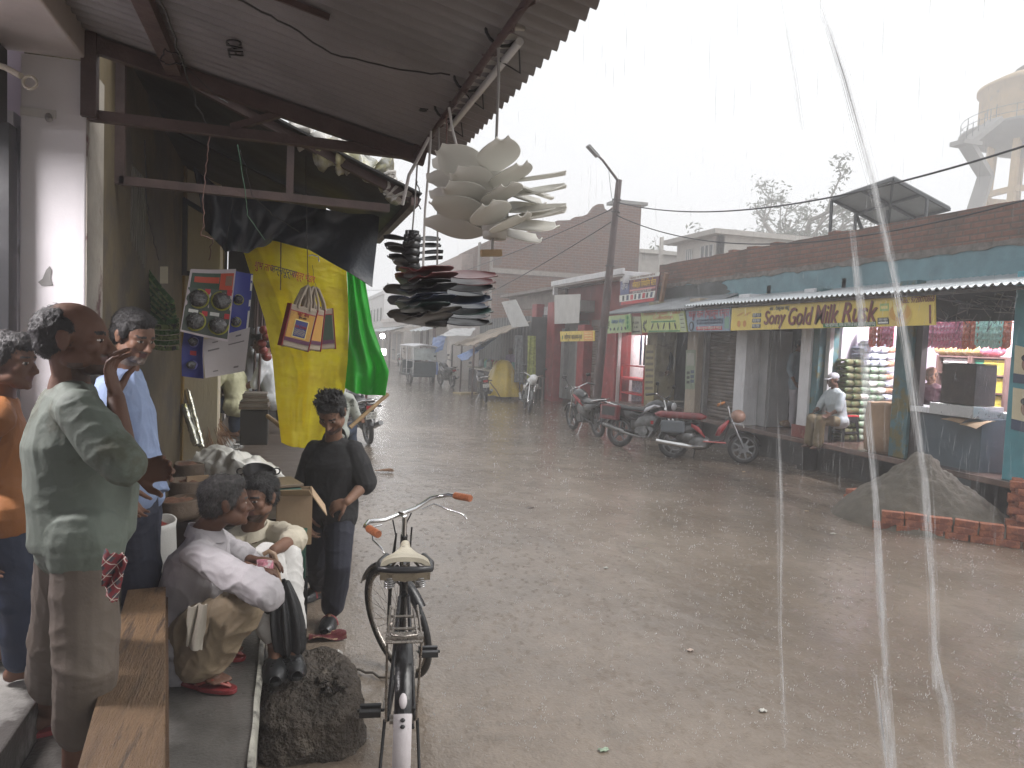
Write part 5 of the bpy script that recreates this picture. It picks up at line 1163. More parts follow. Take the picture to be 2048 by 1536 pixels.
sb=thing('shutter_box','dark rolled shutter box under the lintel with coiled pipe','shutter box',(-1.4,3.4,2.9))
b=MB();b.bx(-1.9,-1.16,3.4,3.66,2.82,3.13);b.build('box',DARKIN,sb);c=onY(60,165,3.38)
MB().torus(c,(0.1,1,0),.024,.006,24,8).build('pipe_coil',M('ivory_pipe',(.5,.46,.38),.4,.1),sb);MB().tube([c+V((-.03,0,.02)),c+V((-.1,.05,.06)),c+V((-.25,.05,.09))],.012,8).build('pipe',M('ivory_pipe',(.5,.46,.38)),sb)
b=MB();b.bx(-1.175,-1.135,3.6,3.7,.55,2.82);tag(b.build('shutter_rail',BLKPL),'black vertical shutter rail beside the white pillar','rail')
# shop rack inside left shop
rk=thing('display_rack','white slotted rack with packs inside the left shop','rack',(-1.6,3.9,.55))
b=MB();
for z in (.75,1.15,1.5,1.86,2.3,2.74): b.bx(-2.2,-1.16,3.75,4.1,z,z+.025)
b.bx(-1.19,-1.16,3.73,4.1,.55,2.9);b.bx(-2.2,-1.16,4.1,4.12,.55,2.9);b.build('frame',M('white_rack_paint',(.6,.6,.62),.4,.06),rk)
for k,(z,h_,m,nm) in enumerate(((2.33,.3,NAV,'navy blue pack with red top band, on the upper shelf'),(1.89,.34,M('orange_pack',(.4,.12,.03),.35,.15),'orange pack on the middle shelf'),(1.53,.3,WHT,'white pack with small print on the lower shelf'),(1.18,.2,P_('pink_pack',190,120,130),'pinkish pack on the lowest visible shelf'))):
    t_=thing('goods_pack',nm+' of the left rack','pack',(-1.32,3.85,z));MB().bx(-1.45,-1.2,3.77,4.0,z,z+h_).build('box',m,t_,bevel=.01)
    if k==0: MB().bx(-1.45,-1.2,3.764,3.77,z+.22,z+.29).build('band',RED,t_);MB().ell((-1.27,3.765,z+.1),(.02,.003,.02)).build('print_dot',WHT,t_)
lamp('tube_light',(-2.3,3.05,2.78),(-1.5,3.05,2.78),'lit tube inside the left shop beside the camera',62,col=(1,.95,.96))
b=MB();b.bx(-4,-3.9,-3,4.1,.5,3.7);b.bx(-4,-1.13,4.12,4.2,.5,3.7);b.bx(-4,-1.3,-3,4.1,3.7,3.8)
sh=thing('left_shop','whitewashed inside of the shop at the left edge','building',(-3,1,.5));b.build('wall',LILAC,sh)
# yellow ochre wall beyond the pillar, up to the next pillar
wl=thing('ochre_wall','stained old ochre wall with flaking paint between the pillars','wall',(-.95,5.6,.4))
b=MB();b.bx(-1.2,-.92,4.0,11.9,.3,4.3);b.build('plaster',OCH,wl)
b=MB()
for k in range(7): b.bx(-.921,-.913,4.9+k*.07,4.93+k*.07,2.5-.02*k,2.95)
b.build('scratched_mark',M('grey_scratch',(.12,.11,.09),.7),wl)
cp=thing('cream_pillar','cream boarded pillar with a yellow wooden edge beyond the ochre wall','pillar',(-.8,7.3,.4))
MB().bx(-.9,-.62,7.2,7.5,.4,3.6).build('board',M('cream_flaked_board',(.5,.45,.36),.6,.12,3,.3,40,stain=((.16,.12,.07),6,.66),stretch=(1,1,.25)),cp)
MB().bx(-1.06,-.9,7.12,7.5,.4,3.6).build('wooden_edge',M('yellow_wood_edge',(.21,.135,.035),.6,.35,5,.3,30,stretch=(1,1,.2),stain=((.05,.035,.02),4,.62)),cp)
b=MB();b.beam((-.9,7.1,3.1),(-.9,7.1,2.48),.05,.04);b.beam((-.92,7.1,2.48),(-.55,7.1,2.48),.04,.04);b.beam((-.92,7.1,3.12),(-.2,7.1,2.72),.05,.04);b.build('black_bracket',BLKPL,cp)
ps=thing('wooden_post','thin cream post with dark writing beside the brooms','post',W(433,880,8.6))
q=W(433,760,8.6);MB().bx(q.x-.055,q.x+.055,q.y,q.y+.08,.7,3.0).build('post',M('cream_post',(.36,.29,.15),.6,.15),ps)
for k in range(5): MB().bx(q.x-.03,q.x+.035,q.y-.003,q.y,q.z+.12-.16*k,q.z+.16-.16*k).build('dark_mark',BLK,ps)
# tin roof over the camera
def RZ(x): return 2.9+.225*(.75-x)
RUS=M('grey_tin_underside',(.24,.225,.225),.5,.22,1.6,.2,40,metal=.35,stain=((.10,.085,.08),1.1,.6))
tr=thing('tin_roof','corrugated tin roof on iron purlins overhanging from the left shop','roof',(-.05,1.2,2.9))
MB().grid(lambda u,v:(lerp(.76,-.95,v),lerp(-2.3,3.72,u),RZ(lerp(.76,-.95,v))+.015*math.sin(2*PI*lerp(-2.3,3.72,u)/.076)+(.006 if lerp(-2.3,3.72,u)>1.45 else 0)),79*8,3,.002).build('sheet',RUS,tr)
b=MB();b.beam((.62,3.7,RZ(.62)-.045),(-.9,3.7,RZ(-.9)-.045),.045,.07)
pX=-.52
b.beam((pX,-2.2,RZ(pX)-.045),(pX,3.66,RZ(pX)-.045),.06,.05)
b.beam((.1,2.55,RZ(.1)-.02),(-.87,2.55,RZ(-.87)-.02),.01,.02)
b.beam((-.87,3.72,2.915),(.6,3.72,2.9),.045,.045);b.beam((-.86,3.7,2.9),(-.86,3.7,3.26),.06,.06)
b.beam((-.28,3.71,2.93),(-.06,3.71,RZ(-.06)-.06),.04,.03);b.beam((.585,3.7,2.86),(.585,3.7,2.95),.05,.05);b.build('iron_frame',ANG,tr)
PIPE=onZ(840,300,2.89);PX_=PIPE.x
b=MB();b.tube([(PX_,-2.2,2.885),(PX_,3.68,2.885)],.012,10)
b.tube(wob([(PX_+.015*math.sin(k*2.2),.8+k*.06,2.885+.02*math.cos(k*2.2)) for k in range(46)],.006,1),.004,5);b.build('purlin_pipe',IRON,tr)
def roof_pt(u,v,off=-.03):
    r_=ray(u,v);k=(RZ(0)-H+off)/(r_.z+.225*r_.x);return CAM+r_*k
q=roof_pt(468,98,-.018);text('stencil_text','CAEL',BLK,q,V((0,1,0)),V((1,0,0)),.085,tr,shear=-.2);q=roof_pt(846,219,-.018);text('stencil_text','10',BLK,q,V((0,1,0)),V((1,0,0)),.05,tr)
# tube light batten under the pipe
tl=thing('tube_batten','white unlit tube light batten tied under the roof pipe','tube light',W(960,140,2.3))
a0=onX(1034,42,PX_+.05);a1=onX(889,238,PX_+.05)
MB().beam(a0,a1,.055,.045).build('batten',M('soiled_white_batten',(.5,.48,.44),.4,.1,6,.1),tl,bevel=.004)
MB().cyl(a0+V((.02,.03,-.045)),a1+V((.02,-.03,-.045)),.013,n=10).build('tube',M('unlit_tube',(.66,.66,.66),.2,.05),tl)
b=MB();
for t1 in (.08,.85,.5): 
    c=a0.lerp(a1,t1);b=MB();b.torus(c+V((-.02,0,.01)),(0,1,0),.055,.005,16,5);b.tube(wob([c+V((.03,0,.01)),c+V((.05,.06,-.09)),c+V((.02,.12,-.05)),c+V((-.04,.06,.0))],.03,t1*9),.003,5);b.build('tie_wire',CAB,tl)
# second awning and its frame
aw2=thing('second_awning','dark sagging sheet awning of the next shop on angle iron frame','awning',(-.1,5.9,2.8))
def a2(x,y): return 3.52-.42*(x+.9)+.02*NZ.noise(V((x*2,y*2,0)))
MB().grid(lambda u,v:(lerp(-.92,.72,u),lerp(4.35,6.32,v),a2(lerp(-.92,.72,u),lerp(4.35,6.32,v))),20,30,.012).build('sheet',M('black_tarred_sheet',(.02,.019,.018),.6,.4,2,.3,20),aw2)
MB().grid(lambda u,v:(lerp(-.92,.25,u),lerp(5.95,11.85,v),3.52-.42*1.17*u-.05-.2*v+.015*NZ.noise(V((u*3,v*6,1)))),8,20,.012).build('rear_sheet',M('black_tarred_sheet',(.02,.019,.018)),aw2)
b=MB();b.beam((-.9,4.5,2.78),(.55,4.5,2.76),.05,.045);b.beam((-.9,4.5,2.76),(-.9,4.5,3.5),.05,.05);b.beam((-.9,4.46,3.48),(.72,4.46,2.8),.05,.05);b.beam((-.02,4.5,2.78),(-.02,4.5,3.1),.04,.04)
b.beam((.68,4.35,2.79),(.68,6.3,2.79),.045,.045);b.build('frame',ANG,aw2)
TARP=M('navy_tarpaulin',(.017,.022,.033),.35,.3,3,.5,16)
TOPE=[(385,330,5.0),(440,380,5.0),(520,400,5.2),(600,410,5.3),(680,425,5.4),(758,430,5.5)]
BOTE=[(412,462,5.0),(452,503,5.0),(497,505,5.2),(545,482,5.3),(610,495,5.3),(745,574,5.4)]
def pl(L,t):
    x=t*(len(L)-1);i=min(int(x),len(L)-2);f=x-i;f2=f
    a,b_=L[i],L[i+1];return tuple(lerp(p,q,f2) for p,q in zip(a,b_))
def tf(u,v):
    a=pl(TOPE,u);c=pl(BOTE,u);p=W(*(lerp(x,y,v) for x,y in zip(a,c)));return p+V((0,.06*NZ.noise(V((u*9,v*2,0)))+.03*math.sin(u*30+v*3),.01*NZ.noise(V((u*14,v*5,4)))))
tag(MB().grid(tf,60,20,.006).build('navy_tarp',TARP),'navy black tarpaulin flap hanging under the second awning','tarpaulin')
# bunched plastic bags on the awning edge
PBAG=M('printed_plastic',(.38,.36,.22),.3,.45,9,.6,24,stain=((.45,.45,.42),5,.5));PBW=M('crumpled_white_plastic',(.5,.48,.45),.3,.3,8,.6,24,stain=((.2,.17,.14),6,.55))
def bunch(pts,r,mat,label,seed,fl=.8):
    b=MB();P=[W(*p) for p in pts];L=[]
    for i in range(41): 
        x=i/40*(len(P)-1);k=min(int(x),len(P)-2);L.append(P[k].lerp(P[k+1],x-k))
    b.tube(L,[r*(.75+.25*math.sin(i*.9+seed))*(1 if 0<i<40 else .3) for i in range(41)],16)
    b.v=[tuple(V(p)+V((NZ.noise(V(p)*11+V((seed,0,0))),NZ.noise(V(p)*11+V((0,seed,0))),NZ.noise(V(p)*11+V((0,0,seed)))*fl))*r*.9+V((0,0,NZ.noise(V(p)*32)*r*.25))) for p in b.v]
    return tag(b.build('plastic_bundle',mat),label,'plastic sheet')
bunch([(592,255,4.3),(640,282,4.3),(700,318,4.45),(716,300,4.5)],.085,PBW,'crumpled whitish plastic bunched at the top of the second awning edge',2)
bunch([(640,305,4.3),(700,322,4.3),(745,335,4.4),(770,352,4.4)],.085,PBAG,'yellow green printed plastic sacks rolled on the awning edge',5)
bunch([(765,345,4.4),(785,372,4.4),(803,398,4.4)],.07,PBW,'grey printed plastic hanging over the awning corner',9)
q=[W(575,226,4.6),W(597,228,4.6),W(606,262,4.5),W(580,268,4.5)];tag(MB().prism(q,(0,.01,0)).build('plastic_flap',PBW),'white plastic flap at the gap between the two roofs','plastic sheet')
q=[W(640,240,4.9),W(688,246,4.9),W(712,272,4.9),W(690,300,4.9),W(625,285,4.9)]
# ================================================================= cloth sheet
YCL=M('wet_yellow_cloth',(.97,.84,.09),.45,.12,2,.9,9,trl=.84,stretch=(1,1,3.2),bd=.05);GCL=M('wet_green_cloth',(.04,.56,.05),.4,.15,2,.7,7,trl=.6,stretch=(1,1,.8),bd=.04)
cs=thing('cloth_sheet','big wet yellow cloth sheet with a green side panel hanging as rain screen','cloth',W(600,890,6.3))
LE=[(474,462,6.1),(505,560,6.05),(530,640,6.1),(545,720,6.15),(552,800,6.15),(563,888,6.15)];RE=[(693,520,6.5),(697,610,6.5),(698,660,6.5),(697,710,6.5),(693,770,6.5),(660,900,6.4)]
def yf(u,v):
    a=pl(LE,v);c=pl(RE,v);p=W(*(lerp(x,y,u) for x,y in zip(a,c)))
    top=-.16*(4*u*(1-u))*(1-v)**2*0
    return p+V((0,.09*math.sin(u*7+v*2.2)*v+.05*math.sin(u*15-v*4)*.5+.02*NZ.noise(V((u*14,v*7,0)))+.012*NZ.noise(V((u*10,v*46,3)))+.05*NZ.noise(V((u*3+v*2,v*2.5,8))),top))
yp=MB().grid(yf,80,90,.003).build('yellow_panel',YCL,cs)
GA=[(693,530,6.5),(698,660,6.5),(697,720,6.5),(691,777,6.5)];GB=[(727,540,6.6),(746,650,6.6),(777,742,6.5),(768,789,6.45)]
def gf(u,v):
    a=pl(GA,v);c=pl(GB,v);p=W(*(lerp(x,y,u) for x,y in zip(a,c)));return p+V((0,.07*math.sin(u*8+v*3)*v+.03*math.sin(u*16-v*5)+.02*NZ.noise(V((u*6,v*6,2))),-.03*math.sin(PI*u)*v))
MB().grid(gf,36,50,.003).build('green_panel',GCL,cs)
for k,(u0,m,tt,w_) in enumerate(((.17,RED,'शुभ लाभ',.15),(.36,NAV,'अन्नपूर्णा',.22),(.56,RED,'वस्त्र भंडार',.2))):
    a=V(yf(u0-.08,.13));c=V(yf(u0+.08,.13));text('printed_border',tt,m,V(yf(u0,.13))+V((0,-.05,0)),c-a,V((0,0,1)),.085,yp,w_)
BAM=M('bamboo',(.34,.23,.12),.5,.25,8,.3,30)
a_,c_=W(700,855,6.2),W(776,788,6.4);tag(MB().tube([a_.lerp(c_,i/10) for i in range(11)],[.016+.003*(i%3==0) for i in range(11)],10).build('bamboo_stick',BAM),'bamboo stick holding out the corner of the green cloth','stick')
a_,c_=W(535,832,6.9),W(568,858,6.5);tag(MB().tube([a_,c_],.02,8).build('bamboo_stick',BAM),'short bamboo stick poking out left of the yellow cloth','stick')
# ================================================================= hanging shopping bags
JB=M('cream_jute_bag',(.36,.30,.235),.7,.12,5,.3,90);BYL=P_('bag_yellow',186,140,60);BRD=P_('bag_red',150,28,40);BBL=P_('bag_blue',44,50,110);BGR=P_('bag_dark_green',34,60,40)
def shopbag(label,hook,yaw,tilt,main,side,art,pic=True):
    t_=thing('shopping_bag',label,'shopping bag',(0,0,0),'shopping bags on the hook');w_,h_,g_=.22,.33,.07;zt=-.17
    b=MB();b.bx(-w_/2,w_/2,-g_/2,g_/2,zt-h_,zt);b.v=[tuple(V(p)+V((.01*NZ.noise(V(p)*7),.012*NZ.noise(V(p)*9),.006*NZ.noise(V(p)*8)))) for p in b.v];b.build('body',JB,t_,bevel=.008)
    for s_ in (-1,1): MB().bx(w_/2*s_-.004*(s_<0),w_/2*s_+.004*(s_>0)+.001,-g_/2-.004,g_/2+.004,zt-h_-.004,zt+.003).build('gusset',side,t_)
    MB().bx(-w_/2+.008,w_/2-.012,-g_/2-.004,-g_/2-.001,zt-h_+.055,zt-.045).build('front_print',main,t_)
    MB().bx(-w_/2+.004,w_/2-.008,-g_/2-.006,-g_/2-.003,zt-h_+.045,zt-h_+.075).build('base_band',M('bag_maroon',(.09,.02,.06),.5,.2),t_)
    MB().bx(-w_/2+.004,w_/2-.008,-g_/2-.006,-g_/2-.003,zt-.05,zt-.043).build('top_band',side,t_)
    if pic:
        fr=MB().bx(-.055,.06,-g_/2-.007,-g_/2-.0045,zt-.245,zt-.105).build('picture_frame',CRM,t_);MB().bx(-.048,.053,-g_/2-.009,-g_/2-.007,zt-.238,zt-.112).build('picture',art,fr)
        text('print_text','BAZAR',BRD,V((0,-g_/2-.010,zt-.16)),V((1,0,0)),V((0,0,1)),.032,fr);text('print_text','जूट बैग',BRD,V((0,-g_/2-.007,zt-.062)),V((1,0,0)),V((0,0,1)),.036,t_)
        for k in range(4): MB().tube([(-.045+.01*i,-g_/2-.0105,zt-.185-.012*k+.004*math.sin(i*2+k)) for i in range(10)],.0012,4).build('print_line',CRM,fr)
        text('print_text','शुभ लाभ',BLK,V((0,-g_/2-.006,zt-.088)),V((1,0,0)),V((0,0,1)),.02,t_)
    for y in (-g_/2,g_/2): MB().tube([(-.05,y,zt-.02),(-.045,y*.8,zt+.05),(-.012,y*.3,zt+.16),(0,0,zt+.172),(.012,y*.3,zt+.16),(.045,y*.8,zt+.05),(.05,y,zt-.02)],.011,8).build('handle',JB,t_)
    t_.location=hook;t_.rotation_euler=(tilt[0],tilt[1],yaw);t_.scale=(.82,)*3;return t_
HK=W(616,572,4.75)
shopbag('front jute shopping bag with yellow print and blue picture on the hook',HK,R(24),(.05,.20),BYL,BRD,BBL)
shopbag('second jute shopping bag with red edge just behind the front one',HK+V((.035,.09,.0)),R(34),(.0,.10),BYL,BRD,BBL,False)
shopbag('third shopping bag with dark green panel behind the red edged ones',HK+V((.06,.19,-.0)),R(10),(.0,-.10),BGR,BRD,BGR,False)
shopbag('rear plain shopping bag sticking out to the left of the bunch',HK+V((-.02,.26,.0)),R(-30),(.0,.12),JB,JB,BGR,False)
shopbag('rearmost shopping bag sticking out low on the right of the bunch',HK+V((.0,.33,-.0)),R(50),(0,-.22),BGR,JB,BGR,False)
t_=tag(MB().tube([W(612,300,4.6),W(612,400,4.7),W(615,520,4.74),HK+V((0,0,.0))],.003,5).build('hanging_wire',CAB),'straight wire holding the bunch of shopping bags','wire')
t_=tag(MB().tube([HK+V((0,0,.19)),HK+V((.02,0,.2)),HK+V((.06,0,.19)),HK+V((.065,0,.16))],.004,6).build('wire_hook',CHR),'small bent wire hook above the shopping bags','hook')
# ================================================================= scrubber cards
SCR=M('steel_wool',(.16,.16,.16),.25,.5,30,.9,120,metal=.8)
CGR=P_('card_green',42,70,50);COR=P_('card_orange',190,70,40);CYL=P_('card_olive_yellow',150,150,50);CBL=P_('card_blue',44,54,140)
def card(label,q,base,ring,n,art,name='scrubber_card'):
    P=[W(*p) for p in q];t_=thing(name,label,'card',P[0].lerp(P[1],.5));nn=(P[1]-P[0]).cross(P[3]-P[0]).normalized()
    if nn.y>0: nn=-nn
    def at(u,v,o=0): return P[0].lerp(P[1],u).lerp(P[3].lerp(P[2],u),v)+nn*(o-.02*math.sin(PI*u)+.014*math.sin(v*4))
    MB().grid(lambda u,v:at(u,v),12,16,.003).build('sheet',base,t_)
    def pat(u0,v0,u1,v1,m,o=.003): MB().grid(lambda a,b_:at(lerp(u0,u1,a),lerp(v0,v1,b_),o),6,4,.001).build('print_panel',m,t_)
    for (u0,v0,u1,v1,m,o) in art: pat(u0,v0,u1,v1,m,o)
    for (cu,cv) in n:
        c=at(cu,cv,.006);x,y,z=frame(nn);rr=(P[1]-P[0]).length*.215
        MB().torus(c,nn,rr,.006,28,6,sq=.5).build('ring',ring,t_)
        b=MB();b.lathe([(rr*.95,0),(rr*.9,.022),(rr*.6,.045),(rr*.2,.055),(.001,.056)],c,nn,28)
        b.v=[tuple(V(p)+V((NZ.noise(V(p)*60),NZ.noise(V(p)*60+V((9,0,0))),NZ.noise(V(p)*60+V((0,9,0)))))*.006) for p in b.v];b.build('steel_scrubber',SCR,t_)
    return t_
card('front card with four steel scrubbers under a red and green header',[(381,538,4.5),(472,538,4.6),(456,683,4.6),(360,662,4.45)],P_('card_white',190,180,185),CYL,[(.27,.46),(.76,.46),(.27,.8),(.76,.8)],
 [(.05,.06,.68,.3,CGR,.003),(.12,.12,.66,.21,COR,.0045),(.68,.06,.97,.3,COR,.003),(.8,.1,.95,.24,M('print_skin',(.25,.14,.09),.5),.0045),(.02,.3,.98,.97,M('card_dark_green',(.05,.07,.05),.4),.0025),(.38,.3,.5,.38,RED,.004),(.86,.3,.97,.38,RED,.004),(.38,.63,.5,.7,RED,.004),(.86,.63,.97,.7,RED,.004),(.1,.63,.3,.68,WHT,.004),(.55,.63,.75,.68,WHT,.004)])
card('blue scrubber card showing behind the front card on the right',[(462,540,4.72),(506,548,4.78),(496,662,4.78),(448,668,4.7)],CBL,CYL,[(.45,.46),(.45,.82)],[(.92,.02,1,.98,WHT,.003)])
card('blue scrubber card hanging lowest on the left of the bunch',[(368,665,4.62),(408,668,4.62),(406,757,4.62),(362,752,4.6)],CBL,M('card_lilac',(.2,.2,.5),.4),[(.5,.2),(.45,.72)],[(.35,.4,.65,.5,RED,.003)])
card('white back of a card swinging below the front card',[(405,680,4.66),(500,655,4.76),(490,742,4.76),(410,756,4.66)],M('card_back_white',(.5,.46,.46),.5,.08,3,.1),CYL,[],[(.1,.3,.35,.34,P_('ink_grey',110,104,104),.003),(.55,.27,.9,.3,P_('ink_grey',110,104,104),.003),(.2,.12,.32,.15,P_('ink_grey',110,104,104),.003),(.7,.1,.82,.14,P_('ink_grey',110,104,104),.003),(.2,.85,.32,.88,P_('ink_grey',110,104,104),.003),(.7,.84,.82,.88,P_('ink_grey',110,104,104),.003)])
# green sachet strips at the wall
SAC=[M('green_sachet',(.07,.17,.05),.3,.4,30,.3,50,stain=((.3,.36,.22),26,.55)),M('pale_green_sachet',(.26,.33,.13),.3,.4,30,.3,50,stain=((.03,.04,.02),22,.5))]
for k in range(18):
    if k<12: a=W(284+1.0*k,526+9*k,5.0+.01*k);c=W(346+.9*k,604+5.2*k,4.95)
    else: a=W(298,642+10*(k-12),4.97);c=W(358,640+11*(k-12),4.93)
    dd=(c-a);sd=dd.cross(V((0,1,0))).normalized()
    t_=MB().grid(lambda u,v:a.lerp(c,u)+sd*(v-.5)*.03+V((0,.008*math.sin(u*40+k),-.012*math.sin(PI*u))),16,2,.003).build('sachet_strip',SAC[k%2])
    tag(t_,'long %s sachet strip in the fan of strips on the ochre wall'%('dark green','pale green')[k%2],'sachet strip','green sachet strips')
for k,(u,v,w_,h_,m,lab) in enumerate(((245,617,38,34,P_('dull_pink',120,84,84),'dull pink card fixed on the ochre wall behind the men'),(258,640,30,28,P_('dull_white_card',150,150,150),'whitish card below the pink card on the wall'),(328,550,16,34,P_('dull_cream_tag',150,140,110),'cream tag above the green sachet strips'),(222,560,12,40,P_('dull_white_card',150,150,150),'narrow pale tag on the wall beside the pillar'))):
    q=[W(u-w_/2,v-h_/2,4.9),W(u+w_/2,v-h_/2,4.95),W(u+w_/2,v+h_/2,4.95),W(u-w_/2,v+h_/2,4.9)];tag(MB().prism(q,(0,.006,0)).build('card',m),lab,'card')
# hanging wires under the roofs
def wire(pts,label,r=.003,mat=None,s=1):
    P=[W(*p) for p in pts];L=[]
    for i in range(len(P)-1):
        for k in range(6): L.append(P[i].lerp(P[i+1],k/6))
    L.append(P[-1]);return tag(MB().tube(wob(L,.012*s,len(pts)*1.7+pts[0][0]),r,5).build('wire',mat or CAB),label,'wire')
wire([(310,-30,1.9),(345,60,2.4),(372,150,2.9),(398,220,3.4),(420,268,3.66)],'twisted wire running down from the roof top to the iron tie',.004)
wire([(420,268,3.66),(412,330,3.7),(406,400,3.72),(408,450,3.75),(400,470,3.76),(425,478,3.78),(418,520,4.4)],'reddish wire hanging from the iron tie down to the cards',.003,M('red_brown_wire',(.16,.09,.075),.5))
wire([(365,112,2.9),(330,100,2.85),(318,118,2.85),(340,130,2.9),(368,125,2.9)],'loose loop of wire under the tin roof',.003)
wire([(372,135,3),(430,190,3.3),(455,205,3.55)],'thin straight wire to the diagonal brace',.002)
wire([(475,290,3.7),(490,380,3.9),(495,430,4.1),(530,480,4.4)],'pale green wire hanging beside the navy tarp',.0022,M('green_wire',(.12,.25,.17),.5),.5)
wire([(480,300,3.7),(505,390,3.9),(545,430,4.3),(600,465,4.8)],'grey wire sagging across the navy tarp',.002)
wire([(465,400,4.5),(455,470,4.7),(450,505,4.8)],'short wire hanging in front of navy tarp',.0022,None,.3)
wire([(562,480,4.9),(561,580,4.9)],'thin straight rod hanging before the yellow cloth',.0035,None,.1)
wire([(625,530,4.8),(628,560,4.8),(640,595,4.8)],'stray wire end beside the shopping bags',.0015,None,.5)
wire([(440,-20,1.7),(560,40,2.0),(660,105,2.3),(800,140,2.6),(900,150,2.6)],'wire strung under the tin roof sheets',.003)
wire([(290,280,4.4),(292,400,4.5),(300,450,4.6),(318,520,4.9)],'dark wire running down the ochre wall',.004)
# ================================================================= fan blade sets on ropes
def fanset(R_,hub,mat,pitch,curl,pet=.62):
    """three blade moulded fan: returns Empty with hub and blades, at origin"""
    t_=thing('fan_blade_set','x','fan',(0,0,0))
    MB().lathe([(.012,.022),(hub,.018),(hub*1.08,.0),(hub,-.02),(.012,-.02),(.012,.022)],n=20).build('hub',mat,t_)
    for k in range(3):
        a0=2*PI*k/3
        def fn(u,v):
            r=lerp(hub*.8,R_,u);w=pet*max(.1,math.sin(PI*min(1,.24+.76*u)))**.85*1.15;q=(v-.5)*2
            a=a0+q*w*(1.05-.25*u);return (r*math.cos(a),r*math.sin(a),pitch*q*r*w*1.4+curl*u*u+.012*q*q*u)
        MB().grid(fn,14,10,.0035).build('blade',mat,t_)
    return t_
FW_=M('ivory_fan_plastic',(.80,.79,.75),.35,.05,5,.05,20,trl=.5)
def fanstack(c,zs,R_,hub,mats,labels,grp,pitch,curl,tilt,pet,seed,offs=.01,rz=None):
    rn=random.Random(seed);pro={}
    for i,z in enumerate(zs):
        m=mats[i]
        if m.name not in pro: o=fanset(R_,hub,m,pitch,curl,pet);pro[m.name]=o
        else: o=dup(pro[m.name])
        o['label']=labels[i];o['category']='fan';o['group']=grp
        tx_=tilt[i] if isinstance(tilt,list) else rn.uniform(-tilt,tilt);o.location=(c[0]+rn.uniform(-offs,offs),c[1]+rn.uniform(-offs,offs),z)
        o.rotation_euler=(rn.uniform(-.08,.08),tx_,rn.uniform(0,2) if rz is None else rz+rn.uniform(-.2,.2))
C1=W(988,400,2.28);zz=[C1.z+.075-.0215*k for k in range(9)]
po=['topmost','second from top','third from top','fourth from top','fifth from top','sixth from top','seventh from top','eighth from top','ninth from top','lowest']
fanstack(C1,zz,.226,.036,[FW_]*9,['ivory plastic fan blade set, %s in the pale stack'%(po[i] if i<8 else 'lowest') for i in range(9)],'ivory fan blades on the rope',+.26,.016,[.26,.18,.1,.12,.03,.05,-.04,.0,.03],.47,4)
MB_=MB().beam(C1+V((-.035,0,-.165)),C1+V((.03,.0,-.16)),.022,.02);tag(MB_.build('wooden_peg',BAM),'short wooden peg under the ivory fan stack','peg')
ROPE=M('grey_rope',(.25,.24,.23),.7,.2)
tag(MB().tube([V((PX_+.0,C1.y-.05,2.9)),V((C1.x,C1.y,2.8)),C1+V((0,0,.1)),C1+V((0,0,-.16))],.0045,6).build('rope',ROPE),'rope with knot carrying the ivory fan stack','rope')
DKM=[M('maroon_fan_plastic',(.10,.02,.02),.34,.3,5,.05,20),M('black_fan_plastic',(.012,.011,.012),.34,.3,5,.05,20),M('navy_fan_plastic',(.018,.026,.05),.34,.3,5,.05,20),M('dark_green_fan_plastic',(.012,.035,.03),.34,.3,5,.05,20)]
C2=W(872,600,3.12);zz=[C2.z+.105-.0245*k for k in range(9)]
fanstack(C2,zz,.245,.045,[DKM[i] for i in (0,0,1,1,2,2,3,1,1)],['maroon fan blade set, topmost of the dark stack','maroon fan blade set, second from top of the dark stack','black fan blade set, third from top of the dark stack','black fan blade set, fourth from top of the dark stack','navy fan blade set, fifth from top of the dark stack','navy fan blade set, sixth from top of the dark stack','dark green fan blade set in lower part of dark stack','black fan blade set, second lowest of the dark stack','black fan blade set, lowest of the dark stack'],'dark fan blades on the rope',.13,.004,.04,.78,8,.012,.12)
tag(MB().tube([V((PX_,C2.y,2.9)),C2+V((0,0,.14)),C2+V((0,0,-.12))],.004,6).build('rope',ROPE),'rope carrying the dark fan stack','rope')
C3=W(823,508,3.55);zz=[C3.z+.075-.034*k for k in range(5)]
fanstack(C3,zz,.155,.04,[DKM[1]]*5,['small black fan blade set, %s in the little stack by the awning'%('topmost','second','third','fourth','lowest')[i] for i in range(5)],'small black fan blades',.3,.0,.12,.26,13,.004)
tag(MB().cyl(C3+V((0,0,.11)),C3+V((0,0,-.11)),.034,n=16).build('fan_spindle',DKM[1]),'black spindle through the small fan stack','spindle')
tag(MB().tube([W(836,305,3.56),W(830,400,3.56),C3+V((0,0,.1))],.004,6).build('rope',ROPE),'cord carrying the small black fan stack','rope')
STRAP=M('white_plastic_strap',(.5,.48,.46),.4,.12)
def strap(pts,label,w_=.008):
    P=[W(*p) for p in pts];return tag(MB().tube(P,w_,6).build('strap',STRAP),label,'strap')
strap([(862,262,3.1),(858,330,3.1),(850,420,3.1),(846,540,3.1)],'long white plastic strap hanging straight down beside the fans',.005)
strap([(858,275,3.15),(835,320,3.15),(818,350,3.15),(805,410,3.15)],'white plastic strap hanging slanted from the roof corner',.007)
strap([(898,215,2.7),(905,260,2.7),(918,310,2.7)],'short white strap hanging from the batten',.005)
wire([(893,230,2.9),(893,300,3.0),(886,420,3.1)],'brown cord beside the batten going down to dark fans',.003,M('red_brown_wire',(.16,.09,.075),.5),.3)
wire([(832,360,3.5),(840,385,3.5),(836,410,3.5),(842,418,3.5)],'loose knotted cord end near the awning corner',.003)
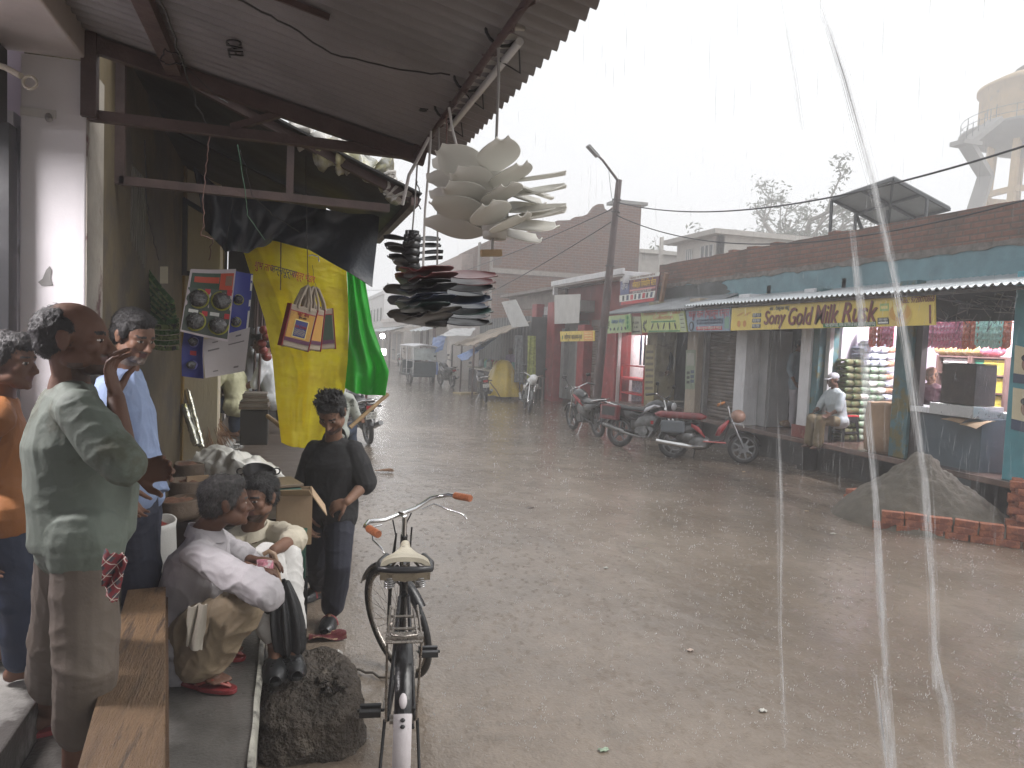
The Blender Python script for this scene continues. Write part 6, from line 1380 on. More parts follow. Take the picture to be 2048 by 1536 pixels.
# ================================================================= bench, rock, goods on the left pavement
WOOD=M('worn_bench_wood',(.125,.075,.037),.5,.38,5,.7,60,stretch=(3.5,.3,3.5),stain=((.05,.032,.02),5,.55),bd=.02)
bn=thing('wooden_bench','long narrow plank bench on the left pavement edge','bench',(-.48,2.7,.4))
F1,F2,N1,N2=V((-.655,3.51,0)),V((-.505,3.53,0)),V((-.50,2.06,0)),V((-.285,2.03,0))
def plank(a,b,c,d,z0,z1,bev=.004,nm='seat'):
    o=MB().prism([V((p.x,p.y,z0)) for p in (a,b,c,d)],(0,0,z1-z0)).build(nm,WOOD,bn,bevel=bev);return o
plank(N1,N2,F2,F1,.80,.85)
plank(N1.lerp(F1,.0)+V((.01,-.02,0)),N2+V((-.005,-.02,0)),N2+V((.03,-.42,0)),N1+V((.04,-.42,0)),.79,.835)
b=MB();e=V((.008,0,0))
for a,c in ((N1,F1),(N2,F2)): b.beam(V((a.x,a.y,.77)),V((c.x,c.y,.77)),.02,.06)
b.build('side_rail',M('dark_bench_wood',(.10,.06,.035),.55,.3,3,.3,40),bn)
for (a,c,t_) in ((N1,N2,.06),(F1,F2,.06)):
    for q in (a.lerp(c,.15),a.lerp(c,.85)):
        y=q.y+(.12 if a is N1 else -.12);MB().bx(q.x-.022,q.x+.022,y-.025,y+.025,.4,.79).build('leg',M('dark_bench_wood',(.10,.06,.035)),bn)
ROCK=M('rough_dark_rock',(.07,.055,.042),.65,.5,6,1.0,28,stain=((.15,.125,.095),5,.56),bd=.06)
rc=W(617,1432,3.72)
def rockf(mb):
    mb.v=[tuple(V(p)+(V(p)-rc).normalized()*(.10*NZ.noise(V(p)*3.2)+.05*NZ.noise(V(p)*8)+.018*NZ.noise(V(p)*26))) for p in mb.v];return mb
b=MB();b.loft([(V((rc.x,rc.y,-.08)),(.27,0,0),(0,.30,0)),(V((rc.x,rc.y,.05)),(.275,0,0),(0,.31,0)),(V((rc.x+.0,rc.y,.18)),(.265,0,0),(0,.29,0)),(V((rc.x-.01,rc.y+.03,.27)),(.235,0,0),(0,.24,0)),(V((rc.x-.02,rc.y+.05,.325)),(.18,0,0),(0,.19,0))],64,pw=3)
mr=rem(b,.018,2);
for v in mr.vertices:
    p=v.co;v.co=p+v.normal*(.04*NZ.noise(p*3.2)+.02*NZ.noise(p*8)+.014*NZ.noise(p*20)+.009*NZ.noise(p*44))
o=mobj('rock',mr,ROCK);tag(o,'big rough dark rock in the water at the pavement edge','rock')
# white sack with red packets
SKW=M('white_woven_sack',(.50,.49,.47),.6,.12,3,.4,150,stain=((.3,.28,.27),3,.66));REDG=M('red_packets',(.20,.035,.03),.4,.5,14,.5,30,stain=((.35,.3,.25),10,.6))
p=onZ(332,1150,.4);sack(.135,.5,'sack','white woven sack filled with red packets beside the squatting man',(p.x,4.55,.4),SKW,REDG)
BRS=M('brown_goods_sack',(.12,.085,.06),.8,.3,4,.4,60)
for k,(u,v,d_,r_,h_,lab) in enumerate(((372,1010,4.95,.105,.17,'small brown open sack nearest the white sack'),(378,968,5.25,.10,.15,'small open sack behind the first brown sack'),(358,1040,4.7,.12,.14,'low dark sack with rolled rim on the brown crate'))):
    q=W(u,v,d_);sack(r_,h_,'small_sack',lab,(q.x,q.y,q.z),BRS,M('brown_spice',(.16,.08,.05),.8,.4,20,.4),group='small open sacks');
b=MB();q=W(368,1075,4.85);b.box((q.x,q.y+.25,(q.z+.4)/2+.06),(.34,.6,q.z-.4+.12));tag(b.build('wooden_box',M('dark_brown_box',(.085,.05,.035),.6,.3,4,.2)),'dark brown wooden box under the open sacks','box')
# table with heap under white plastic sheet
tb=thing('display_table','low dark table carrying the heaped goods on the pavement','table',(-.35,5.6,.4))
b=MB();b.bx(-.75,.0,5.0,6.4,.74,.78);b.build('top',M('dark_wet_wood',(.07,.05,.04),.4,.3,3,.3),tb)
for x in (-.7,-.05):
    for y in (5.05,6.3): MB().bx(x-.02,x+.02,y-.02,y+.02,.4,.74).build('leg',M('dark_wet_wood',(.07,.05,.04)),tb)
WPS=M('white_polythene',(.76,.75,.71),.3,.08,2,.35,14,trl=.15)
OUT=[(375,935),(392,905),(420,892),(450,890),(480,905),(520,915),(560,935),(576,965),(560,975),(520,985),(450,990),(400,985)]
cx_,cy_=470,940
def wsf(u,v):
    a=u*len(OUT);i=int(a)%len(OUT);f=a-int(a);p=OUT[i];q=OUT[(i+1)%len(OUT)];x,y=lerp(p[0],q[0],f),lerp(p[1],q[1],f)
    x,y=lerp(cx_,x,v),lerp(cy_,y,v);dd=5.45+.35*(950-y)/50*.6-.25*(1-v);P=W(x,y,dd)
    return P+V((0,0,.05*(1-v*v)))+V((.02*NZ.noise(P*9),.04*NZ.noise(P*5+V((3,0,0))),.09*abs(NZ.noise(P*7))-.05*abs(NZ.noise(P*13))))
tag(MB().grid(wsf,72,22,.004).build('plastic_sheet',WPS),'crumpled white plastic sheet spread over goods on the table','plastic sheet')
b=MB();b.ell(W(470,965,5.75),(.36,.4,.18));b.v=[tuple(V(p)+V((0,0,.06*NZ.noise(V(p)*6)))) for p in b.v];tag(b.build('goods_heap',BRS),'heap of goods hidden under the white plastic sheet','heap')
KAD=M('black_iron_pan',(.03,.028,.028),.35,.3,6,.2,40,metal=.6)
q=W(517,950,5.0);t_=thing('iron_pan','black iron pan tilted on the goods behind the men','pan',q)
MB().lathe([(r_*.72,h_*.72) for r_,h_ in ((.01,-.10),(.08,-.085),(.13,-.02),(.15,.04),(.155,.045),(.145,.035),(.12,-.02),(.07,-.075),(.01,-.088))],q,(.15,-.35,1),28).build('bowl',KAD,t_)
for s_ in (-1,1): MB().torus(q+V((.116*s_,.0,.025)),(0,1,.2),.022,.005,14,6).build('handle',KAD,t_)
q=W(560,985,4.75);t_=thing('weighing_scale','green weighing scale with brown tray lid','scale',q-V((0,0,.06)));b=MB();b.box(q,(.2,.26,.1),.3);b.build('body',M('green_enamel',(.02,.11,.07),.3,.2,4,.1),t_,bevel=.012);MB().box(q+V((0,0,.065)),(.22,.27,.02),.3).build('tray',M('brown_tray',(.17,.13,.09),.5,.3),t_,bevel=.004)
q=W(588,1030,4.6);t_=thing('cardboard_box','open cardboard box behind the seated man in cream','box',q-V((0,0,.16)))
b=MB()
for (c,d) in (((0,-.14,0),(.2,.008,.3)),((0,.14,0),(.2,.008,.3)),((-.1,0,0),(.008,.28,.3)),((.1,0,0),(.008,.28,.3)),((0,0,-.146),(.2,.28,.008))): b.box(q+V(c),d)
b.build('carton',CARD,t_);b=MB();b.prism([q+V((.1,-.14,.15)),q+V((.1,.14,.15)),q+V((.19,.16,.02)),q+V((.19,-.13,.02))],(.004,0,.004));b.prism([q+V((-.1,-.14,.15)),q+V((.1,-.14,.15)),q+V((.08,-.22,.2)),q+V((-.08,-.22,.2))],(0,0,.005));b.build('flap',M('light_cardboard',(.42,.30,.19),.7,.15),t_)
b=MB().box(W(395,975,4.95),(.14,.02,.16),.4);tag(b.build('card_piece',CARD),'small cardboard piece standing behind the squatting man','cardboard')
# stand below the goods
b=MB();b.bx(-.05,.13,4.35,4.75,-.02,.60);tag(b.build('storage_case',M('black_tin',(.018,.018,.018),.35,.3,4,.2)),'black tin case standing in the gutter under the green box','case')
GM=M('green_metal_box',(.02,.085,.06),.35,.25,5,.2,30,stain=((.05,.13,.1),5,.6));q0=W(590,1118,4.3)
t_=thing('metal_box','dark green metal box with ribbed side beside seated man','box',q0-V((0,0,.13)))
b=MB();b.box(q0+V((0,.05,0)),(.10,.3,.25),-.1);b.build('body',GM,t_,bevel=.006);b=MB();b.box(q0+V((0,.05,.128)),(.115,.32,.012),-.1);b.build('lid',GM,t_)
b=MB()
for k in range(4): b.box(q0+V((.054,-.06+.07*k,0)),(.008,.02,.19),-.1)
b.build('rib',GM,t_)
# deeper in the left row: raised shop floor, brooms, black crate, drum
b=MB();b.bx(-.9,.2,6.75,11.8,.0,.69);b.build('pavement',M('dark_plank_floor',(.085,.065,.052),.4,.35,3,.3,30,stretch=(.3,3,1)),kind='structure',bevel=.01)
q=W(403,925,6.3);t_=thing('tin_drum','round grey tin drum behind the white plastic sheet','drum',q-V((0,0,.3)));b=MB().lathe([(.16,-.45),(.165,-.05),(.16,0),(.01,.005)],q,n=24);b.build('body',M('dull_tin',(.17,.16,.145),.45,.25,3,metal=.4),t_);MB().torus(q,(0,0,1),.16,.008,24,6).build('rim',M('dull_tin',(.17,.16,.145)),t_)
BRM=M('broom_straw',(.22,.12,.065),.8,.4,30,.4,60)
q0,q1=W(385,765,7.0),W(430,890,6.8)
t_=thing('broom_bundle','bundle of long brown straw brooms leaning by the cream pillar','broom',W(425,900,6.8))
b=MB();rn=random.Random(2)
for k in range(170):
    a=q0+V((rn.gauss(0,.03),rn.gauss(0,.03),rn.gauss(0,.03)));c=q1+V((rn.gauss(0,.075),rn.gauss(0,.06),rn.gauss(0,.03)));m=a.lerp(c,.5)+V((rn.gauss(0,.02),rn.gauss(0,.02),0));b.tube([a,m,c],[.0035,.003,.002],4,cap=False)
b.build('straw',BRM,t_);b=MB();c=q0.lerp(q1,.12);b.torus(c,(q1-q0),.045,.008,16,6);b.build('binding',CAB,t_)
FOIL=M('silver_foil_roll',(.55,.55,.5),.15,.35,14,.8,40,metal=.9,stain=((.3,.3,.08),6,.6))
for k,(a,c,lab) in enumerate(((W(372,770,6.7),W(404,895,6.5),'silver foil roll leaning between post and brooms, the longer one'),(W(368,810,6.6),W(392,890,6.45),'greenish foil roll in front of the longer foil roll'))):
    b=MB();L=[a.lerp(c,i/24) for i in range(25)];b.tube(L,.028,12);b.v=[tuple(V(p)+V((NZ.noise(V(p)*30),NZ.noise(V(p)*30+V((4,0,0))),0))*.008) for p in b.v];tag(b.build('foil_roll',FOIL),lab,'roll')
BCR=M('black_crate',(.014,.013,.012),.5,.3,4,.2);q=W(508,855,7.6)
t_=thing('crate','black crate on the raised floor behind the yellow cloth','crate',q-V((0,0,.2)));b=MB();b.box(q+V((0,.15,-.0)),(.27,.34,.36));b.build('body',BCR,t_,bevel=.01)
for k in range(6):
    t_=MB().box(q+V((.01*math.sin(k*3),.14,.2+.028*k)),(.30-.015*k,.36-.02*k,.024),.06*math.sin(k*5)).build('board',M(('dark_board','grey_board')[k%2],((.10,.075,.055),(.16,.14,.12))[k%2],.6,.3,4,.2));tag(t_,'thin board, number %s from the top of the boards piled on the black crate'%('six','five','four','three','two','one')[k] if k<5 else 'uppermost thin board on the black crate','board','boards on the black crate')
b=MB();
for (x,y,z) in ((-.85,11.85,1.9),): b.bx(-.9,.3,11.8,11.9,.0,3.5)
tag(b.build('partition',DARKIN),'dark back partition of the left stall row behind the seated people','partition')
b=MB()
rn=random.Random(12)
for k in range(9):
    u=rn.uniform(505,535);p=W(u,560,8.6+k*.2);b.cyl((p.x,p.y,.7),(p.x+.05,p.y,2.9),.015,n=6)
tag(b.build('stall_rods',ANG),'thin upright rods of the next stall behind the seated people','rods')
b=MB();
for k in range(26):
    p=W(rn.uniform(440,480),rn.uniform(872,900),rn.uniform(7.5,8.6));p.z=.70+rn.uniform(0,.03);b.box(p,(rn.uniform(.04,.12),rn.uniform(.04,.1),.02),MX.Rotation(rn.uniform(-.6,.6),3,'X')@MX.Rotation(rn.uniform(0,3),3,'Z'))
o=b.build('litter',M('paper_scraps',(.3,.3,.29),.6,.6,20,.1));tag(o,'scattered paper scraps on the raised floor','litter',kind='stuff')
q=W(528,660,7.6);b=MB();
for k in range(5): b.ell(q+V((.03*math.sin(k*2),.03*k,-.07*k)),(.05,.05,.045),n=10,m=7)
tag(b.build('red_packets_string',REDG),'string of dark red packets hanging left of the yellow cloth','packets')
t_=MB().box(W(712,815,14.2),(.42,.03,.52)).build('notice_board',P_('notice_brown',84,44,44));tag(t_,'small notice board with printed lines behind the green cloth','sign')
q=W(712,815,14.2);
for k,(s_,zz) in enumerate((('खाद बीज',.1),('Cable',-.08),('Cashic',-.18))): text('lettering',s_,WHT,q+V((0,-.018,zz)),V((1,0,0)),V((0,0,1)),.1,t_,width=.34)
MB().box(q+V((.05,-.018,.2)),(.22,.004,.16)).build('printed_patch',WHT,t_);MB().cyl(V((q.x,q.y+.03,0)),V((q.x,q.y+.03,q.z)),.025,n=8).build('post',ANG,t_)
# umbrella closed, black
t_=thing('umbrella','closed black umbrella held upright by the seated man in cream','umbrella',W(578,1320,3.62));a,c=W(552,1120,3.62),W(583,1335,3.62)
UMB=M('black_umbrella_cloth',(.016,.016,.017),.4,.3,4,.2,60)
def umf(u,v):
    p=a.lerp(c,lerp(.2,.96,v));ang=2*PI*u;r_=(.028+.045*math.sin(PI*min(1,v*.85+.05))**.8)*(1+.3*math.sin(ang*8+v*3))*(1-.75*max(0,v-.85)/.15);return p+V((r_*math.cos(ang),r_*math.sin(ang),.0))
MB().grid(umf,64,24).build('canopy',UMB,t_);MB().tube([a.lerp(c,.12),c],.005,8).build('shaft',CHR,t_)
MB().tube([a.lerp(c,.22),a.lerp(c,.0),a+V((-.01,0,.03)),a+V((-.035,0,.045)),a+V((-.06,0,.03))],[.011,.012,.012,.012,.011],10).build('handle',M('tan_handle',(.3,.2,.13),.35,.2),t_)
# litter and broom on the road
g=onZ(765,945,0);b=MB();rn=random.Random(4)
for k in range(60): b.tube([g+V((-.12,0,.03)),g+V((.1+rn.uniform(0,.06),rn.gauss(0,.05),.02+rn.uniform(0,.03)))],.003,4,cap=False)
tag(b.build('hand_broom',BRM),'small straw broom lying on the wet road behind the man in black','broom')
g=onZ(655,1278,0)
PKR=M('red_yellow_wrapper',(.12,.03,.035),.35,.5,24,.3,40,stain=((.5,.4,.25),14,.55))
tag(MB().grid(lambda u,v:(g.x+(u-.5)*.24,g.y+(v-.5)*.11,.025+.015*math.sin(u*6+v*3)+.006*NZ.noise(V((u*9,v*9,0)))),14,8,.003).build('wrapper',PKR),'red and cream printed wrapper floating by the rock','wrapper')
g=onZ(668,1326,0);b=MB().ell(g+V((0,0,.03)),(.06,.05,.045));b.v=[tuple(V(p)+V((NZ.noise(V(p)*25),NZ.noise(V(p)*25+V((3,0,0))),NZ.noise(V(p)*25+V((0,3,0)))))*.03) for p in b.v];tag(b.build('polythene_bag',M('clear_polythene',(.4,.38,.35),.15,.3,20,.5,30)),'crumpled clear polythene bag behind the rock','bag')
tag(MB().tube(wob([onZ(690+i*14,1330+i*4+(i%2)*4,.02) for i in range(9)],.02,7),[.008]*9,6).build('twig',BARK),'bent twig lying in the water between rock and bicycle','twig')
for k,(u,v,s_,m,lab) in enumerate(((1207,1502,.05,M('litter_green_white',(.3,.38,.28),.4,.5,40,.2),'small crumpled green and white packet at the bottom of the road'),(1380,1302,.045,M('litter_pink',(.42,.33,.28),.4,.3,30,.2),'flat pinkish wrapper scrap in mid road'),(1525,1423,.04,M('litter_white',(.45,.44,.4),.4,.3,30),'tiny white scrap right of the bottom packet'),(1212,1137,.04,M('litter_white',(.45,.44,.4)),'tiny white scrap in mid road above the wrapper'),(1062,1016,.07,M('litter_dark',(.06,.035,.03),.4,.3),'dark brown bit of wood on the road'),(1612,1023,.06,M('litter_brown',(.3,.22,.13),.5,.4),'brown leaf on the road left of the sand'),(1666,1068,.06,M('litter_white',(.45,.44,.4)),'flat white scrap near the loose brick wall'),(1487,944,.05,M('litter_brown',(.3,.22,.13)),'small tan scrap by the moped wheel'))):
    g=onZ(u,v,0);b=MB().grid(lambda x,y:(g.x+(x-.5)*s_*.9,g.y+(y-.5)*s_*.6,.005+.008*abs(math.sin(x*5+y*4+k))),8,6,.004);b.v=[tuple(V(p)+V((NZ.noise(V(p)*30),NZ.noise(V(p)*30+V((5,0,0))),0))*.008) for p in b.v];tag(b.build('road_scrap',m),lab,'litter')
# ================================================================= people
def skinm(n,c): return M(n,c,.58,.14,6,.1,60,spec=.3)
SK1=skinm('skin_deep_brown',(.115,.058,.038));SK2=skinm('skin_brown',(.165,.088,.058));SK3=skinm('skin_mid_brown',(.20,.112,.075))
HAIR=M('black_hair',(.010,.009,.009),.6,.4,18,.5,160,stretch=(1,1,.4));HGREY=M('greying_hair',(.04,.037,.036),.6,.8,60,.5,170,stretch=(1,1,.4))
LIP=M('lip_brown',(.10,.04,.035),.4,.1);EYE=M('dark_eye',(.02,.014,.012),.1,.1);SCL=M('eye_white',(.42,.38,.35),.2,.05);STUB=M('stubble_skin',(.06,.036,.028),.5,.3,40)
STUG=M('grey_stubble',(.16,.125,.105),.55,.3,60)
def axes(fd,up=(0,0,1)):
    f=V(fd).normalized();r=f.cross(V(up)).normalized();u=r.cross(f).normalized();return r,f,u
def cap(mb,pts,rs,n=12):
    pts=[V(p) for p in pts]
    for i,(p,r) in enumerate(zip(pts,rs)):
        mb.ell(p,r,n=n,m=8)
        if i: mb.tube([pts[i-1],p],[rs[i-1],r],n)
def headmb(mb,c,ax,s,ears=True):
    r,f,u=ax;Rm=MX((r,f,u)).transposed()
    def P(x,y,z): return c+(r*x+f*y+u*z)*s
    def E_(p,q,n=18,m=12): mb.ell(P(*p),tuple(k*s for k in q),Rm,n,m)
    E_((0,-.014,.034),(.074,.096,.080));E_((0,.03,.02),(.066,.062,.07));E_((0,.036,-.03),(.058,.056,.076));E_((0,.05,-.078),(.043,.042,.034));E_((0,.080,-.096),(.02,.017,.016))
    cap(mb,[P(0,.090,.006),P(0,.104,-.016),P(0,.114,-.034)],[.0075*s,.009*s,.012*s]);
    for q in (-1,1):
        E_((.012*q,.100,-.038),(.009,.011,.008));cap(mb,[P(.012*q,.086,.018),P(.03*q,.084,.022),P(.05*q,.068,.016)],[.0085*s,.0095*s,.008*s])
        E_((.042*q,.060,-.022),(.024,.026,.024));E_((.030*q,.076,.0),(.015,.012,.009));E_((.05*q,.02,-.062),(.02,.045,.03))
        if ears: E_((.074*q,-.008,-.004),(.010,.021,.033));E_((.079*q,-.014,.006),(.008,.016,.022))
    cap(mb,[P(-.023,.082,-.058),P(0,.094,-.055),P(.023,.082,-.058)],[.006*s,.0085*s,.006*s]);cap(mb,[P(-.02,.081,-.067),P(0,.092,-.067),P(.02,.081,-.067)],[.006*s,.0085*s,.006*s])
def hand(mb,w,fd,pn,side,curl=.4,s=1,spread=1):
    """five fingers: fd along the hand, pn palm normal, side = thumb side (+1 along fd x pn)"""
    f=V(fd).normalized();n=V(pn);n=(n-f*n.dot(f)).normalized();a=f.cross(n)*side;Rm=MX((a,f,n)).transposed()
    mb.ell(w+f*.012*s,(.028*s,.035*s,.021*s),Rm,12,8);mb.ell(w+f*.05*s,(.043*s,.052*s,.016*s),Rm,14,9)
    for o,L,rr in ((.034,.068,.0095),(.0115,.078,.0098),(-.0115,.073,.0095),(-.033,.057,.0085)):
        p=w+f*(.092 if abs(o)<.02 else .084)*s+a*o*s;d=(f+a*o*2.4*spread).normalized();pts=[p-d*.02*s,p];cc=curl*.5
        for k,l in enumerate((.44,.32,.26)):
            ang=cc;d=(d*math.cos(ang)+n*math.sin(ang)).normalized();p=p+d*L*l*s*1.1;pts.append(p);cc=curl*1.05
        cap(mb,pts,[rr*s,rr*s,rr*.96*s,rr*.9*s,rr*.75*s],10)
    p=w+f*.02*s+a*.028*s;d=(f*.55+a*.8+n*.25).normalized();q=p+d*.04*s;d2=(f*.85+a*.35+n*.4*(.4+curl)).normalized();cap(mb,[p,q,q+d2*.032*s,q+(d2+n*.2*curl)*.055*s],[.014*s,.0125*s,.0105*s,.0085*s],10)
def foot(mb,an,toe,s=1,toes=True):
    an=V(an);toe=V(toe);d=toe-an;d.z=0;L=d.length;d.normalize();z=toe.z;a=d.cross(V((0,0,1)))
    hl=V((an.x,an.y,z+.03*s))-d*.035*s;cap(mb,[an,V((an.x,an.y,z+.06*s)),hl],[.036*s,.037*s,.032*s])
    b0=hl+d*(L+.035*s)*.62;mb.loft([(hl+V((0,0,.004)),a*.028*s,V((0,0,.032*s))),(hl.lerp(b0,.5)+V((0,0,.012)),a*.032*s,V((0,0,.036*s))),(b0+V((0,0,-.004)),a*.043*s,V((0,0,.022*s)))],14);cap(mb,[an,b0+V((0,0,.01))],[.034*s,.022*s])
    for o,l,rr in ((-.030,.045,.014),(-.010,.046,.0105),(.008,.040,.0098),(.024,.034,.009),(.038,.025,.0085)):
        cap(mb,[b0+a*o*s-d*.01,b0+a*o*s+d*l*s*.8+V((0,0,-.006*s)),b0+a*o*s+d*l*s*1.25+V((0,0,-.01*s))],[rr*1.15*s,rr*s,rr*.85*s],10)
def folds(amp,seed):
    def g(c):
        q=V((c.x+seed,c.y-seed,c.z*.75));w=V((NZ.noise(q*3),NZ.noise(q*3+V((4,0,0))),NZ.noise(q*3+V((0,4,0)))))*.09
        a=1-abs(NZ.noise((q+w)*5.5))*2.4;b=1-abs(NZ.noise((q+w*1.6)*12+V((7,3,1))))*2.2
        return amp*(1.0*max(0,a)**2*1.1+.45*max(0,b)**2-.45)
    return g
def fold(amp,fr=7.,seed=0.,dirn=None):
    def g(c):
        q=V((c.x+seed,c.y-seed,c.z))
        if dirn is not None: q=q+V(dirn)*q.dot(V(dirn))*1.6
        a=NZ.noise(q*fr);b=1-2*abs(NZ.noise(q*fr*.8+V((7,3,1))));return amp*(.55*a+.7*b*abs(b)-.1)
    return g
def torso(mb,J,k=1,dim=None,hem=.0,belly=0,neck=True,flare=1.):
    hL,hR,sL,sR=V(J['hipL']),V(J['hipR']),V(J['shL']),V(J['shR']);nk=V(J['neck']);h=(hL+hR)/2;sh=(sL+sR)/2
    up=(sh-h).normalized();rh=(hR-hL).normalized();rs=(sR-sL).normalized()
    def fw(r): return up.cross(r).normalized()
    D=dim or dict(hip=(.168,.128),waist=(.155,.118),chest=(.172,.13),sh=(.158,.095))
    secs=[]
    if hem: secs.append((h-up*hem,rh*D['hip'][0]*k*1.03*flare,fw(rh)*D['hip'][1]*k*1.05*flare))
    for t,nm in ((0,'hip'),(.36,'waist'),(.72,'chest'),(.97,'sh')):
        r=(rh*(1-t)+rs*t).normalized();c=h.lerp(sh,t)+fw(r)*(belly*(1-abs(t-.3)/.45) if abs(t-.3)<.45 else 0)*.6;secs.append((c,r*D[nm][0]*k,fw(r)*(D[nm][1]*k+(belly*.5 if nm in('waist','hip') else 0))))
    secs.append((sh.lerp(nk,.45)+up*.02,rs*.105*k,fw(rs)*.075*k))
    secs.append((nk,rs*.062*k,fw(rs)*.06*k));mb.loft(secs,26,pw=2.3)
    cap(mb,[sL.lerp(sR,.04),sh+up*.015,sR.lerp(sL,.04)],[.062*k,.07*k,.062*k]);cap(mb,[sL.lerp(sR,.1)+up*.01,nk-up*.02,sR.lerp(sL,.1)+up*.01],[.05*k,.058*k,.05*k])
def partway(a,b,c,f):
    a,b,c=V(a),V(b),V(c)
    return [a,a.lerp(b,f)] if f<=1 else [a,b,b.lerp(c,f-1)]
def person(label,J,face,skin,shirt,pants,hair='short',hmat=HAIR,shirt_len=2,pant_len=2,hem=.04,vox=.006,s=1.,up=(0,0,1),dim=None,belly=0,flare=1,hands={},feet=True,beard=None,sl_r=(.07,.058,.047),lg_r=(.098,.075,.062),extra_shirt=(),extra_pants=(),shoes=None,collar=None,amp=.006,group=None,hscale=1.0,toes=True,tail=None):
    J={k:V(v) for k,v in J.items()}
    base=V(((J['anL'].x+J['anR'].x)/2,(J['anL'].y+J['anR'].y)/2,min(J['toeL'].z,J['toeR'].z)))
    t_=thing('person',label,'person',base,group)
    ax=axes(face,up);r,f,u=ax;hc=J['head'];hs=s*hscale
    b=MB();headmb(b,hc,ax,hs);cap(b,[hc-u*.05*hs-f*.018*hs,J['neck'].lerp(hc,.25),J['neck'],J['neck']-V((0,0,.05))*s],[.056*s,.054*s,.062*s,.07*s],16)
    torso(b,J,.86,dim)
    for q in 'LR':
        sh,el,wr=J['sh'+q],J['el'+q],J['wr'+q];cap(b,[sh,sh.lerp(el,.45),el,el.lerp(wr,.35),wr],[.05*s,.047*s,.039*s,.039*s,.026*s])
        hi,kn,an=J['hip'+q],J['kn'+q],J['an'+q];cap(b,[hi,hi.lerp(kn,.5),kn,kn.lerp(an,.3),an],[.08*s,.07*s,.054*s,.053*s,.034*s])
        hd=hands.get(q,{});fd=hd.get('fd',(wr-el));hand(b,wr,fd,hd.get('pn',f),hd.get('side',1 if q=='L' else -1),hd.get('curl',.4),s*hd.get('s',1))
        if feet: foot(b,an,J['toe'+q],s)
    me=rem(b,vox,2)
    o=mobj('body',me,[skin,EYE,hmat,LIP,SCL,beard or STUB],t_)
    nb=0
    for p in me.polygons:
        d=p.center-hc
        if d.length>.14*hs: continue
        x,y,z=d.dot(r)/hs,d.dot(f)/hs,d.dot(u)/hs
        if y>.045:
            ex=(abs(x)-.031)/.014;ez=(z-.0)/.0062
            if ex*ex+ez*ez<1: p.material_index=1 if abs(abs(x)-.031)<.0065 else 4
            elif .012<abs(x)<.052 and abs(z-.021-.1*(.03-abs(abs(x)-.03)))<.0048: p.material_index=2
            elif abs(x)<.024 and -.071<z<-.051: p.material_index=3
            elif beard and ((abs(x)<.03 and -.051<z<-.043) or (z<-.074 and abs(x)<.05)): p.material_index=5
        elif beard and z<-.07 and y>.0 : p.material_index=5
    # hair
    Rm=MX((r,f,u)).transposed()
    def hp(x,y,z): return hc+(r*x+f*y+u*z)*hs
    b=MB()
    def he(p,q): b.ell(hp(*p),tuple(k*hs for k in q),Rm,24,16)
    if hair in('short','spiky','messy','boy'):
        he((0,-.022,.044),(.081,.101,.083));he((0,-.05,.0),(.074,.066,.072));he((0,.028,.086),(.06,.055,.036))
        for q in (-1,1): he((.07*q,.012,.026),(.013,.024,.04))
        if hair=='boy': he((0,.058,.074),(.058,.042,.028))
        if hair=='spiky':
            rn=random.Random(3)
            for k in range(150):
                a=rn.uniform(-1,1);c_=rn.uniform(-.6,1);p=hp(.075*a,-.02+.08*c_,.112+.02*(1-a*a));d=(u*1.0+r*(.5*a+rn.gauss(0,.25))+f*(.35*c_+rn.gauss(0,.25))).normalized();b.tube([p-d*.02,p+d*rn.uniform(.01,.034)*hs],[.006,.0015],5)
    elif hair=='bald':
        he((0,-.035,.028),(.0815,.087,.077));he((0,-.055,.0),(.074,.06,.068))
        for q in (-1,1): he((.067*q,-.016,.036),(.012,.036,.032))
    elif hair=='thin':
        he((0,-.05,.0),(.078,.055,.05))
        for q in (-1,1): he((.066*q,-.01,.012),(.016,.036,.03))
    elif hair=='cap':
        he((0,-.02,.05),(.083,.1,.07))
    if hair=='cap':
        b2=MB();b2.loft([(hp(0,.05,.045),r*.06*hs,u*.012),(hp(0,.11,.035),r*.06*hs,u*.008),(hp(0,.15,.022),r*.04*hs,u*.006)],14);cm=rem(b,.008,2);mobj('cap',cm,M('pale_grey_cap',(.36,.36,.39),.7,.1),t_);b2.build('cap_peak',M('pale_grey_cap',(.36,.36,.39)),t_)
        b=MB();he((0,-.05,-.02),(.072,.06,.05));
    hm=rem(b,max(.005,vox*.8),1,fold(.005,26,s))
    for v in hm.vertices: v.co=v.co+V((NZ.noise(v.co*130),NZ.noise(v.co*130+V((5,0,0))),NZ.noise(v.co*110)))*(.004 if hair in ('messy','boy') else .003)
    if vox<.009:
        rn=random.Random(17);pol=[p for p in hm.polygons];st=MB();L_=.026 if hair in('messy','spiky') else .017
        for k in range(2600):
            p=rn.choice(pol);n=p.normal;c=p.center
            cmb=(-u*.9-f*.35+r*rn.gauss(0,.35)+f*rn.gauss(0,.35));cmb=cmb-n*cmb.dot(n)
            if cmb.length<.05: continue
            d=(cmb.normalized()*.8+n*rn.uniform(.12,.5 if hair in('messy','spiky') else .28)).normalized();sd=n.cross(d).normalized()*.0011;q=c+d*L_*rn.uniform(.5,1.1)*s;e=c+(d+n*.15)*L_*.5*s
            st.add([c-sd,c+sd,e+sd*.8,e-sd*.8,q-n*.003],[(0,1,2,3),(3,2,4)],True)
        bm_=bmesh.new();bm_.from_mesh(hm);vv=[bm_.verts.new(x) for x in st.v]
        for fc_ in st.f: bm_.faces.new([vv[i] for i in fc_]).smooth=True
        bm_.to_mesh(hm);bm_.free()
    mobj('hair',hm,hmat,t_)
    # clothing
    b=MB();torso(b,J,1.04,dim,hem,belly,True,flare)
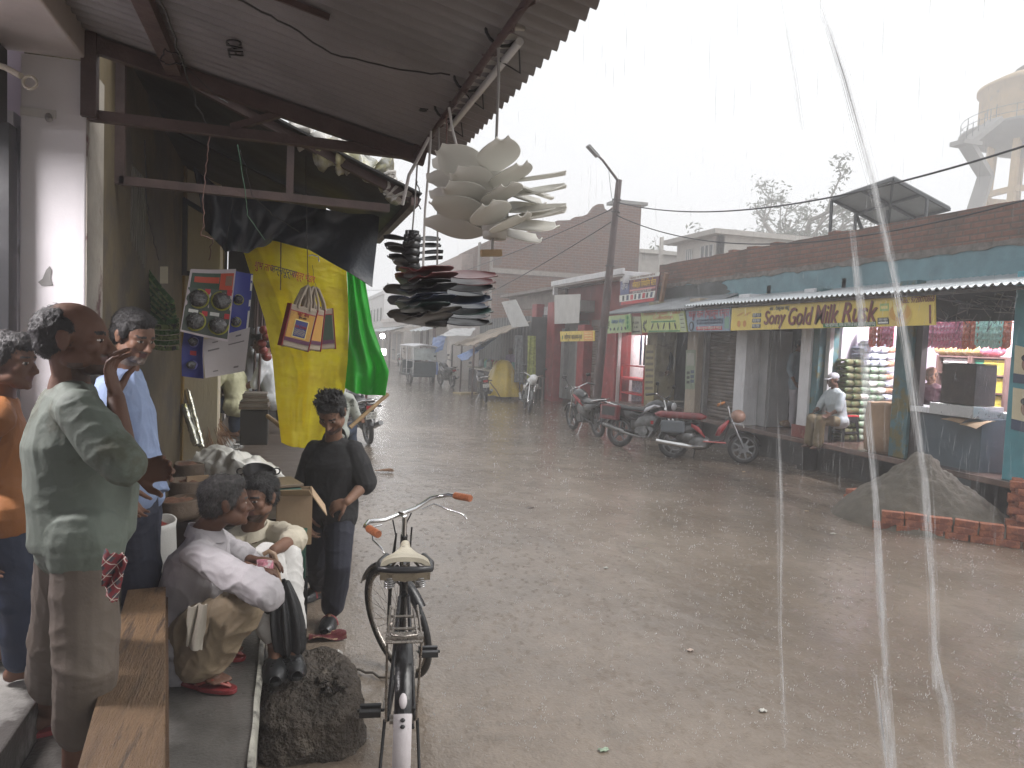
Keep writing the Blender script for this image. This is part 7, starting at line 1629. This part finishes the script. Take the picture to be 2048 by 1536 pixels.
    for q in 'LR':
        if shirt_len>0:
            P=partway(J['sh'+q],J['el'+q],J['wr'+q],shirt_len);n=len(P)
            Q=[P[0],P[0].lerp(P[1],.5)]+P[1:];R_=[sl_r[0],(sl_r[0]+sl_r[1])/2]+([sl_r[1]] if n==2 else [sl_r[1],sl_r[2]]);cap(b,Q,[k*s*(.84,1,1,1)[i] for i,k in enumerate(R_)],14)
    if hem>0:
        hL_,hR_=J['hipL'],J['hipR'];hm_=(hL_+hR_)/2;cap(b,[hL_,hm_,hR_],[.118*s,.13*s,.118*s],14)
        for q in 'LR': cap(b,[J['hip'+q],J['hip'+q].lerp(J['kn'+q],hem/.42)],[lg_r[0]*1.03*s+.014,lg_r[0]*.98*s+.016],16)
    for P,R_ in extra_shirt: cap(b,P,R_,14)
    mobj('shirt',rem(b,vox,3,folds(amp*1.25,hc.x*3)),shirt,t_)
    if collar is not None:
        # stand and fall collar round the neck
        nk=J['neck']+V((0,0,.0));tl=V((0,0,.012));b=MB()
        def cf(a,q):
            an=lerp(-2.85,2.85,a);rad=lerp(.071,.088,q)*s;dz=lerp(.035,-.015,q)*s;return nk+(-f*math.cos(an)+r*math.sin(an))*rad+V((0,0,dz-.028*(.5-.5*math.cos(an))*s*1.2+.0))
        b.grid(cf,34,5,.006);b.build('collar',collar,t_)
    b=MB()
    for q in 'LR':
        P=partway(J['hip'+q],J['kn'+q],J['an'+q],pant_len);n=len(P);Q=[P[0],P[0].lerp(P[1],.5)]+P[1:];R_=[lg_r[0],lg_r[0]*.93]+([lg_r[1]] if n==2 else [lg_r[1],lg_r[2]]);cap(b,Q,[k*s for k in R_],16)
    hL,hR=J['hipL'],J['hipR'];h=(hL+hR)/2;cap(b,[hL,h,hR],[.10*s,.115*s,.10*s],14)
    up_=((J['shL']+J['shR'])/2-h).normalized();cap(b,[h,h+up_*.1],[.115*s,.13*s])
    for P,R_ in extra_pants: cap(b,P,R_,14)
    mobj('trousers',rem(b,vox,3,folds(amp*1.3,hc.y*3)),pants,t_)
    if shoes:
        for q in 'LR':
            an,toe=J['an'+q],J['toe'+q];d=toe-an;d.z=0;L=d.length;d.normalize();a=d.cross(V((0,0,1)));z=toe.z
            hl=V((an.x,an.y,0))-d*.075*s;tp=V((toe.x,toe.y,0))+d*.025*s;pts=[]
            for k in range(28):
                th=2*PI*k/28;x=math.cos(th);w_=.047*s*(1.0 if x>0 else .82)*math.copysign(abs(math.sin(th))**.75,math.sin(th));pts.append(hl.lerp(tp,.5+.5*x)+a*w_+V((0,0,z-.022)))
            kind,sm,st=shoes;so_=MB().prism(pts,(0,0,.02)).build('slipper',sm,t_,bevel=.003)
            b0=hl.lerp(tp,.66);top=b0+d*.075*s+V((0,0,z+.004))
            if kind=='flip':
                b=MB()
                for o in (-1,1): b.loft([(top+V((0,0,.0)),a*.006,V((0,0,.004))),(b0+a*.028*o*s+V((0,0,z+.032*s)),a*.011,V((0,0,.005))),(hl.lerp(tp,.42)+a*.043*o*s+V((0,0,z+.006)),d*.012,V((0,0,.006)))],8)
                b.build('strap',st,so_)
            else:
                def cl(u_,v_):
                    th=lerp(0,PI,u_);x=lerp(.52,.99,v_);w_=.05*s*(1-.55*max(0,(v_-.55)/.45)**2);return hl.lerp(tp,x)+a*w_*math.cos(th)+V((0,0,z-.005+.062*s*math.sin(th)**.8*(1-.55*v_*v_)))
                MB().grid(cl,16,12,.006).build('upper',sm,so_)
                if st is not None:
                    MB().tube([hl.lerp(tp,.54)+a*.05*s*math.cos(k*PI/10)+V((0,0,z+.058*s*math.sin(k*PI/10))) for k in range(11)],.011,8).build('lining',st,so_)
    return t_
def cloth(n,c,**k): return M(n,c,k.pop('rough',.75),k.pop('var',.14),k.pop('scale',3),k.pop('bump',.4),k.pop('bscale',24),bd=.008,**k)
# --- man in green
GRNS=cloth('sage_green_jersey',(.108,.131,.108),stain=((.07,.078,.055),2.6,.56));KHK=cloth('dark_khaki_trousers',(.095,.076,.06))
J=dict(head=W(150,678,2.42),neck=W(140,772,2.46),shR=W(158,822,2.30),shL=W(118,806,2.66),elR=W(246,928,2.26),wrR=W(232,795,2.36),elL=W(215,965,2.60),wrL=W(268,948,2.44),
 hipR=W(172,1078,2.37),hipL=W(146,1072,2.51),knR=W(172,1345,2.33),anR=W(146,1590,2.43),toeR=V((0,0,0)),knL=W(112,1310,2.66),anL=W(98,1452,2.90),toeL=V((0,0,0)))
J['anR'].z=.48;J['toeR']=V((J['anR'].x+.17,J['anR'].y+.06,.42));J['anL'].z=.48;J['toeL']=V((J['anL'].x+.16,J['anL'].y+.08,.42))
fd=(RT*1.0+V((FW.x,FW.y,0))*.22)
person('stocky man in sage green pullover resting his hand on his chin','' or J,fd+V((0,0,-.05)),SK1,GRNS,KHK,'bald',HAIR,1.02,1.42,.03,.006,1.04,dim=dict(hip=(.158,.13),waist=(.16,.135),chest=(.178,.138),sh=(.155,.1)),belly=.045,
 hands=dict(R=dict(fd=V((-.25,.1,1)),pn=RT*1.0+V((0,.2,.2)),curl=1.0,side=1),L=dict(fd=RT*.9+V((0,0,.2)),pn=V((0,-1,0)),curl=.8)),lg_r=(.10,.09,.08),sl_r=(.078,.066,.05),shoes=('flip',M('red_rubber',(.2,.025,.028),.5,.2),M('red_rubber',(.2,.025,.028))),amp=.0048,beard=STUB)
# checked cloth tucked at his waist
CHK=NT('checked_cotton');tc=CHK.n('ShaderNodeTexCoord');sx=CHK.n('ShaderNodeSeparateXYZ');CHK.l(tc.outputs['UV'] if False else tc.outputs['Object'],sx.inputs[0])
def band(out,fr,ph,th):
    a=CHK.n('ShaderNodeMath',operation='MULTIPLY_ADD');CHK.l(out,a.inputs[0]);a.inputs[1].default_value=fr;a.inputs[2].default_value=ph;b=CHK.n('ShaderNodeMath',operation='FRACT');CHK.l(a.outputs[0],b.inputs[0]);c=CHK.n('ShaderNodeMath',operation='LESS_THAN');CHK.l(b.outputs[0],c.inputs[0]);c.inputs[1].default_value=th;return c.outputs[0]
sx2=CHK.n('ShaderNodeMath',operation='ADD');CHK.l(sx.outputs[0],sx2.inputs[0]);CHK.l(sx.outputs[2],sx2.inputs[1]);sx3=CHK.n('ShaderNodeMath',operation='SUBTRACT');CHK.l(sx.outputs[2],sx3.inputs[0]);CHK.l(sx.outputs[0],sx3.inputs[1])
c=CHK.mix(band(sx2.outputs[0],24,0,.45),(.15,.018,.022),(.045,.04,.05));c=CHK.mix(band(sx3.outputs[0],24,.3,.4),c,(.14,.018,.024));c=CHK.mix(band(sx2.outputs[0],24,.2,.08),c,(.42,.36,.32));c=CHK.mix(band(sx3.outputs[0],24,.55,.08),c,(.42,.36,.32));CHK.bsdf(c,.8)
q0,q1,q2,q3=W(214,1098,2.16),W(258,1118,2.18),W(234,1198,2.17),W(208,1165,2.16)
tag(MB().grid(lambda u,v:q0.lerp(q1,u).lerp(q3.lerp(q2,u),v)+V((0,-.02*math.sin(u*7+v*3)-.03*v,.004*math.sin(u*22))),20,20,.006).build('checked_cloth',CHK.m),'red and grey checked cloth tucked in the waist of the man in green','cloth')
# --- boy in orange
ORG=cloth('orange_vest',(.23,.082,.016));DNM=cloth('blue_denim',(.011,.02,.045))
J=dict(head=W(18,722,2.88),neck=W(-2,800,2.92),shR=W(-8,838,2.76),shL=W(-18,830,3.08),elR=W(-70,960,2.78),wrR=W(-40,1080,2.75),elL=W(-60,960,3.15),wrL=W(-40,1080,3.1),
 hipR=W(8,1030,2.84),hipL=W(0,1026,3.02),knR=W(36,1190,2.86),knL=W(-30,1190,3.02),anR=W(42,1312,2.96),anL=W(-40,1310,3.1),toeR=V((0,0,0)),toeL=V((0,0,0)))
J['anR'].z=.62;J['anL'].z=.62;J['toeR']=V((J['anR'].x+.17,J['anR'].y+.02,.565));J['toeL']=V((J['anL'].x+.17,J['anL'].y+.02,.565))
person('boy in sleeveless orange vest and jeans at the left edge',J,RT+V((.0,.05,-.1)),SK1,ORG,DNM,'boy',HAIR,.12,1.85,.03,.007,.95,dim=dict(hip=(.15,.12),waist=(.145,.115),chest=(.16,.125),sh=(.14,.09)),lg_r=(.095,.08,.07))
# --- man in blue shirt
LBS=cloth('light_blue_shirt',(.24,.31,.48));NVT=cloth('navy_trousers',(.018,.022,.04))
J=dict(head=W(268,672,3.42),neck=W(250,745,3.48),shR=W(222,775,3.30),shL=W(262,768,3.66),elR=W(205,890,3.26),wrR=W(245,975,3.22),elL=W(282,890,3.74),wrL=W(290,985,3.66),
 hipR=W(262,965,3.40),hipL=W(276,962,3.60),knR=W(282,1150,3.40),knL=W(284,1150,3.60),anR=W(280,1310,3.46),anL=W(286,1305,3.62),toeR=V((0,0,0)),toeL=V((0,0,0)))
for q in 'LR': J['an'+q].z=.48;J['toe'+q]=V((J['an'+q].x+.15,J['an'+q].y-.06,.42))
person('lean man in light blue shirt looking down behind the man in green',J,RT-V((FW.x,FW.y,0))*.42+V((0,0,-.38)),SK2,LBS,NVT,'short',HAIR,1.9,2,.06,.006,1.0,dim=dict(hip=(.16,.125),waist=(.155,.12),chest=(.17,.125),sh=(.155,.09)),collar=LBS,sl_r=(.072,.064,.055),lg_r=(.10,.085,.075),beard=STUG,amp=.008)
# --- squatting man in white
KUR=cloth('grey_white_kurta',(.36,.34,.355),stain=((.27,.25,.26),3,.6));BGE=cloth('beige_trousers',(.24,.185,.12))
J=dict(head=W(452,1004,3.44),neck=W(412,1062,3.46),shR=W(392,1110,3.30),shL=W(432,1078,3.66),elR=W(532,1188,3.12),wrR=W(492,1134,3.34),elL=W(520,1150,3.62),wrL=W(500,1120,3.48),
 hipR=W(334,1286,3.40),hipL=W(342,1276,3.62),knR=W(492,1212,3.26),knL=W(512,1195,3.62),anR=W(388,1340,3.32),anL=W(425,1315,3.62),toeR=W(462,1374,3.27),toeL=W(480,1340,3.6))
J['anR'].z=.485;J['anL'].z=.485;J['toeR'].z=.424;J['toeL'].z=.424
h_=(J['hipL']+J['hipR'])/2
person('squatting man in grey white shirt with greying hair, seen from behind',J,RT+V((FW.x,FW.y,0))*.55+V((0,0,-.05)),SK1,KUR,BGE,'messy',HGREY,1.45,1.86,.05,.006,1.02,dim=dict(hip=(.165,.13),waist=(.165,.128),chest=(.18,.135),sh=(.165,.1)),collar=KUR,
 hands=dict(R=dict(fd=RT*.9+V((0,0,-.05)),pn=V((0,-.3,-1)),curl=.7),L=dict(fd=RT*.8,pn=V((0,-.3,-1)),curl=.7)),sl_r=(.072,.068,.052),lg_r=(.10,.082,.105),extra_shirt=[([W(345,1225,3.42),W(350,1290,3.38),W(352,1345,3.36)],[.10,.095,.07])],
 shoes=('flip',M('red_rubber',(.36,.03,.035)),M('faded_red_strap',(.26,.06,.045),.5,.2)),amp=.011)
GAM=cloth('cream_scarf',(.48,.44,.37))
q0,q1,q2,q3=W(380,1212,3.16),W(412,1206,3.16),W(404,1302,3.14),W(372,1292,3.14)
tag(MB().grid(lambda u,v:q0.lerp(q1,u).lerp(q3.lerp(q2,u),v)+V((0,-.02*math.sin(u*9+v*3),.0)),14,22,.008).build('scarf',GAM),'cream cloth end hanging from the lap of the squatting man','scarf')
q=W(530,1128,3.30);t_=MB().grid(lambda u,v:q+RT*(u-.5)*.07+UP*(v-.5)*.035+V((0,.01*math.sin(u*5),0)),6,4,.006).build('sachet',M('pink_white_sachet',(.5,.2,.25),.35,.5,40,.2,stain=((.55,.53,.52),24,.5)));tag(t_,'small pink and white sachet in the hand of the squatting man','sachet')
# --- seated man in cream
CRS=cloth('cream_shirt',(.50,.455,.36));WTR=cloth('white_trousers',(.55,.54,.52))
J=dict(head=W(519,993,3.98),neck=W(505,1058,4.06),shR=W(462,1082,4.02),shL=W(550,1064,4.16),elR=W(478,1128,3.80),wrR=W(522,1108,3.74),elL=W(592,1078,3.92),wrL=W(548,1100,3.70),
 hipR=W(478,1195,4.12),hipL=W(545,1190,4.2),knR=W(536,1118,3.74),knL=W(572,1112,3.84),anR=W(550,1312,3.62),anL=W(582,1312,3.66),toeR=W(550,1352,3.44),toeL=W(592,1342,3.5))
for q in 'LR': J['an'+q].z=.455;J['toe'+q].z=.385
person('man in cream shirt sitting with clasped hands on an umbrella handle',J,RT*-.3-V((FW.x,FW.y,0))*.95+V((0,0,-.1)),SK2,CRS,WTR,'messy',HAIR,1.25,1.75,.04,.006,1.02,dim=dict(hip=(.165,.13),waist=(.155,.12),chest=(.17,.125),sh=(.16,.095)),collar=CRS,beard=STUB,
 hands=dict(L=dict(fd=V((-.2,-.3,-.8)),pn=RT*-.6-FW*.3,curl=1.2),R=dict(fd=V((.6,-.1,-.2)),pn=V((0,.5,-.8)),curl=1.1)),sl_r=(.068,.06,.052),lg_r=(.09,.074,.08),shoes=('clog',M('black_rubber',(.016,.017,.018),.3,.2),None),amp=.010,
 extra_shirt=[([W(548,1068,4.12),W(588,1076,3.94)],[.07,.055])])
# seat under him
b=MB();p=(J['hipL']+J['hipR'])/2;b.bx(p.x-.17,p.x+.14,p.y-.14,p.y+.18,.39,p.z-.12);tag(b.build('wooden_crate',M('dark_brown_box',(.085,.05,.035))),'dark wooden crate under the seated man in cream','crate')
# --- man in black standing in the water
BLS=cloth('black_shirt',(.0105,.0105,.012),rough=.8);DKJ=cloth('dark_jeans',(.0115,.0135,.026))
J=dict(head=W(664,824,5.0),neck=W(668,880,5.14),shR=W(630,900,5.16),shL=W(706,900,5.12),elR=W(606,985,5.2),wrR=W(616,1032,5.0),elL=W(730,968,5.14),wrL=W(694,1004,4.95),
 hipR=W(634,1005,5.2),hipL=W(680,1005,5.16),knR=W(634,1120,5.3),knL=W(676,1130,5.02),anR=W(640,1160,5.62),anL=W(664,1226,5.12),toeR=V((0,0,0)),toeL=V((0,0,0)))
J['anL'].z=.09;J['toeL']=V((J['anL'].x-.05,J['anL'].y-.19,.025));J['anR'].z=.1;J['toeR']=V((J['anR'].x-.14,J['anR'].y-.12,.025))
fc=-V((FW.x,FW.y,0))+RT*-.12
person('man in black shirt and dark jeans looking down in the flooded road',J,fc+V((0,0,-.85)),SK3,BLS,DKJ,'spiky',HAIR,.95,1.86,.09,.0065,1.05,up=(0,0,1),dim=dict(hip=(.175,.135),waist=(.17,.13),chest=(.185,.135),sh=(.165,.1)),collar=BLS,beard=STUB,
 hands=dict(L=dict(fd=RT*-.9+V((0,0,-.3)),pn=V((0,.6,-.6)),curl=1.1),R=dict(fd=V((.1,-.1,-1)),pn=RT*1,curl=.9)),sl_r=(.083,.08,.06),lg_r=(.105,.085,.078),shoes=('clog',M('black_rubber',(.016,.017,.018)),M('red_rubber',(.36,.03,.035))),amp=.006,hscale=1.06)
# --- people deeper in the left row
LYS=cloth('pale_yellow_shirt',(.55,.54,.36));BLG=cloth('dark_blue_lungi',(.03,.045,.08))
def seated(label,u,v,d,h,face,skin,sh,pa,hair,vox=.012,hm=HAIR,slv=1.0,sz=1.,handup=False,leg=.38,legdir=None,lean=.1,armf=.3,down=-.2,**k):
    """simple sitting figure: (u,v,d) = seat centre"""
    hp=W(u,v,d);f=V(face);f.z=0;f.normalize();r=f.cross(V((0,0,1)));Z=V((0,0,1));T=hp+Z*.46*sz+f*lean
    J=dict(head=T+Z*.22*sz+f*.05,neck=T+Z*.08*sz,shR=T+r*.19*sz-Z*.02,shL=T-r*.19*sz-Z*.02,hipR=hp+r*.09,hipL=hp-r*.09)
    for q,s_ in (('R',1),('L',-1)):
        J['el'+q]=J['sh'+q]-Z*.24*sz+f*.1+r*.05*s_;J['wr'+q]=J['el'+q]+f*armf*.8-Z*.06-r*.03*s_;J['kn'+q]=hp+f*.42*sz+r*.11*s_+Z*.02;J['an'+q]=J['kn'+q]-Z*leg*sz+f*.02;J['toe'+q]=J['an'+q]+f*.17-Z*.065
    if handup: J['elR']=J['shR']+f*.24-Z*.05;J['wrR']=J['elR']+Z*.2-f*.08+r*-.06
    return person(label,J,f+Z*down,skin,sh,pa,hair,hm,slv,1.9,.05,vox,sz,**k)
seated('barefoot man in pale yellow shirt sitting on the raised floor farther back',478,812,8.7,0,RT*-1.0+FW*.1,SK2,LYS,BLG,'short',leg=.3)
seated('man in white shirt with hand to his face behind the pale yellow shirt',492,778,9.5,0,RT*1.0+FW*.3,SK2,cloth('white_shirt',(.55,.57,.6)),BLG,'cap',handup=True,leg=.4)
seated('person in white shirt half hidden behind the yellow cloth',548,800,9.0,0,RT*-1+FW*-.2,SK2,cloth('white_shirt',(.55,.57,.6)),BLG,'short',leg=.4)
seated('person crouching behind the motorcycle at the bamboo stick',664,866,8.6,0,RT*.1+FW*1,SK2,cloth('grey_print_shirt',(.34,.36,.33),stain=((.1,.12,.1),9,.55)),BLG,'short',leg=.35,sz=.92)
# --- right side people
p=onZ(1668,868,1.0);
hp=V((onX(1672,836,9.15).x,onX(1672,836,9.15).y,1.05))
from_u=lambda P:(P-CAM)
def px(P):
    q=P-CAM;d=q.dot(FW);return (1024+F*q.dot(RT)/d,768-F*q.dot(UP)/d,d)
u_,v_,d_=px(V((ps.location.x if False else hp.x,hp.y,1.04)))
seated('man in pale shirt and grey cap sitting on the stool by the rusk shop',1676,842,onX(1676,842,8.75)[1] and dep(onX(1676,842,8.75)),0,RT*-1.0-FW*.25,SK1,cloth('pale_blue_grey_shirt',(.42,.47,.5)),cloth('olive_khaki_trousers',(.16,.125,.07)),'cap',vox=.011,slv=1.1,armf=.12,leg=.42,lg_r=(.095,.085,.085),toes=False)
hp=onX(1868,860,9.75);seated('bald shopkeeper in maroon black shirt behind the counter',1862,838,dep(onX(1862,838,9.35)),0,V((-1,-.5,0)),SK2,cloth('maroon_black_shirt',(.05,.015,.025),stain=((.16,.02,.04),6,.6)),DKJ,'thin',vox=.011,slv=.9,hm=HGREY,armf=.34,down=-.35)
def standing(label,p,face,skin,sh,pa,hair='short',sz=1.,slv=1.,vox=.012,down=-.1,**k):
    f=V(face);f.z=0;f.normalize();r=f.cross(V((0,0,1)));Z=V((0,0,1));p=V(p);T=p+Z*1.38*sz
    J=dict(head=T+Z*.2*sz+f*.03,neck=T+Z*.07*sz,shR=T+r*.19*sz,shL=T-r*.19*sz,hipR=p+Z*.88*sz+r*.09,hipL=p+Z*.88*sz-r*.09)
    for q,s_ in (('R',1),('L',-1)):
        J['el'+q]=J['sh'+q]-Z*.28*sz+r*.06*s_;J['wr'+q]=J['el'+q]-Z*.2*sz+f*.12;J['kn'+q]=p+Z*.47*sz+r*.09*s_+f*.02;J['an'+q]=p+Z*.08+r*.09*s_;J['toe'+q]=p+f*.17+r*.1*s_+Z*.02
    return person(label,J,f+Z*down,skin,sh,pa,hair,HAIR,slv,2,.08,vox,sz,**k)
p=onX(1588,860,9.35);standing('standing person in blue grey shirt and white trousers half behind the white pillar',(p.x,p.y,.56),V((.3,-1,0)),SK2,cloth('blue_grey_shirt',(.22,.28,.33)),cloth('lilac_white_trousers',(.45,.43,.47)),slv=1.5)
p=onX(1318,850,8.75);standing('dark dressed person standing in the dim shop behind the motorcycles',(p.x,p.y,.56),V((-1,-.6,0)),SK1,cloth('slate_grey_top',(.07,.075,.085)),cloth('black_lower',(.015,.015,.017)),'messy',sz=.98,slv=1.8,lg_r=(.13,.12,.11))
p=onX(1262,800,9.45);standing('person in orange shirt inside the lit red shop',(p.x,p.y,.3),V((-1,-.3,0)),SK2,cloth('orange_white_shirt',(.5,.26,.16)),DKJ,sz=.95)
p=W(1010,745,27);standing('faint dark haired stall keeper at the market stall',(p.x+.5,p.y+1.0,.05),V((-1,-.5,0)),SK1,cloth('dim_violet_shirt',(.2,.15,.28)),DKJ)
p=W(872,745,33.5);standing('faint person beside the rickshaw in the mist',(p.x+.2,p.y+2,.05),V((-1,-.3,0)),SK1,cloth('blue_violet_shirt',(.12,.14,.32)),DKJ)
# plastic chair frame in front of the dark person
# ================================================================= falling water
t=NT('rain_water');a=t.n('ShaderNodeBsdfTransparent');b=t.n('ShaderNodeBsdfDiffuse',i_Color=(.86,.87,.88,1));e=t.n('ShaderNodeBsdfTranslucent',i_Color=(.86,.87,.88,1));m1=t.n('ShaderNodeMixShader');m1.inputs[0].default_value=.5;t.l(b.outputs[0],m1.inputs[1]);t.l(e.outputs[0],m1.inputs[2])
m2=t.n('ShaderNodeMixShader');m2.inputs[0].default_value=.17;t.l(a.outputs[0],m2.inputs[1]);t.l(m1.outputs[0],m2.inputs[2]);t.l(m2.outputs[0],t.out.inputs[0]);RAINM=t.m
t=NT('roof_water');a=t.n('ShaderNodeBsdfTransparent');b=t.n('ShaderNodeBsdfDiffuse',i_Color=(.86,.87,.88,1));e=t.n('ShaderNodeBsdfTranslucent',i_Color=(.86,.87,.88,1));m1=t.n('ShaderNodeMixShader');m1.inputs[0].default_value=.5;t.l(b.outputs[0],m1.inputs[1]);t.l(e.outputs[0],m1.inputs[2])
nz=t.noise(9,4,stretch=(6,6,.8));fr=t.ramp(nz.outputs[0],[(.35,(.05,.05,.05)),(.7,(.2,.2,.2))])
m2=t.n('ShaderNodeMixShader');t.l(fr,m2.inputs[0]);t.l(a.outputs[0],m2.inputs[1]);t.l(m1.outputs[0],m2.inputs[2]);t.l(m2.outputs[0],t.out.inputs[0]);STRM=t.m
rn=random.Random(21)
rain=MB();spl=MB()
def drop(mb,p,L,r,dx):
    a=V(p);c=a+V((dx*L,0.02*L,-L));s_=V((r,0,0));q=V((0,r,0));m=a.lerp(c,.6)
    mb.add([a,m+s_,m-s_*.5+q*.87,m-s_*.5-q*.87,c],[(0,1,2),(0,2,3),(0,3,1),(4,2,1),(4,3,2),(4,1,3)])
for k in range(5200):
    u=rn.uniform(760,2080);d=3.2+22*rn.random()**1.1;v=rn.uniform(-40,1500);p=W(u,v,d)
    if p.z<.15 or p.z>7 or p.x<.95 or (v<520 and rn.random()<.65): continue
    drop(rain,p,rn.uniform(.08,.26),rn.uniform(.0007,.0015)*(.75+d*.07),rn.uniform(.0,.09))
# drips from the tin eaves on both sides
y=-.5
while y<3.7:
    if rn.random()<.4:
        z=2.87;
        for j in range(rn.randint(1,3)):
            z2=z-rn.uniform(.0,.5);drop(rain,(.765+rn.uniform(0,.03),y,z2),rn.uniform(.04,.12),.0008,.05)
    y+=.076
y=Y0
while y<YB:
    if rn.random()<.85:
        for j in range(rn.randint(1,3)): drop(rain,(7.68-rn.uniform(0,.12),y+rn.uniform(-.02,.02),rn.uniform(2.3,2.86)),rn.uniform(.12,.35),.0035,-.18)
        for j in range(2): drop(rain,(7.6-rn.uniform(0,.2),y+rn.uniform(-.03,.03),rn.uniform(.3,2.4)),rn.uniform(.15,.35),.003,-.1)
    y+=.11
for k in range(420):
    p=onX(rn.uniform(1245,1470),rn.uniform(600,880),rn.uniform(7.2,7.8));drop(rain,p,rn.uniform(.15,.4),.0035,-.25)
tag(rain.build('rain',RAINM),'fine falling rain drops all over the street','rain',kind='stuff')
# splash crowns and bubbles on the flooded road
for k in range(5200):
    u=rn.uniform(700,2060);v=690+830*rn.random()**.8;p=onZ(u,v,.0)
    if p.x<.15 or p.x>8.3 or p.y>32: continue
    d=dep(p)
    if d<7 and rn.random()<.6: continue
    s_=(.0042+.0010*d)*rn.uniform(.5,1.2)
    n=rn.randint(2,5)
    for j in range(n):
        a=rn.uniform(0,2*PI);q=p+V((math.cos(a)*s_*1.5,math.sin(a)*s_*1.5,rn.uniform(.5,3)*s_));spl.add([q+V((s_*.3,0,0)),q+V((-s_*.3,0,0)),q+V((0,0,s_*1.0)),q+V((0,s_*.3,0))],[(0,1,2),(1,3,2),(3,0,2)])
for k in range(3200):
    u=rn.uniform(740,1900);d=rn.uniform(10,42);p=W(u,800,d);p.z=.02+abs(rn.gauss(0,.1))
    if p.x<.3 or p.x>8.2: continue
    s_=.0006*d*rn.uniform(.5,1.2);spl.add([p+V((s_,0,0)),p+V((-s_,0,0)),p+V((0,0,s_*2.2)),p+V((0,s_,0))],[(0,1,2),(1,3,2),(3,0,2)])
SPM=RAINM.copy();[setattr(n.inputs[0],'default_value',.5) for n in SPM.node_tree.nodes if n.type=='MIX_SHADER' and abs(n.inputs[0].default_value-.17)<.01]
tag(spl.build('splash_spray',SPM),'tiny splashes of rain drops on the flooded road','splash',kind='stuff')
# broken streams of water running off the roof edge above the camera
def stream(pts,r,label,seed,n=64):
    P=[W(*p) for p in pts];L=[]
    for i in range(len(P)-1):
        for k in range(14): L.append(P[i].lerp(P[i+1],k/14))
    L.append(P[-1]);rr=random.Random(seed);N=len(L)
    b=MB()
    for j in range(n):
        o=V((rr.gauss(0,r),rr.gauss(0,r),0));i0=rr.randint(0,10)
        while i0<N-4:
            i1=min(N-1,i0+rr.randint(8,34));seg=[L[i]+o*(1+.25*math.sin(i*.13+seed+j))+V((NZ.noise(L[i]*3+V((j*5+seed,0,0))),NZ.noise(L[i]*3+V((0,j*5+seed,0))),0))*r*.35 for i in range(i0,i1+1)]
            m=len(seg);q=rr.uniform(.0004,.0015);b.tube(seg,[q*(.1+.9*math.sin(PI*(k+.5)/m)**.6) for k in range(m)],5,cap=False);i0=i1+rr.randint(-2,16)
    return tag(b.build('water_stream',STRM),label,'water stream')
stream([(1632,-20,2.6),(1690,160,2.6),(1745,360,2.6),(1790,560,2.6),(1822,760,2.6),(1850,960,2.6),(1866,1180,2.6),(1872,1380,2.6)],.008,'thick stream of roof water falling from upper middle to the brick wall',1)
stream([(1700,420,2.9),(1722,620,2.9),(1735,830,2.9),(1752,1000,2.9),(1762,1200,2.9),(1776,1400,2.9),(1788,1560,2.9)],.007,'second stream of roof water left of the sand pile top',2)
stream([(1560,-20,3.2),(1585,120,3.2),(1606,260,3.2)],.006,'faint thin stream of roof water high in the sky',3,16)
stream([(1556,820,3.4),(1562,1000,3.4),(1562,1250,3.4),(1570,1500,3.4)],.006,'thin stream of roof water over the middle road',4,22)
stream([(1868,1290,2.7),(1895,1420,2.7),(1905,1560,2.7)],.011,'short stream of roof water at the bottom right',6)
stream([(1752,1330,2.5),(1766,1450,2.5),(1780,1560,2.5)],.008,'short stream of roof water at the bottom beside the second stream',8)
